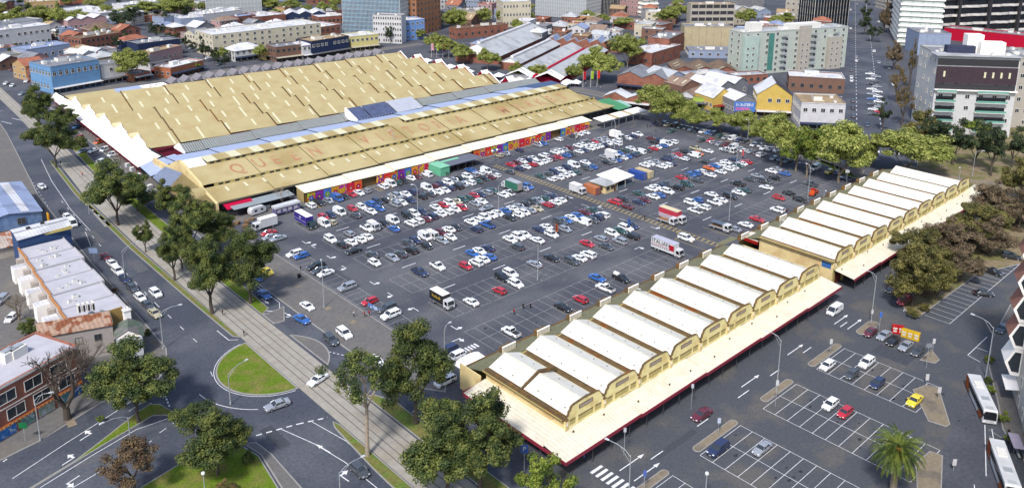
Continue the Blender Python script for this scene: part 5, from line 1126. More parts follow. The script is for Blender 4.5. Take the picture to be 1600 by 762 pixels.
# ------------------------------------------------------------------ long market building with the painted name
XS=[99.5+20.6*k for k in range(9)]+[285]
def steproof(mb, prof, x0, x1, m, t=.12, amp=.16, xs=None):
    """sloping sheets that step up every ~20 m; prof = [(y,z),(y,z)]"""
    xs=[x for x in (xs or XS) if x0<x<x1]; E=[x0]+xs+[x1]
    (ya,za),(yb,zb)=prof
    for s,e in zip(E,E[1:]):
        mb.sheet((s,ya,za-amp),(e-.03,ya,za+amp*0-.0+(-amp if 0 else amp*-.2)),(e-.03,yb,zb-amp*.2),(s,yb,zb-amp),t,m) if 0 else mb.sheet((s,ya,za+amp),(e-.03,ya,za-amp),(e-.03,yb,zb-amp),(s,yb,zb+amp),t,m)
t=thing('market_hall','long tan roofed hall with faded red lettering painted along its roof','market hall')
b=MB(); steproof(b,((247.6,4.5),(257.2,6.75)),99.5,290,tan_roof2)
b.sheet((290,247.6,4.5),(294.5,248.2,4.3),(286,257.2,6.75),(286,257.2,6.75),.1,tan_roof2); b.obj('lower_roof',t)
b=MB(); steproof(b,((257.3,7.75),(269.2,10.6)),101,284.5,tan_roof2)
b.mesh_([(284.5,257.3,7.65),(292,262,6.6),(288,278,8.4),(284.5,271,11.2)],[(0,1,2,3)],tan_roof2)
b.obj('upper_roof',t)
b=MB(); b.box(103.6,290,257.2,257.4,6.5,7.72,cream_trim); b.obj('lower_clerestory',t)
wm=MB(); wm.box(0,1.5,-.08,.0,0,.62,dark_m); wm.box(-.08,1.58,-.04,.02,-.08,.7,cream_trim); wm=wm.mesh('clerestory_window')
x=105
k=0
while x<289:
    link('clerestory_window',wm,t,(x,257.18,6.95)); x+=(2.3 if k%3==0 else 3.4); k+=1
b=MB()
for (s,e) in ((106.5,180.5),(188.5,283)): b.box(s,e,269.2,269.4,10.3,11.6,cream_trim)
b.obj('upper_clerestory',t)
for (s,e) in ((107.5,179),(189.3,282)):
    x=s;k=0
    while x<e: link('clerestory_window',wm,t,(x,269.18,10.75)); x+=(2.3 if k%3==0 else 3.4); k+=1
for (s,e) in ((106.5,180.5),(188.5,283)):
    x=s;k=0
    while x<e-1:
        w_=min(4.9 if k%2 else 3.7,e-x)
        b=MB(); b.sheet((x,268.9,11.72),(x+w_,268.9,11.72),(x+w_,274.6,12.2),(x,274.6,12.2),.1,skylight_m if k%2==0 else tan_roof2); b.obj('ridge_panel',t); x+=w_;k+=1
b=MB(); b.sheet((99.9,257.3,7.9),(106.5,257.3,7.8),(106.5,269.2,10.7),(99.9,269.2,10.75),.1,tan_roof2); b.sheet((99.9,269.2,10.75),(106.5,269.2,10.7),(106.5,274.6,12.1),(99.9,274.6,12.15),.1,facade_white); b.sheet((99.9,274.6,12.15),(104,274.6,12.1),(104,286.2,8.2),(99.9,286.2,8.2),.1,facade_white); b.sheet((180.5,269,10.6),(188.5,269,10.6),(188.5,274.6,12.1),(180.5,274.6,12.1),.1,tan_roof2); steproof(b,((274.6,12.1),(286.2,8.2)),101,284.5,tan_roof2,amp=0); b.obj('rear_roof',t)
b=MB(); b.box(99.5,290,286.2,287.8,7.2,7.5,facade_white); b.box(99.5,290,285.9,286.2,7.3,8.3,dark_m); b.obj('box_gutter',t)
for k in range(28):      # translucent sheets in the lower roof
    x=106+k*6.55; b=MB(); b.sheet((x,252.6,5.74),(x+.9,252.6,5.74),(x+.9,255.4,6.4),(x,255.4,6.4),.03,skylight_m)
    o=b.obj('skylight',t); o.location.z=.12
# street end: stepped white front with curved gable
b=MB(); pr=[(246,0),(246,4.9),(252.6,6.3),(257,7.3),(258.2,8.5),(262,9.4),(266,10.3),(270,11.6),(274.5,12.5),(279,10.9),(283,8.9),(288,7.4),(300,7.2),(300,0)]
b.extr(pr,'x',99.0,99.9,cream_side); b.obj('end_wall',t)
b=MB(); b.sheet((92.4,246,3.9),(99,246,5.0),(99,257,6.9),(92.6,257,4.0),.12,tan_roof2); b.sheet((92.6,257,4.0),(99,257,7.0),(99,272,8.6),(93.6,272,4.0),.12,tan_roof2); b.sheet((93.6,272,4.0),(99,272,8.6),(99,288,7.0),(94.4,288,4.0),.12,blue_roof); b.obj('end_canopy',t)
hood=[(256+3.4*math.cos(R(a)),4.6+3.2*math.sin(R(a))) for a in range(0,181,18)]; b.extr(hood,'x',93.4,99,tan_roof2); b.obj('barrel_hood',t)
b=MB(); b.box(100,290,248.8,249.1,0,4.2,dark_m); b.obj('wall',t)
b=MB(); b.box(92.8,99,246,246.2,3.4,4.0,brown_trim); b.box(99.5,290,247.3,247.55,4.0,4.42,pmat('eave_gutter',(130,125,110))); b.obj('gutter',t)
b=MB(); 
for k in range(38): x=102+k*5; b.tube((x,247.9,0),(x,247.9,4.3),.12,.12,pmat('post_green',(70,85,80)),6)
b.obj('posts',t)
# painted letters (flat paint on the sloping roof)
LET=[('Q',372.8,263.5),('U',406.9,255.6),('E',433.2,250.4),('E',461.4,243.8),('N',490.9,235.6),('V',573,220),('I',596,214.5),('C',617.8,209.4),('T',642,204.6),('O',667,199.9),('R',688.6,195),('I',706,190.6),('A',721.4,187),('M',789,172.2),('A',812,167.3),('R',830.4,163.2),('K',846.4,159.9),('E',863.3,155.8),('T',881.7,152)]
from mathutils import geometry
def px_to(x,y,z):
    d=Vector((x-800,y-162,1300.7)); Mx=Matrix(((0.7372807,-0.15806086,0.65683631),(-0.67555176,-0.18235034,0.71440756),(0.00685445,-0.97044583,-0.24122168))); d=Mx@d; t=(100-z)/-d.z; return d.x*t,d.y*t
def textmesh(name, s, size, m, ext=.02, off=0):
    cu=bpy.data.curves.new(name,'FONT'); cu.body=s; cu.size=size; cu.extrude=ext; cu.align_x='CENTER'; cu.align_y='CENTER'; cu.resolution_u=3; cu.offset=off
    o=bpy.data.objects.new(name,cu); COLL.objects.link(o); dg=bpy.context.evaluated_depsgraph_get(); me=bpy.data.meshes.new_from_object(o.evaluated_get(dg)); bpy.data.objects.remove(o); me.materials.clear(); me.materials.append(m); return me
sl_=math.atan2(10.6-7.75,269.2-257.3)
for i,(ch,x,y) in enumerate(LET):
    X,Y=px_to(x,y,9.3); Y=262.9; z=7.75+(Y-257.3)*math.tan(sl_)
    me=textmesh('letter_'+ch.lower(),ch,9.0,letter_red,.012,.16)
    o=link('painted_letter',me,t,(X,Y,z+.2),(sl_,0,0)); o.scale=(.66,1,1)
    k=[s for s in XS if s<=X]; x0=k[-1]; x1=min([s for s in XS+[284.5] if s>X]); f=(X-x0)/(x1-x0); o.location.z=z+.16-.32*f+.035; o.rotation_euler=(sl_,math.atan2(.32,x1-x0),0)
# ------------------------------------------------------------------ grey link roofs behind it
t=thing('link_roof','pale blue grey flat roof strip between the lettered hall and the tan sheds','roof')
b=MB(); steproof(b,((287.9,7.3),(300.6,6.2)),104,284,blue_roof,amp=.2); b.obj('roof',t)
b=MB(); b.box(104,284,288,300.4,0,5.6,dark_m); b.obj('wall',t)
b=MB(); b.sheet((99.4,288,5.6),(108,288,6.6),(108,303,6.2),(99,303,5.2),.1,blue_roof); b.sheet((94,288.5,4.4),(99.2,288.5,5.4),(99.2,303,5.2),(95.2,303,4.2),.1,blue_roof); b.obj('end_roof',t)
t=thing('ribbed_roof_shed','long low grey ribbed roof behind the blue grey strip','shed')
b=MB(); steproof(b,((303.4,5.6),(308.4,7.9)),112,281,grey_rib,amp=.14); b.sheet((281,303.6,5.5),(299,303,5.3),(299,307.6,7.4),(281,308.4,7.7),.1,grey_rib); steproof(b,((308.4,7.9),(312.6,5.9)),112,281,grey_rib,amp=.14); b.obj('roof',t)
b=MB(); b.box(111,281,303.9,304.1,0,5.4,dark_m); b.extr([(303,5.4),(303,5.9),(308.4,8.4),(313,6.2),(313,5.4)],'x',111.6,112,facade_white); b.obj('wall',t)
b=MB(); b.sheet((281,289.4,6.4),(303,289.4,6.2),(306,302.4,5.8),(281,302.4,6.1),.1,pmat('slate_blue_roof',(90,112,150))); b.obj('dark_blue_roof',t)
t=thing('solar_roof','bank of raised solar panels in the middle of the grey roof','solar panels')
for (s,e) in ((184.0,191.0),(191.6,204.0),(204.6,218.6)):
    b=MB(); b.sheet((s,297.4,6.9),(e,297.4,6.9),(e,306.4,10.2),(s,306.4,10.2),.3,solar_m if s<200 else mat('pale_solar',S(205,208,220),.3,.1,.5))
    k=s+.1
    while k<e: b.box(k,k+.06,297.4,297.5,6.9,7.25,frame_w); k+=1.6
    b.obj('panel_bank',t)
b=MB(); b.extr([(297.2,5.9),(297.2,7.2),(306.6,10.7),(306.6,5.9)],'x',183.3,183.9,facade_white); b.box(184,218.6,297.7,298,5.9,6.6,dark_m); b.box(184,218.6,306,306.3,6,9.9,facade_white); b.obj('support',t)
# ------------------------------------------------------------------ tan gabled sheds
rr=random.Random(5)
ORD=['nearest','second','third','fourth','farthest']
for k in range(5):
    yr=326.3+20.35*k
    t=thing('tan_shed',ORD[k]+' of the five long tan roofed sheds with stepped roof sheets','market shed',group='long tan roofed sheds')
    ye=yr-8.6; yb=yr+8.2; ze,zr=5.5,9.2
    off=rr.random()*6
    xs=[103+ (13+ (k*4)%9) + 20.4*i for i in range(9)]
    xs=[x for x in xs if x<281]
    E=[103.5]+xs+[283]
    for s,e in zip(E,E[1:]):
        b=MB(); b.sheet((s+.05,ye,ze+.3),(e-.05,ye,ze-.3),(e-.05,yr,zr-.3),(s+.05,yr,zr+.3),.12,tan_roof); b.sheet((s+.05,yr,zr+.3),(e-.05,yr,zr-.3),(e-.05,yb,ze-.3),(s+.05,yb,ze+.3),.12,tan_roof)
        b.obj('roof_section',t)
        b=MB(); b.sheet((s-.12,ye-.05,ze-.28),(s+.16,ye-.05,ze-.28),(s+.16,yr,zr-.28),(s-.12,yr,zr-.28),.06,brown_trim) if s>104 else None; b.sheet((s-.0,ye,ze+.36),(s+.2,ye,ze+.36),(s+.2,yr,zr+.36),(s-.0,yr,zr+.36),.5,brown_trim)
        b.obj('step_flashing',t)
    b=MB(); x=110+off; sk=[]
    while x<280:
        u0,u1=(.25,.72) if rr.random()<.7 else (.12,.95)
        w_=.9
        ya,za=yr-8.6*u1,zr-3.7*u1; yc,zc=yr-8.6*u0,zr-3.7*u0
        kx=[s for s in E if s<=x][-1]; ex=[s for s in E if s>x][0]; f=(x-kx)/(ex-kx); dz=.3-.6*f+.04
        bb=MB(); bb.sheet((x,ya,za+dz),(x+w_,ya,za+dz-.02),(x+w_,yc,zc+dz-.02),(x,yc,zc+dz),.04,skylight_m); bb.obj('skylight',t)
        x+=rr.choice((8.5,10.2,11.5))
    b=MB(); b.box(103.8,282.6,ye+.5,ye+.7,0,4.9,maroon); b.box(103.8,282.6,yb-.7,yb-.5,0,4.7,maroon); b.obj('wall',t)
    b=MB(); b.box(103.5,283,ye-.12,ye+.02,ze-1.0,ze-.36,maroon); b.obj('fascia',t)
    b=MB(); b.extr([(ye+.4,0),(ye+.4,4.9),(yr,9.3),(yb-.4,4.9),(yb-.4,0)],'x',283,283.4,pmat('red_gable',(150,20,50))); b.extr([(ye-.3,4.8),(ye-.3,5.2),(yr,9.9),(yb+.3,5.2),(yb+.3,4.8),(yr,9.15)],'x',283.4,283.8,facade_white); b.obj('red_gable_end',t)
    b=MB(); yv=yr-10.2; b.mesh_([(286,yv-4,4.6),(286,yv+4,4.6),(286,yv,8.4),(291,yv-4,4.6),(291,yv+4,4.6),(291,yv,8.4)],[(0,2,1),(0,3,5,2),(1,2,5,4),(3,4,5)],pmat('red_gable',(150,20,50))); b.sheet((286,yv,8.5),(291,yv,8.5),(291,yv-4.2,4.6),(286,yv-4.2,4.6),.15,facade_white); b.obj('red_porch_gable',t)
    # scalloped white front and its pointed neighbour
    b=MB()
    b.extr([(ye-1.5,3),(ye-1.5,5.4),(ye+1.5,6.3),(ye+2.5,7.5),(yr-1.6,8.6),(yr,9.7),(yr+1.6,8.6),(yb-3,7.3),(yb-2,6.2),(yb+.4,5.6),(yb+.4,3)],'x',102.9,103.5,facade_white)
    b.extr([(yb+.4,3)]+[(yb+2+2.6*math.cos(R(a)),5.2+2.5*math.sin(R(a))) for a in range(0,181,20)],'x',103.4,106.4,mat('cream_hood',S(240,225,180,.64)))
    b.obj('scalloped_front',t)
t=thing('street_canopy','long bright white street canopy along the ends of the tan sheds','canopy')
ye=303
while ye<440:
    e=min(ye+10.2,440); f0=(ye-303)/137; f1=(e-303)/137
    b=MB(); b.sheet((94.6+f0*6,ye,4.0),(103,ye,6.4),(103,e-.04,6.1),(94.6+f1*6,e-.04,3.8),.12,facade_white); b.obj('canopy_sheet',t); ye=e
b=MB(); b.mesh_([(94.4,303,3.2),(94.4,303,4.05),(100.6,440,3.8),(100.6,440,3.0)],[(0,1,2,3),(3,2,1,0)],maroon); b.obj('fascia',t)
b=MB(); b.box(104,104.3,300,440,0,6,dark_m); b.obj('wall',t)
b=MB()
for k in range(28): y=303+k*5; x=95.2+(y-303)/137*6; b.tube((x,y,0),(x,y,3.9),.1,.1,maroon,6)
b.obj('posts',t)
# north side low row
t=thing('low_tan_shed','short low tan roof at the top left corner of the sheds','market shed')
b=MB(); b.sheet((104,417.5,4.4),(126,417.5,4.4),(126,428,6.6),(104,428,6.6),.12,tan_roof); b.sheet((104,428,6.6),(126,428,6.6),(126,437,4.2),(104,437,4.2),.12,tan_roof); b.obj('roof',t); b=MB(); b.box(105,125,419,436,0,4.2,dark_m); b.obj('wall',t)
b=MB(); b.sheet((126.2,424,4.6),(140,424,4.6),(140,434,5.2),(126.2,434,5.2),.1,blue_roof); b.obj('grey_roof',t)
t=thing('white_flat_roof','white flat roof with black slots at the back of the tan sheds','roof')
b=MB(); b.box(140,152.5,424,435,0,4.4,dark_m); b.box(139.6,152.8,423.5,435.5,4.4,4.75,facade_white)
for q in ((143,428),(147,431),(149,427),(144.5,432)): b.box(q[0],q[0]+1.4,q[1],q[1]+.4,4.75,4.95,dark_m)
b.obj('roof',t)
gz=MB(); gm=mat('grey_slate_gable',S(150,146,152),.8,.12,1); gw=mat('pale_gable_end',S(222,220,226),.8,.06,1)
gz.mesh_([(0,0,3.6),(6.6,0,3.6),(6.6,8,3.6),(0,8,3.6),(3.3,0,6.2),(3.3,8,6.2)],[(0,4,5,3),(4,1,2,5),(0,1,4),(2,3,5)],gm); gz.box(.2,6.4,.3,7.7,0,3.6,dark_m); gz.mesh_([(4.0,-.04,3.6),(5.6,-.04,3.62),(3.3,-.04,6.26)],[(0,1,2)],gw)
gme=gz.mesh('gable_stall')
for k in range(20):
    x=156+k*6.75
    t=link('gabled_stall_roof',gme,None,(x,433.6,0),0,label=('small grey gabled roof, number %d from the left in the zigzag row behind the tan sheds'%(k+1)),category='stall roof',group='zigzag gabled roofs behind the tan sheds')
# ------------------------------------------------------------------ long canopy and painted wall by the car park
t=thing('mural_stall_row','long cream roofed row of stalls with flower murals facing the car park','market stalls')
E=[126.4,144.5,162.5,180.5,198.5,216.5,234.5,252.5,268.5]
for s,e in zip(E,E[1:]): b=MB(); b.sheet((s,239.0,3.95),(e-.03,239.0,3.65),(e-.03,245.4,4.35),(s,245.4,4.65),.14,cream_canopy2); b.obj('roof_section',t)
b=MB(); b.box(126.6,176,240.0,240.2,0,3.7,brown_trim); b.box(196,267.5,240,240.2,0,3.6,brown_trim); b.box(126.6,126.8,240,245,0,4,tan_roof2); b.obj('wall',t)
rr=random.Random(11); MC=[(235,80,50),(175,50,155),(80,120,205),(150,195,60),(245,190,50),(220,40,80),(240,130,55),(120,60,160),(235,60,60)]
x=127.2;k=0
while x<266.5:
    if 176<x<199: x=199.5;continue
    if 148<x<153 or 240<x<247: x+=6; continue
    c=MC[k%9]; b=MB(); h=3.25
    b.box(x,x+2.9,238.86,238.98,.1,.1+h,pmat('mural_%d'%(k%9),c,var=.3,scale=2.2,rgb2=S(*MC[(k*4+3)%9],.8),s2=.9,t2=(.44,.56)))
    # a flower: petals round a bright centre
    cx,cz=x+1.45,1.5; c2=MC[(k*5+2)%9]
    for a in range(0,360,60):
        px_,pz=cx+.62*math.cos(R(a)),cz+.62*math.sin(R(a)); b.face([(px_+.42*math.cos(R(q)),238.84,pz+.42*math.sin(R(q))) for q in range(0,360,45)],pmat('petal_%d'%((k*5+2)%9),c2,var=.2,scale=3))
    b.face([(cx+.3*math.cos(R(q)),238.82,cz+.3*math.sin(R(q))) for q in range(0,360,45)],pmat('flower_centre_%d'%(k%3),[(240,200,220),(250,220,80),(220,220,255)][k%3]))
    b.obj('mural_panel',t); x+=3.05;k+=1
t=thing('white_canopy','short white canopy with two darker bands at the end of the mural stalls','canopy')
for (s,e,m) in ((262,271.2,facade_white),(271.2,273.4,tan_roof2),(273.4,281,facade_white),(281,283,tan_roof2),(283,293,facade_white)):
    b=MB(); b.sheet((s+8,234.5,3.7),(e+8,234.5,3.7),(e+8,240.2,4.2),(s+8,240.2,4.2),.12,m); b.obj('roof_section',t)
b=MB()
for k in range(6): x=272+k*5; b.tube((x,235,0),(x,235,3.7),.08,.08,steel,6); b.tube((x,239.6,0),(x,239.6,4.1),.08,.08,steel,6)
b.obj('posts',t)
t=thing('green_roof_stall','flat bright green roof beside the end of the lettered hall','stall')
b=MB(); gr=pmat('green_sheet',(90,165,120)); b.sheet((291,243,3.9),(299,243,3.9),(306,262,3.9),(295,262,3.9),.15,gr); b.obj('roof',t); b=MB(); b.sheet((297,246,3.4),(303,245,3.4),(308,256,3.6),(303,258,3.6),.1,pmat('pale_green_sheet',(170,215,200))); b.obj('awning',t)
b=MB(); 
for q in ((292,244),(298,244),(305,261),(296,261)): b.tube((q[0],q[1],0),(q[0],q[1],3.8),.08,.08,steel,5)
b.obj('posts',t)
t=thing('green_stall','mint green painted kiosk with grey roof and open front in the mural row','kiosk')
mint=pmat('mint_paint',(120,205,165)); b=MB(); b.box(177.4,181.6,231.4,238.6,0,3.2,mint); b.obj('kiosk_box',t); b=MB(); b.box(177.2,181.8,231.2,238.8,3.2,3.35,pmat('mint_top',(150,220,185))); b.obj('roof',t)
b=MB(); b.sheet((181.9,231.6,3.1),(198,231.6,3.1),(197,238.6,3.3),(181.9,238.6,3.3),.12,pmat('slate_awning',(120,125,140))); b.sheet((181.9,236,3.36),(190,236,3.36),(190,237.6,3.4),(181.9,237.6,3.4),.05,pmat('mint_top',(150,220,185))); b.obj('awning',t)
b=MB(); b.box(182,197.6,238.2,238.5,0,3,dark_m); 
for k in range(5): b.tube((182.5+k*3.6,232,0),(182.5+k*3.6,232,3.1),.07,.07,dark_steel,5)
for k in range(14): b.box(183+k,183.5+k,233.4+(k%3),233.9+(k%3),.4,.9,pmat('stool',(60,50,45)))
b.obj('counter',t)
# things by the corner of the lettered hall
t=thing('corner_cafe','grey flat canopy cafe under the corner of the lettered hall','cafe')
b=MB(); b.sheet((103,241.6,3.2),(124,241.6,3.2),(124,246.4,3.6),(103,246.4,3.6),.12,pmat('grey_awning',(165,175,180))); b.obj('awning',t); b=MB(); b.box(103.5,124,245.6,245.9,0,3,dark_m)
for k in range(6): b.tube((104+k*3.9,242,0),(104+k*3.9,242,3.2),.06,.06,dark_steel,5)
b.box(111,116,243.4,244.1,.0,1.1,frame_w); b.obj('counter',t)
t=thing('red_awning','bright crimson awning under the tan eave at the corner','awning'); b=MB(); b.sheet((101.5,243.4,3.1),(110.6,243.2,3.1),(110.8,246.5,3.95),(101.5,246.5,3.95),.1,pmat('crimson_cloth',(205,20,70))); b.obj('cloth',t); b=MB(); b.box(101.8,110.4,243.9,244.0,0,3,dark_m); b.obj('frame',t)
# ------------------------------------------------------------------ buildings
WC={'white':(228,226,228),'ltblue':(125,170,215),'bluegrey':(165,178,205),'pink':(205,165,165),'brick':(172,115,96),'orange':(192,120,88),'navy':(50,62,95),'tan':(205,170,125),'cream':(225,215,190),
 'brown':(140,108,94),'yellow':(228,195,105),'paleyellow':(232,220,150),'skyblue':(125,165,225),'beige':(205,190,155),'concrete':(200,192,180),'palegreen':(204,212,202),'grey':(150,150,155),'lime':(180,205,90),
 'orange2':(180,128,98),'red':(205,20,60),'aptwhite':(225,225,225),'bluewall':(140,165,205),'glassblue':(100,135,160),'glassdark':(45,55,70),'bandgrey':(185,190,195),'wavy':(235,235,238),'greenwhite':(215,225,220)}
RC={'roofwhite':((240,240,245),.03),'roofgrey':((150,152,160),.1),'roofblue':((165,180,215),.06),'roofdark':((85,80,88),.1),'roofterra':((188,122,98),.12),'roofbrown':((140,118,100),.12),'rooftan':((190,165,130),.08),'rooflight':((205,208,212),.06),'roofrust':((165,140,125),.16)}
def wallm(n):
    if n=='brick': return mat('brick_wall',S(172,116,98,.55),.9,.16,.5,rgb2=S(150,98,84,.55),s2=.2)
    return pmat('wall_'+n,WC[n],var=.09,scale=.4)
def roofm(n): return mat(n,S(*RC[n][0]),.75,RC[n][1]+.04,.4,rib=(0,.9,.12),rgb2=S(*[v*.88 for v in RC[n][0]]),s2=.12)
_wc={}
def window_mesh(w,h,arch=False,dark=False,fr=None):
    k=(round(w,1),round(h,1),arch,dark,fr)
    if k in _wc: return _wc[k]
    w,h=k[0],k[1]; b=MB(); f=fr or (frame_d if dark else frame_w); t=.09
    b.box(-w/2,w/2,-.05,.02,0,h,glass_m)
    for (a,c,d,e) in ((-w/2-t,-w/2,-t,h+t),(w/2,w/2+t,-t,h+t),(-w/2,w/2,h,h+t),(-w/2-.05,w/2+.05,-t*1.6,0)): b.box(a,c,-.14,.0,d,e,f)
    if w>1.1: b.box(-.04,.04,-.1,-.05,0,h,f)
    if arch: b.mesh_([(w/2*math.cos(R(a)),-.06,h+w/2*math.sin(R(a))*.8) for a in range(0,181,30)],[tuple(range(7))],glass_m)
    me=b.mesh('window'); _wc[k]=me; return me
brr=random.Random(21)
vent_me=MB().box(-.7,.7,-.5,.5,0,.8,frame_w).box(-.5,.5,-.3,.3,.8,.95,steel).mesh('air_conditioner')
chim_me=MB().box(-.35,.35,-.3,.3,0,1.5,wallm('brick')).box(-.42,.42,-.37,.37,1.5,1.65,kerbm).tube((-.1,0,1.65),(-.1,0,2.0),.1,.1,mat('chimney_pot',S(180,100,70)),6).mesh('chimney')
def roof_on(t,L,D,h,m,rt,wm_,wall_par=True):
    b=MB()
    if rt=='flat':
        b.box(.25,L-.25,.25,D-.25,h-.35,h-.2,m); b.obj('roof',t)
        b=MB(); 
        for q in ((0,L,0,.25),(0,L,D-.25,D),(0,.25,.25,D-.25),(L-.25,L,.25,D-.25)): b.box(*q,h-.2,h+.35,wm_)
        for q in ((-.06,L+.06,-.06,.31),(-.06,L+.06,D-.31,D+.06),(-.06,.31,.31,D-.31),(L-.31,L+.06,.31,D-.31)): b.box(*q,h+.35,h+.47,m if m.name!='roofgrey' else kerbm)
        b.obj('parapet',t)
        for k in range(min(7,int(L*D/90))): link('air_conditioner',vent_me,t,(2+brr.random()*max(1,L-4),2+brr.random()*max(1,D-4),h-.2),brr.choice((0,1.57)),(brr.uniform(.8,2),)*3)
        if L*D>250:
            b=MB(); x,y=L*brr.uniform(.2,.6),D*brr.uniform(.3,.6); b.box(x,x+min(6,L*.2),y,y+min(4,D*.25),h-.2,h+1.7,frame_w,top=m); b.obj('plant_room',t)
        for k in range(int(L*D/160)):
            b=MB(); x,y=brr.uniform(1.5,max(2,L-3)),brr.uniform(1.5,max(2,D-3)); b.box(x,x+1.4,y,y+.9,h-.2,h+.05,skylight_m if k%2 else steel); b.obj('roof_hatch',t)
    elif rt=='gable':
        n=max(1,round(L/11)) if L>14 and D<L*1.6 else 1; w_=L/n
        for k in range(n):
            x0=k*w_; x1=x0+w_; xc=(x0+x1)/2; rh=w_*(.22 if wm_.name!='wall_yellow' else .36); m2=roofm('roofdark') if (wm_.name=='wall_yellow' and L>14) else m
            b=MB(); b.sheet((x0-.2,-.4,h),(xc,-.4,h+rh),(xc,D+.3,h+rh),(x0-.2,D+.3,h),.12,m); b.sheet((xc,-.4,h+rh),(x1+.2,-.4,h),(x1+.2,D+.3,h),(xc,D+.3,h+rh),.12,m2); b.box(xc-.15,xc+.15,-.4,D+.3,h+rh-.02,h+rh+.08,m)
            b.mesh_([(x0,0,h-.05),(x1,0,h-.05),(xc,0,h+rh-.1),(x0,D,h-.05),(x1,D,h-.05),(xc,D,h+rh-.1)],[(0,1,2),(4,3,5)],wm_)
            b.obj('roof',t)
            for j in range(int(D/6)): 
                if brr.random()<.6:
                    bb=MB(); yy=2+j*6; u=.45; bb.sheet((x0+w_*.1,yy,h+rh*.2+.06),(x0+w_*.4,yy,h+rh*.8+.06),(x0+w_*.4,yy+.9,h+rh*.8+.06),(x0+w_*.1,yy+.9,h+rh*.2+.06),.03,skylight_m); bb.obj('skylight',t)
    else:
        r=min(L,D)*.22; i=min(L,D)/2
        a=(i,D/2) if L>=D else (L/2,i); c=(L-i,D/2) if L>=D else (L/2,D-i)
        e=.5; P=[(-e,-e,h),(L+e,-e,h),(L+e,D+e,h),(-e,D+e,h),(a[0],a[1],h+r+.2),(c[0],c[1],h+r+.2)]
        b.mesh_(P,[(0,1,5,4),(1,2,5),(2,3,4,5),(3,0,4)] if L>=D else [(0,1,4),(1,2,5,4),(2,3,5),(3,0,4,5)],m); b.box(-e,L+e,-e,D+e,h-.25,h-.01,frame_w); b.obj('roof',t)
        link('chimney',chim_me,t,(L*.25,D*.5,h+r*.3)); 
def bands(t,L,D,h,fl,nb,kind):
    fh=h/fl
    sp={'glassblue':mat('blue_glass_panel',S(120,160,185),.15,.22,.25,spec=.7),'glassdark':mat('dark_glass_panel',S(40,50,62),.12,.3,.25,spec=.7),'bandgrey':wallm('bandgrey'),'wavy':facade_white,'greenwhite':facade_white}[kind]
    for k in range(fl):
        z=k*fh; b=MB()
        if kind=='wavy':
            for face in (0,1):
                n=int((L if face==0 else D)/1.5); pts=[]
                for i in range(n+1):
                    u=i*(L if face==0 else D)/n; o=1.0+.7*math.sin(u*.33+k*1.7)+.35*math.sin(u*.9+k)
                    pts.append((u,-o) if face==0 else (-o,u))
                for p,q in zip(pts,pts[1:]):
                    b.mesh_([(p[0],p[1],z+fh*.0),(q[0],q[1],z),(q[0],q[1],z+fh*.30),(p[0],p[1],z+fh*.30)],[(0,1,2,3),(3,2,1,0)],sp)
                    e=(p[0],0) if face==0 else (0,p[1]); g=(q[0],0) if face==0 else (0,q[1]); b.mesh_([(p[0],p[1],z+.02),(q[0],q[1],z+.02),(g[0],g[1],z+.02),(e[0],e[1],z+.02)],[(0,1,2,3),(3,2,1,0)],sp)
            b.obj('balcony_band',t)
        else:
            o=.12 if kind!='greenwhite' else .9
            b.box(-o,L+o,-o,D+o,z+fh*.62,z+fh*(.95 if kind!='bandgrey' else .99),sp); b.obj('spandrel_band',t)
    b=MB(); 
    if kind!='wavy':
        n=max(2,nb*2)
        for i in range(n+1): x=i*L/n; b.box(x-.07,x+.07,-.2,-.0,0,h,pmat('green_fin',(60,150,110)) if kind=='greenwhite' and i%3==0 else frame_w)
        n=max(2,int(D/L*n))
        for i in range(n+1): y=i*D/n; b.box(-.2,0,y-.07,y+.07,0,h,frame_w); b.box(L,L+.2,y-.07,y+.07,0,h,frame_w)
    else:
        for x in (L*.25,L*.5,L*.75): b.box(x-1.2,x+1.2,-2.4,-.0,0,h,dark_m)
    b.obj('mullions',t)
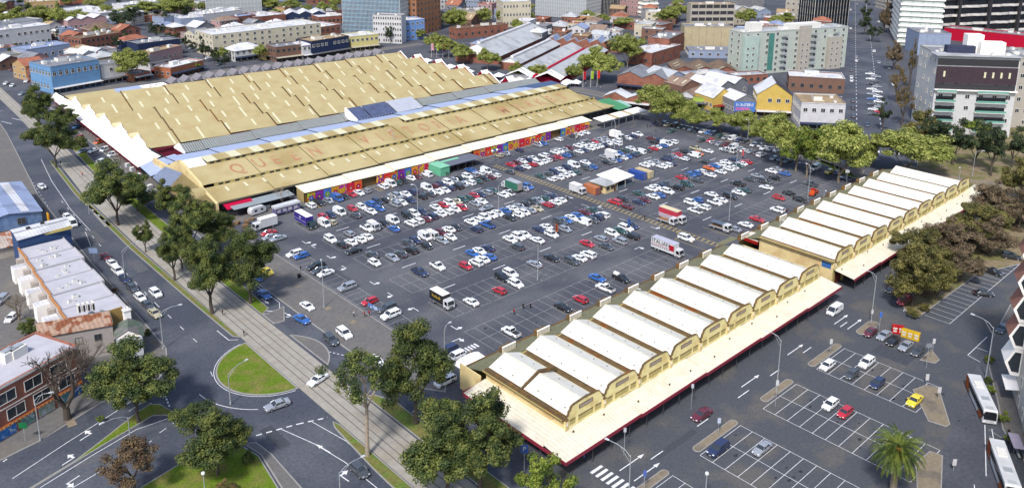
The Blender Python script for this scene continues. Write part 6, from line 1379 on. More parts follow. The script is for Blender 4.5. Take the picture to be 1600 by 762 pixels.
def building(kind,label,ax,ay,L,ang,D,h,wall,roof,rt,fl,nb):
    fl=int(fl);nb=int(nb)
    if D<0: return
    t=thing(kind,label,kind.replace('_',' '),(ax,ay,0),R(ang)); wm_=wallm(wall) if wall not in('glassblue','glassdark','wavy') else glass_dk
    if wall=='glassblue': wm_=mat('blue_glass',S(95,125,150),.08,.3,.15,spec=.8)
    b=MB(); b.box(0,L,0,D,0,h-.36 if rt=='flat' else h-.02,wm_); b.obj('wall',t)
    roof_on(t,L,D,h,roofm(roof),rt,wm_ if wall not in('brown',) else wm_)
    if wall in('glassblue','glassdark','bandgrey','wavy','greenwhite'): bands(t,L,D,h,fl,nb,wall); return t
    if fl==0: 
        b=MB()
        for k in range(1,int(L/5)): b.box(k*5-.06,k*5+.06,-.05,.0,0,h-.4,frame_d if wall!='red' else wallm('red'))
        b.obj('panel_joints',t); return t
    fh=h/fl; ww=min(1.7,L/nb*.5)
    if wall=='concrete' and 'deck' in label or 'decks' in label and 'car park' in label and wall=='concrete':
        for k in range(fl):
            z=k*fh; b=MB(); b.box(.6,L-.6,-.12,-.02,z+fh*.42,z+fh*.95,dark_m); b.obj('deck_opening',t)
            b=MB(); 
            for i in range(nb+1): x=.6+i*(L-1.2)/nb; b.box(x-.25,x+.25,-.3,.0,z+fh*.3,z+fh,wm_)
            b.obj('columns',t)
        return t
    faces=[('f',L,nb),('l',D,max(1,round(D/L*nb)))]
    if ang>-30: faces.append(('r',D,max(1,round(D/L*nb))))
    shop=kind in('shop','shop_row','pub','corner_pub','hotel','market_shop','market_arcade','shop_house','terrace_shop','shop_building')
    wh=min(1.7,fh*.5)
    arch='arched' in label
    for fc,LL,n in faces:
        if fl*n>130: n=max(1,130//fl)
        wme=window_mesh(min(ww,LL/n*.55),wh,arch,wall in('brown','brick','orange2'))
        for k in range(fl):
            if k==0 and shop and fc!='l': continue
            for i in range(n):
                if brr.random()<.06: continue
                u=(i+.5)*LL/n; z=k*fh+fh*.32
                if fc=='f': link('window',wme,t,(u,-.0,z),0)
                elif fc=='l': link('window',wme,t,(0,u,z),R(-90))
                else: link('window',wme,t,(L,u,z),R(90))
    if shop:
        b=MB(); b.box(.2,L-.2,-.06,-.0,.3,min(2.7,fh*.8),glass_dk)
        for i in range(nb+1): x=i*L/nb; b.box(max(0,x-.2),min(L,x+.2),-.12,0,0,min(2.9,fh*.85),wm_)
        b.obj('shopfront',t)
        b=MB(); z=min(3.1,fh*.88); am=pmat('awning_%d'%(len(label)%5),[(225,225,225),(60,70,95),(150,50,50),(200,190,170),(110,110,115)][len(label)%5]); b.sheet((0,-2.6,z-.3),(L,-2.6,z-.3),(L,-.13,z),(0,-.13,z),.15,am); b.obj('awning',t)
    if wall=='aptwhite':
        gb=pmat('green_glass_rail',(130,190,175),rough=.2)
        b=MB(); b.box(-.25,L*.985,-.3,-.12,h*.66,h*.87,mat('dark_brown_brick',S(80,66,74),.9,.2,1)); b.obj('dark_brick_storeys',t)
        b=MB(); b.box(-.2,L*.98,-.32,-.13,h*.885,h*.965,dark_m); b.box(-.2,L*.98,-.32,-.13,h*.585,h*.655,dark_m); b.obj('recessed_storey',t)
        b=MB(); b.box(-1.2,L*1.0,-1.4,D*.3,h+.05,h+.35,roofm('rooflight')); b.box(-.4,L+.2,-1.6,0,h*.575,h*.585,facade_white); b.obj('roof_overhang',t)
        for k in range(5):
            z=h*.06+k*fh*.86
            for (a,c) in ((.02,.26),(.52,.9)):
                b=MB(); b.box(L*a,L*c,-1.7,-.16,z,z+.2,facade_white); b.box(L*a,L*c,-1.75,-1.70,z+.2,z+1.15,gb); b.box(L*a+.3,L*c-.3,-.18,-.15,z+.2,z+2.4,glass_dk); b.obj('balcony',t)
        for i in (0,5,6,7,8): MB().box(L*(.08+.1*i),L*(.08+.1*i)+.8,-.36,-.31,h*.74,h*.81,skylight_m).obj('tall_window',t)
        b=MB(); b.box(L*.55,L*.85,4,9,h+.2,h+5.5,facade_white); b.box(L*.42,L*.62,8,13,h+.2,h+8,facade_white); b.box(L*.15,L*.5,5,9,h+.2,h+3.4,mat('dark_plant_screen',S(70,75,100))); b.obj('plant_room',t)
    if 'pale green apartment' in label:
        for k in range(1,fl):
            for x in (L*.12,L*.38,L*.66,L*.88):
                b=MB(); b.box(x-2,x+2,-1.3,-.15,k*fh,k*fh+.15,kerbm); b.box(x-2,x+2,-1.34,-1.3,k*fh+.15,k*fh+1.1,steel); b.obj('balcony',t)
        MB().box(L*.0,L*.13,-2.4,-.15,0,h-1.5,mat('wall_mint_grey',S(196,216,206)),top=roofm('rooflight')).obj('projecting_wing',t); MB().box(L*.52,L*.62,-1.8,-.15,0,h+2.5,wallm('concrete'),top=roofm('rooflight')).obj('projecting_wing',t); MB().box(L*.80,L*.93,-2.2,-.15,0,h-5,wallm('concrete'),top=roofm('rooflight')).obj('projecting_wing',t); MB().box(L*.24,L*.29,-.2,-.12,2,h-1,mat('green_glazing',S(90,150,140),.2,.2,.6)).obj('stair_glazing',t)
        for k in range(fl):
            for x in (L*.03,L*.08,L*.545,L*.59,L*.83,L*.88): 
                if k*fh+4<h-5: link('window',window_mesh(1.3,1.4),t,(x,-2.4 if x<L*.2 else -1.8 if x<L*.7 else -2.2,k*fh+1.2))
        MB().box(L*.1,L*.2,3,9,h,h+5,frame_w).obj('plant_room',t); MB().box(L*.45,L*.75,2,8,h-.2,h+3.2,frame_w).obj('plant_room',t)
    if rt=='gable' and 'market hall' in kind.replace('_',' '): pass
    return t
for r_ in BUILDINGS: building(*r_)
for r_ in FILL: building(*r_)
# skyline filler beyond: named blocks already cover the top edge of the view
# ---- sawtooth hall
def px0(x,y,z=0): return px_to(x,y,z)
A=px0(852,78); B2=px0(1010,70)
t=thing('sawtooth_hall','red brick hall with a row of grey sawtooth skylight roofs','market hall',(px0(850,76)[0],px0(850,76)[1],0),R(-58))
b=MB(); b.box(0,62,0,26,0,5.5,wallm('brick')); b.obj('wall',t)
for k in range(8):
    b=MB(); x0=k*7.7+.3; b.sheet((x0,0,5.6),(x0+5.4,0,8.2),(x0+5.4,25,8.2),(x0,25,5.6),.1,roofm('rooflight')); b.sheet((x0+5.4,0,8.2),(x0+7.5,0,5.6),(x0+7.5,25,5.6),(x0+5.4,25,8.2),.1,roofm('roofblue')); b.mesh_([(x0,.1,5.5),(x0+7.5,.1,5.5),(x0+5.4,.1,8.1)],[(0,1,2)],wallm('brick')); b.obj('sawtooth_roof',t)
# ---- two-gable hall with crimson strip
o=px0(868,115)
t=thing('two_gable_hall','pair of grey and white gabled market roofs with a crimson strip between','market hall',(319,307,0),R(25.6))
for k,(v0,m) in enumerate(((0,'rooflight'),(17,'rooflight'))):
    b=MB(); L_=94
    b.sheet((0,v0,4.4),(L_,v0,4.4),(L_,v0+7.5,7.8),(0,v0+7.5,7.8),.12,roofm(m)); b.sheet((0,v0+7.5,7.8),(L_,v0+7.5,7.8),(L_,v0+15,4.4),(0,v0+15,4.4),.12,roofm(m)); b.obj('roof',t)
    b=MB(); b.box(.5,L_,v0+.3,v0+14.7,0,4.2,facade_white if k else pmat('red_gable',(150,20,50))); b.obj('wall',t)
    b=MB(); b.sheet((-3,v0-.2,4.1),(4,v0-.2,4.55),(4,v0+7.5,7.95),(-3,v0+7.5,7.4),.1,facade_white); b.sheet((-3,v0+7.5,7.4),(4,v0+7.5,7.95),(4,v0+15,4.5),(-3,v0+15,4.1),.1,facade_white); b.obj('white_end_roof',t)
    for j in range(9):
        b=MB(); x=9+j*9; b.sheet((x,v0+1.4,5.1),(x+1,v0+1.4,5.1),(x+1,v0+6.5,7.25),(x,v0+6.5,7.25),.03,skylight_m); b.obj('skylight',t)
b=MB(); b.box(0,94,15.2,17.2,0,4.7,pmat('crimson_strip',(190,15,60))); b.obj('crimson_roof',t)
# ---- long pale halls behind the canopies
def long_gable(label,x,y,ang,L,W,h,rise,rm):
    t=thing('market_hall',label,'market hall',(x,y,0),R(ang)); b=MB(); b.box(.4,L-.4,.3,W-.3,0,h-.1,wallm('brick')); b.mesh_([(.4,.3,h-.1),(.4,W-.3,h-.1),(.4,W/2,h+rise-.2)],[(0,2,1)],facade_white); b.obj('wall',t)
    n=int(L/9)
    for k in range(n):
        b=MB(); a,c=k*L/n+.03,(k+1)*L/n-.03; b.sheet((a,-.5,h-.1),(c,-.5,h-.1),(c,W/2,h+rise),(a,W/2,h+rise),.12,roofm(rm)); b.sheet((a,W/2,h+rise),(c,W/2,h+rise),(c,W+.5,h-.1),(a,W+.5,h-.1),.12,roofm(rm)); b.obj('roof_section',t)
    b=MB(); b.box(3,L-3,W/2-1,W/2+1,h+rise-.2,h+rise+.9,frame_w,top=roofm('roofwhite')); b.obj('ridge_vent',t)
long_gable('widest pale gabled hall roof with ridge vent behind the white canopies',332,373,25.6,96,30,5.5,6.5,'rooflight')
long_gable('lower pale roofed annex between the wide hall and the crimson striped roofs',330,352,25.6,74,13,4.5,2.6,'rooflight')
# ---- near left buildings along the left road
def poly_b(t,pts,h,wm_,rm,par=.4):
    b=MB(); b.prism(pts,0,h,wm_,top=rm); b.obj('wall',t)
t=thing('blue_workshop','two storey blue walled workshop with grey roof and yellow hanging sign','workshop',(0,0,0))
bw=mat('blue_painted_wall',S(120,150,195),.85,.1,.6,rgb2=S(140,170,210),s2=.3); rb=roofm('roofblue')
b=MB(); b.prism([(38,271.5),(55.6,271.8),(57.6,306),(38,306)],0,6.3,bw); b.obj('wall',t)
b=MB(); b.sheet((37.6,271.2,6.3),(47,271.2,7.8),(48.2,306,7.8),(37.6,306,6.3),.12,rb); b.sheet((47,271.2,7.8),(56,271.2,6.3),(58,306,6.3),(48.2,306,7.8),.12,rb); b.sheet((50.4,272,7.4),(52.6,272,7.05),(54,305,7.05),(51.4,305,7.4),.04,roofm('roofwhite')); b.mesh_([(38,271.45,6.2),(55.6,271.75,6.2),(47,271.6,7.7)],[(0,1,2)],bw); b.obj('roof',t)
for (x,z) in ((41,1),(45,1),(52.4,1),(50,3.9),(42,3.9)): link('window',window_mesh(1.9,1.6,False,True),t,(x,271.55,z))
for y in (278,285,292,299): link('window',window_mesh(1.6,1.5),t,(56.0+(y-272)*.058,y,3.6),R(90-3.3))
b=MB(); b.box(56.8,57.05,269.4,271.4,1.4,5.6,pmat('yellow_sign',(235,175,40))); 
for k in range(6): b.box(56.9,57.1,269.35,269.4,1.8+k*.62,2.1+k*.62,pmat('sign_red',(200,70,40)))
for k in range(6): b.box(56.86,57.09,269.7,271.1,1.8+k*.62,2.05+k*.62,pmat('sign_red',(200,70,40))); 
b.obj('hanging_sign',t)
for (x,y) in ((43,282),(44.5,284),(42,286)): link('roof_vent',vent_me,t,(x,y,7.2),.3)
t=thing('rusty_roof_shed','low rusty iron roofed shed between the blue workshop and the white roof block','shed')
b=MB(); b.box(38,54.6,256.6,268.5,0,3.3,pmat('wall_cream2',(200,190,180))); b.obj('wall',t)
b=MB(); b.sheet((37.6,256,3.4),(55,256,3.4),(55,262.4,5.6),(37.6,262.4,5.6),.1,mat('rusty_iron',S(175,115,90),.9,.2,.8,rib=(0,.8,.2),rgb2=S(205,190,180),s2=.35,t2=(.48,.56))); b.sheet((37.6,262.4,5.6),(55,262.4,5.6),(55,268.8,3.4),(37.6,268.8,3.4),.1,MATS['rusty_iron']); b.obj('roof',t)
t=thing('navy_wall_building','narrow building with white roof and dark blue side wall','building')
b=MB(); b.prism([(43.6,245.2),(57.3,247.2),(57.6,254.4),(43.9,254.0)],0,8.6,mat('navy_wall',S(70,95,140),.85,.12,.5)); b.obj('wall',t)
b=MB(); b.sheet((43.4,244.9,8.7),(57.5,247,8.7),(57.8,250.8,9.2),(43.6,249.6,9.2),.1,roofm('roofwhite')); b.sheet((43.6,249.9,9.3),(57.8,251.1,9.3),(57.9,254.8,8.8),(43.8,254.4,8.8),.1,roofm('roofwhite')); b.obj('roof',t)
b=MB(); b.box(50,57.45,246.2,246.5,7.9,8.7,pmat('yellow_fascia',(225,205,130))); b.obj('fascia',t); MB().box(47,48,250.3,251,9.2,9.8,dark_m).obj('roof_vent',t); MB().box(51,52,252,252.6,9,9.8,dark_m).obj('roof_vent',t)
t=thing('terrace_row','stepped row of six white flat roofed houses with orange rear walls','terrace houses')
ysr=[244.6,235.2,226.4,217.4,208.6,199.4,190.2]
for k in range(6):
    y1,y0=ysr[k],ysr[k+1]; z=6.4+.12*(k%2); xe=54.6-.25*k+(.5 if k%2 else 0); xw=43.3-.35*k
    b=MB(); b.box(xw,xe,y0,y1,0,z-.25,pmat('wall_terrace',(215,205,200))); b.obj('house_wall',t)
    b=MB(); b.box(xw+.2,xe-.2,y0+.2,y1-.05,z-.25,z-.1,mat('white_membrane',S(214,212,220,.6),.8,.10,.6,rgb2=S(205,203,212),s2=.3)); b.obj('roof',t)
    b=MB(); b.box(xw,xe,y0,y0+.2,z-.25,z+.22,pmat('grey_parapet',(205,203,208))); b.box(xe-.2,xe,y0+.2,y1,z-.25,z+.3,pmat('grey_parapet',(205,203,208))); b.box(xw-.1,xw+.2,y0+.2,y1,z-.25,z+.5,pmat('orange_brick',(215,150,95))); b.obj('parapet',t)
    b=MB(); b.box(xw-3.2,xw-.1,y0+1,y0+4.2,0,4.2,facade_white,top=roofm('roofwhite')); b.box(xw-1.5,xw-.1,y0+4.4,y0+6,0,5.2,pmat('wall_cream2',(200,190,180))); b.obj('rear_wing',t)
    for j in range(4): link('air_conditioner',vent_me,t,(xw+2.2+brr.random()*6,y0+1.5+brr.random()*5,z-.1),brr.choice((0,.3)),(brr.uniform(.5,.9),)*3)
    for yy in (y0+2.2,y0+6): link('window',window_mesh(1.3,1.7),t,(xe,yy,3.8),R(90)); link('window',window_mesh(1.3,1.9),t,(xe,yy,.7),R(90))
b=MB(); b.box(42,52.6,190.0,190.2,0,7.4,pmat('tan_end_wall',(195,160,100))); b.obj('end_wall',t)
t=thing('gabled_render_building','grey rendered two storey building with rusty striped roof and blue badge','building',(34.6,0,0))
gw_=mat('grey_render',S(190,182,178),.9,.1,.6)
b=MB(); b.prism([(.2,187.4),(13.6,183.0),(14.6,190.0),(1.2,194.4)],0,7.4,gw_); b.obj('wall',t)
rs=mat('rust_striped_roof',S(190,160,140),.9,.16,.6,rib=(0,.9,.25),rgb2=S(150,95,70),s2=.5,t2=(.5,.56))
b=MB(); b.sheet((-.2,187.2,7.4),(13.6,182.6,7.4),(14.2,186.4,9.1),(.4,190.9,9.1),.1,rs); b.sheet((.4,190.9,9.1),(14.2,186.4,9.1),(14.8,190.2,7.4),(.8,194.7,7.4),.1,rs); b.mesh_([(13.62,183.0,7.3),(14.62,190.0,7.3),(14.15,186.4,9.0)],[(0,1,2)],gw_); b.mesh_([(13.7,182.7,7.45),(14.3,186.4,9.15),(14.3,186.4,9.4),(13.7,182.7,7.7)],[(0,1,2,3),(3,2,1,0)],facade_white); b.mesh_([(14.3,186.4,9.15),(14.9,190.1,7.45),(14.9,190.1,7.7),(14.3,186.4,9.4)],[(0,1,2,3),(3,2,1,0)],facade_white); b.obj('roof',t)
for i,u in enumerate((.2,.5,.8)):
    for z in (.9,4.2): link('window',window_mesh(1.1,1.8,False,False,pmat('tan_frame',(205,190,160))),t,(13.6+u+.02,183.0+7*u,z),R(90-8))
for i in range(3): link('window',window_mesh(1.3,1.4,False,True),t,(3.5+i*3.6,186.4-i*1.2,4.2),R(-18))
b=MB(); b.prism([(14.12,186.2),(14.3,186.2),(14.4,187),(14.25,187)],7.1,7.9,pmat('blue_badge',(90,120,190))); b.obj('blue_badge',t)
b=MB()
for k in range(4): b.box(9+k*.9,9.5+k*.9,190.6-k*.3,191.8-k*.3,8.6,10.6,frame_w); b.box(9.05+k*.9,9.45+k*.9,190.5-k*.3,190.58-k*.3,8.9,10.3,dark_m)
b.obj('rooftop_louvres',t)
t=thing('green_roof_cottage','small white cottage with mossy green gabled roof and white chimney','cottage')
gr_=mat('mossy_roof',S(110,125,110),.9,.2,1.2,rgb2=S(140,135,135),s2=.4)
b=MB(); b.prism([(49.6,185.4),(54.2,183.0),(52.4,177.2),(47.6,179.4)],0,5.6,pmat('wall_cottage',(205,208,218))); b.obj('wall',t)
b=MB(); b.sheet((47.2,179.4,5.5),(49.9,178.2,7.2),(51.9,184.3,7.2),(49.2,185.7,5.5),.12,gr_); b.sheet((49.9,178.2,7.2),(52.8,176.8,5.5),(54.6,182.9,5.5),(51.9,184.3,7.2),.12,gr_); b.mesh_([(47.6,179.35,5.4),(52.4,177.15,5.4),(49.95,178.3,7.1)],[(0,1,2)],facade_white); b.obj('roof',t)
b=MB(); b.box(51.2,52.6,184.0,185.2,5.4,8.8,facade_white); b.box(51.05,52.75,183.85,185.35,8.8,9.1,frame_w)
for x in (51.5,52.2): b.tube((x,184.6,9.1),(x,184.6,9.7),.14,.14,facade_white,6)
b.obj('chimney',t)
for z in (.8,3.2): link('window',window_mesh(1.0,1.4),t,(50.2,178.1,z),R(-25)); link('window',window_mesh(1.0,1.4),t,(53.4,180.4,z),R(73))
# brick corner building with ground floor shops
ax,ay=21.6,164.8; ex,ey=38.2,171.8; L=math.hypot(ex-ax,ey-ay)+14; an=math.atan2(ey-ay,ex-ax)
t=thing('corner_brick_building','red brick corner building with white flat roof and blue shop posters','building',(ax-13*math.cos(an),ay-13*math.sin(an),0),an)
nb_=bpy.data.materials.new('red_brick_courses'); nb_.use_nodes=True; nn=nb_.node_tree; br=nn.nodes.new('ShaderNodeTexBrick'); br.inputs['Color1'].default_value=(.30,.10,.06,1); br.inputs['Color2'].default_value=(.22,.07,.045,1); br.inputs['Mortar'].default_value=(.2,.15,.12,1); br.inputs['Scale'].default_value=3; br.inputs['Mortar Size'].default_value=.012
tc=nn.nodes.new('ShaderNodeTexCoord'); mp=nn.nodes.new('ShaderNodeMapping'); mp.inputs['Rotation'].default_value=(R(90),0,0); nn.links.new(tc.outputs['Object'],mp.inputs[0]); nn.links.new(mp.outputs[0],br.inputs['Vector']); nn.links.new(br.outputs['Color'],nn.nodes['Principled BSDF'].inputs['Base Color']); nn.nodes['Principled BSDF'].inputs['Roughness'].default_value=.9
L=31.0; D=12.4; h=10.6
b=MB(); b.box(0,L,0,D,0,h-.1,nb_); b.obj('wall',t)
b=MB(); b.box(.3,L-.3,.3,D-.3,h-.1,h+.05,mat('white_membrane',(.6,.6,.62))); b.obj('roof',t)
b=MB()
for q in ((-.1,L+.1,-.1,.3),(-.1,L+.1,D-.3,D+.1),(-.1,.3,.3,D-.3),(L-.3,L+.1,.3,D-.3)): b.box(*q,h-.1,h+.35,nb_)
b.box(-.15,L+.15,-.15,-.101,h-.2,h+.3,frame_w); b.obj('parapet',t)
b=MB(); b.box(0,L,-.12,0,6.1,6.3,frame_w); b.obj('string_course',t)
wme=window_mesh(3.5,2.1)
for z in (3.5,7.2):
    for x in (10.2,15.6,21.0,26.4,4.8): link('window',wme,t,(x+(1.4 if z<5 else 0),-.0,z))
b=MB(); b.box(0,L,-.3,-.0,2.35,2.85,pmat('orange_sign_band',(215,120,60))); 
for k in range(24): b.box(11.5+k*.8,11.95+k*.8,-.33,-.301,2.48,2.72,pmat('sign_letters',(245,225,180)))
b.obj('sign_band',t)
for k,(x0,x1,c) in enumerate(((12.8,16.6,(70,135,215)),(17.6,20.4,(120,160,150)),(21.2,24.6,(170,185,160)),(25.4,28.0,(110,160,165)),(28.4,30.7,(60,110,180)))):
    b=MB(); b.box(x0,x1,-.1,-.0,.3,2.25,pmat('poster_%d'%k,c,var=.4,scale=1.6,rgb2=S(200,210,220),s2=1.4,t2=(.5,.58))); b.obj('shop_window',t)
for (x,y,s) in ((22,8,2.3),(23.6,7.8,2.3),(20,9,1.6)): link('air_conditioner',vent_me,t,(x,y,h+.05),.1,(s,)*3)
b=MB(); b.box(8,18,9.2,10.2,h+.05,h+1.5,steel); b.obj('roof_duct',t)
# right edge tower with stacked bay windows
c0=Vector(px_to(1579,604,0)); c1=Vector(px_to(1602,684,0)); dd=c1-c0
t=thing('white_bay_building','tall white building at the right edge with stacked pointed bay windows','building',(c0.x,c0.y,0),math.atan2(dd.y,dd.x))
b=MB(); b.box(0,90,0,16,0,44,pmat('wall_white_right',(236,230,218))); b.obj('wall',t)
for k in range(6):
    z=8.6+k*5.9; pf=[(0,z-2.9),(-1.6,z-2.9),(-2.9,z-.3),(-1.5,z+2.9),(0,z+2.9)]; pi=[(-.15,z-2.3),(-1.4,z-2.3),(-2.35,z-.25),(-1.3,z+2.3),(-.15,z+2.3)]
    for u0 in (.4,):
        b=MB(); u1=u0+5.2; n=5
        v=[(u0,p,q) for p,q in pf]+[(u1,p,q) for p,q in pf]+[(u1,p,q) for p,q in pi]+[(u1-.35,p,q) for p,q in pi]
        b.mesh_(v,[(i,(i+1)%n,n+(i+1)%n,n+i) for i in range(n)]+[tuple(range(n))[::-1]],facade_white if k<1 else pmat('bay_side_red',(175,125,110)))
        b.mesh_(v,[(n+i,n+(i+1)%n,2*n+(i+1)%n,2*n+i) for i in range(n)]+[(2*n+i,2*n+(i+1)%n,3*n+(i+1)%n,3*n+i) for i in range(n)],facade_white); b.mesh_(v,[tuple(range(3*n,4*n))],glass_m)
        b.obj('bay_window',t)
for k in range(7):
    link('window',window_mesh(1.5,1.8),t,(9+k*4.6,0,5.6),0)
    if k!=2: link('window',window_mesh(1.6,2.0),t,(9+k*4.6,0,1.0),0)
b=MB(); b.box(17.6,20,-.12,0,0,3.2,pmat('red_door',(170,30,40))); b.obj('door',t)
b=MB(); b.sheet((2,-2.4,3.6),(8,-2.4,3.6),(8,0,4.0),(2,0,4.0),.12,facade_white); b.obj('awning',t)
# ------------------------------------------------------------------ vehicles
wheel_me={}
def wheel(r,w=.22):
    k=(round(r,2),w)
    if k not in wheel_me:
        b=MB(); b.tube((0,-w/2,0),(0,w/2,0),r,r,tyre,12)
        b.tube((0,-w/2-.012,0),(0,w/2+.012,0),r*.62,r*.62,rim_m,8); wheel_me[k]=b.mesh('wheel')
    return wheel_me[k]
# side profiles: stations (x, z_belt) nose at +x ; greenhouse (x0r,x0b,x1b,x1r) etc.
KINDS={
 'S':dict(L=4.75,W=1.82,st=[(-2.37,.62,.72),(-2.30,.88,.86),(-1.55,.97,.93),(-1.2,.98,.95),(.6,.95,.95),(.95,.93,.95),(2.0,.78,.9),(2.32,.66,.80),(2.37,.5,.74)],gh=(-1.55,-.95,.30,.98),ht=1.43,wb=(1.42,-1.38)),
 'H':dict(L=4.15,W=1.75,st=[(-2.07,.60,.78),(-2.03,.95,.88),(-1.7,1.0,.93),(.7,.97,.95),(1.0,.95,.95),(1.8,.80,.9),(2.03,.66,.82),(2.07,.5,.76)],gh=(-1.98,-1.62,.35,1.02),ht=1.48,wb=(1.28,-1.26)),
 'W':dict(L=4.75,W=1.88,st=[(-2.37,.7,.8),(-2.33,1.08,.9),(-2.1,1.12,.94),(.8,1.1,.96),(1.05,1.08,.96),(2.05,.96,.92),(2.32,.8,.84),(2.37,.55,.78)],gh=(-2.28,-2.02,.42,1.1),ht=1.72,wb=(1.42,-1.36)),
 'V':dict(L=4.95,W=1.9,st=[(-2.47,.7,.88),(-2.46,1.1,.93),(-2.3,1.2,.96),(1.5,1.2,.96),(1.75,1.12,.95),(2.3,.95,.9),(2.44,.8,.86),(2.47,.55,.8)],gh=(-2.44,-2.36,1.15,2.0),ht=2.05,wb=(1.62,-1.45)),
 'U':dict(L=5.15,W=1.88,st=[(-2.57,.78,.86),(-2.55,1.06,.92),(-.6,1.06,.94),(-.55,1.06,.95),(.9,1.06,.95),(1.2,1.04,.95),(2.2,.96,.92),(2.52,.8,.86),(2.57,.6,.8)],gh=(-.62,-.45,.55,1.2),ht=1.76,wb=(1.65,-1.5)),
}
body_c={}
def car_body(kind,c):
    if (kind,c) in body_c: return body_c[kind,c]
    K=KINDS[kind]; hw=K['W']/2; pm=carpaint(c); b=MB()
    rings=[]
    for x,zb,wf in K['st']:
        w_=hw*wf/.96; zs=.24 if abs(x)<K['L']/2-.05 else .34
        rings.append([(x,-w_*.93,zs),(x,-w_,zs+.14),(x,-w_*1.0,zb*.72),(x,-w_*.93,zb),(x,-w_*.5,zb+.025),(x,w_*.5,zb+.025),(x,w_*.93,zb),(x,w_,zb*.72),(x,w_,zs+.14),(x,w_*.93,zs)])
    n=10; v=[p for r in rings for p in r]; f=[]
    for i in range(len(rings)-1):
        for j in range(n): f.append((i*n+j,i*n+(j+1)%n,(i+1)*n+(j+1)%n,(i+1)*n+j))
    b.mesh_(v,f,pm); b.mesh_(v,[tuple(range(n))[::-1],tuple(range(len(v)-n,len(v)))],pm)
    x0,xr,xf,x1=K['gh']; zt=K['ht']; zb=max(s[1] for s in K['st'])-.03; wt=hw*(.74 if kind in 'SH' else .82)
    # roof skin and pillars
    rs=.055
    b.mesh_([(xr-.02,-wt-.02,zt-rs),(xf+.02,-wt-.02,zt-rs),(xf+.02,wt+.02,zt-rs),(xr-.02,wt+.02,zt-rs),(xr+.12,-wt+.1,zt),(xf-.12,-wt+.1,zt),(xf-.12,wt-.1,zt),(xr+.12,wt-.1,zt)],[(0,1,5,4),(1,2,6,5),(2,3,7,6),(3,0,4,7),(4,5,6,7)],pm)
    for s in (-1,1):
        xm=(xr+xf)/2
        for a,c_ in (((x0,hw*.90),(xr,wt)),((x1,hw*.90),(xf,wt)),((xm+.02,hw*.915),(xm,wt+.005))):
            b.tube((a[0],s*a[1],zb),(c_[0],s*c_[1],zt-.04),.045 if a[0]!=x0 or kind=='S' else .08,.045,pm,4,False)
        if kind in('W','V','H'): b.tube((x0+.55,s*hw*.91,zb),(xr+.5,s*wt,zt-.04),.04,.04,pm,4,False)
        if kind=='V': b.box(-2.3,.35,s*hw*.955-.02,s*hw*.955+.02,1.1,zt-.12,pm) if c!='x' else None
    # lamps, grille, plate
    xn=K['L']/2; zl=.62 if kind in 'SH' else .78
    for s in (-1,1):
        b.box(xn-.22,xn-.03,s*hw*.62-.17,s*hw*.62+.17,zl-.05,zl+.09,lamp_w); b.box(-xn-.015,-xn+.12,s*hw*.68-.14,s*hw*.68+.14,zl+.02,zl+.2,lamp_r)
        b.box(x1-.35,x1-.12,s*(hw+.0)-.02 if s>0 else s*hw-.16,s*hw+.16 if s>0 else s*hw+.02,zb-.02,zb+.12,pm)
        for wx in K['wb']: b.tube((wx,s*(hw*.955),.33),(wx,s*(hw*1.005),.33),.39,.37,trim_m,10)
        b.box(-K['L']*.3,K['L']*.3,s*hw-.01-(.0 if s<0 else .0),s*hw+.01,.26,.36,trim_m)
    b.box(xn-.05,xn+.012,-.42,.42,.42,.6,trim_m); b.box(xn+.012,xn+.02,-.2,.2,.44,.54,plate_m); b.box(-xn-.012,-xn+.02,-.2,.2,.55,.67,plate_m); b.box(-xn-.01,-xn+.03,-hw*.8,hw*.8,.3,.42,trim_m)
    if kind=='U': b.box(-2.45,-.72,-hw*.78,hw*.78,1.07,1.1,trim_m)
    me=b.mesh('body'); body_c[kind,c]=me; return me
glass_c={}
def car_glass(kind):
    if kind in glass_c: return glass_c[kind]
    K=KINDS[kind]; hw=K['W']/2; x0,xr,xf,x1=K['gh']; zt=K['ht']-.05; zb=max(s[1] for s in K['st'])-.06; wt=hw*(.74 if kind in 'SH' else .82)
    b=MB(); wb=hw*.90
    b.mesh_([(x0,-wb,zb),(x1,-wb,zb),(x1,wb,zb),(x0,wb,zb),(xr,-wt,zt),(xf,-wt,zt),(xf,wt,zt),(xr,wt,zt)],[(0,1,5,4),(1,2,6,5),(2,3,7,6),(3,0,4,7),(4,5,6,7)],glass_m)
    me=b.mesh('windows'); glass_c[kind]=me; return me
KN={'S':'sedan','H':'hatchback','W':'wagon','V':'van','U':'pickup'}
CAT={'S':'car','H':'car','W':'car','V':'van','U':'pickup'}
NAME={'S':'parked_car','H':'parked_car','W':'parked_car','V':'parked_van','U':'pickup_truck'}
vr=random.Random(17)
def car(x,y,ang,c,kind,label,group='cars parked in the market car park',name=None,parts=True):
    t=thing(name or NAME[kind],label,CAT[kind],(x,y,.014),R(ang),group)
    s=vr.uniform(1.0,1.1); t.scale=(s,s,vr.uniform(.96,1.05))
    link('body',car_body(kind,c),t); link('windows',car_glass(kind),t)
    K=KINDS[kind]
    for wx in K['wb']:
        for sy in (-1,1): link('wheel',wheel(.33 if kind in 'SH' else .37),t,(wx,sy*(K['W']/2-.10),.33 if kind in 'SH' else .37))
    if kind=='V' and c=='w' and vr.random()<.4: t.scale.z*=1.08
    return t
def ordn(n):
    W_=['first','second','third','fourth','fifth','sixth','seventh','eighth','ninth','tenth','eleventh','twelfth']
    return W_[n-1] if n<=12 else str(n)+('th' if 10<n%100<14 else {1:'st',2:'nd',3:'rd'}.get(n%10,'th'))
ROWN={130.5:'inner line by white sheds',136.0:'outer line by white sheds'}
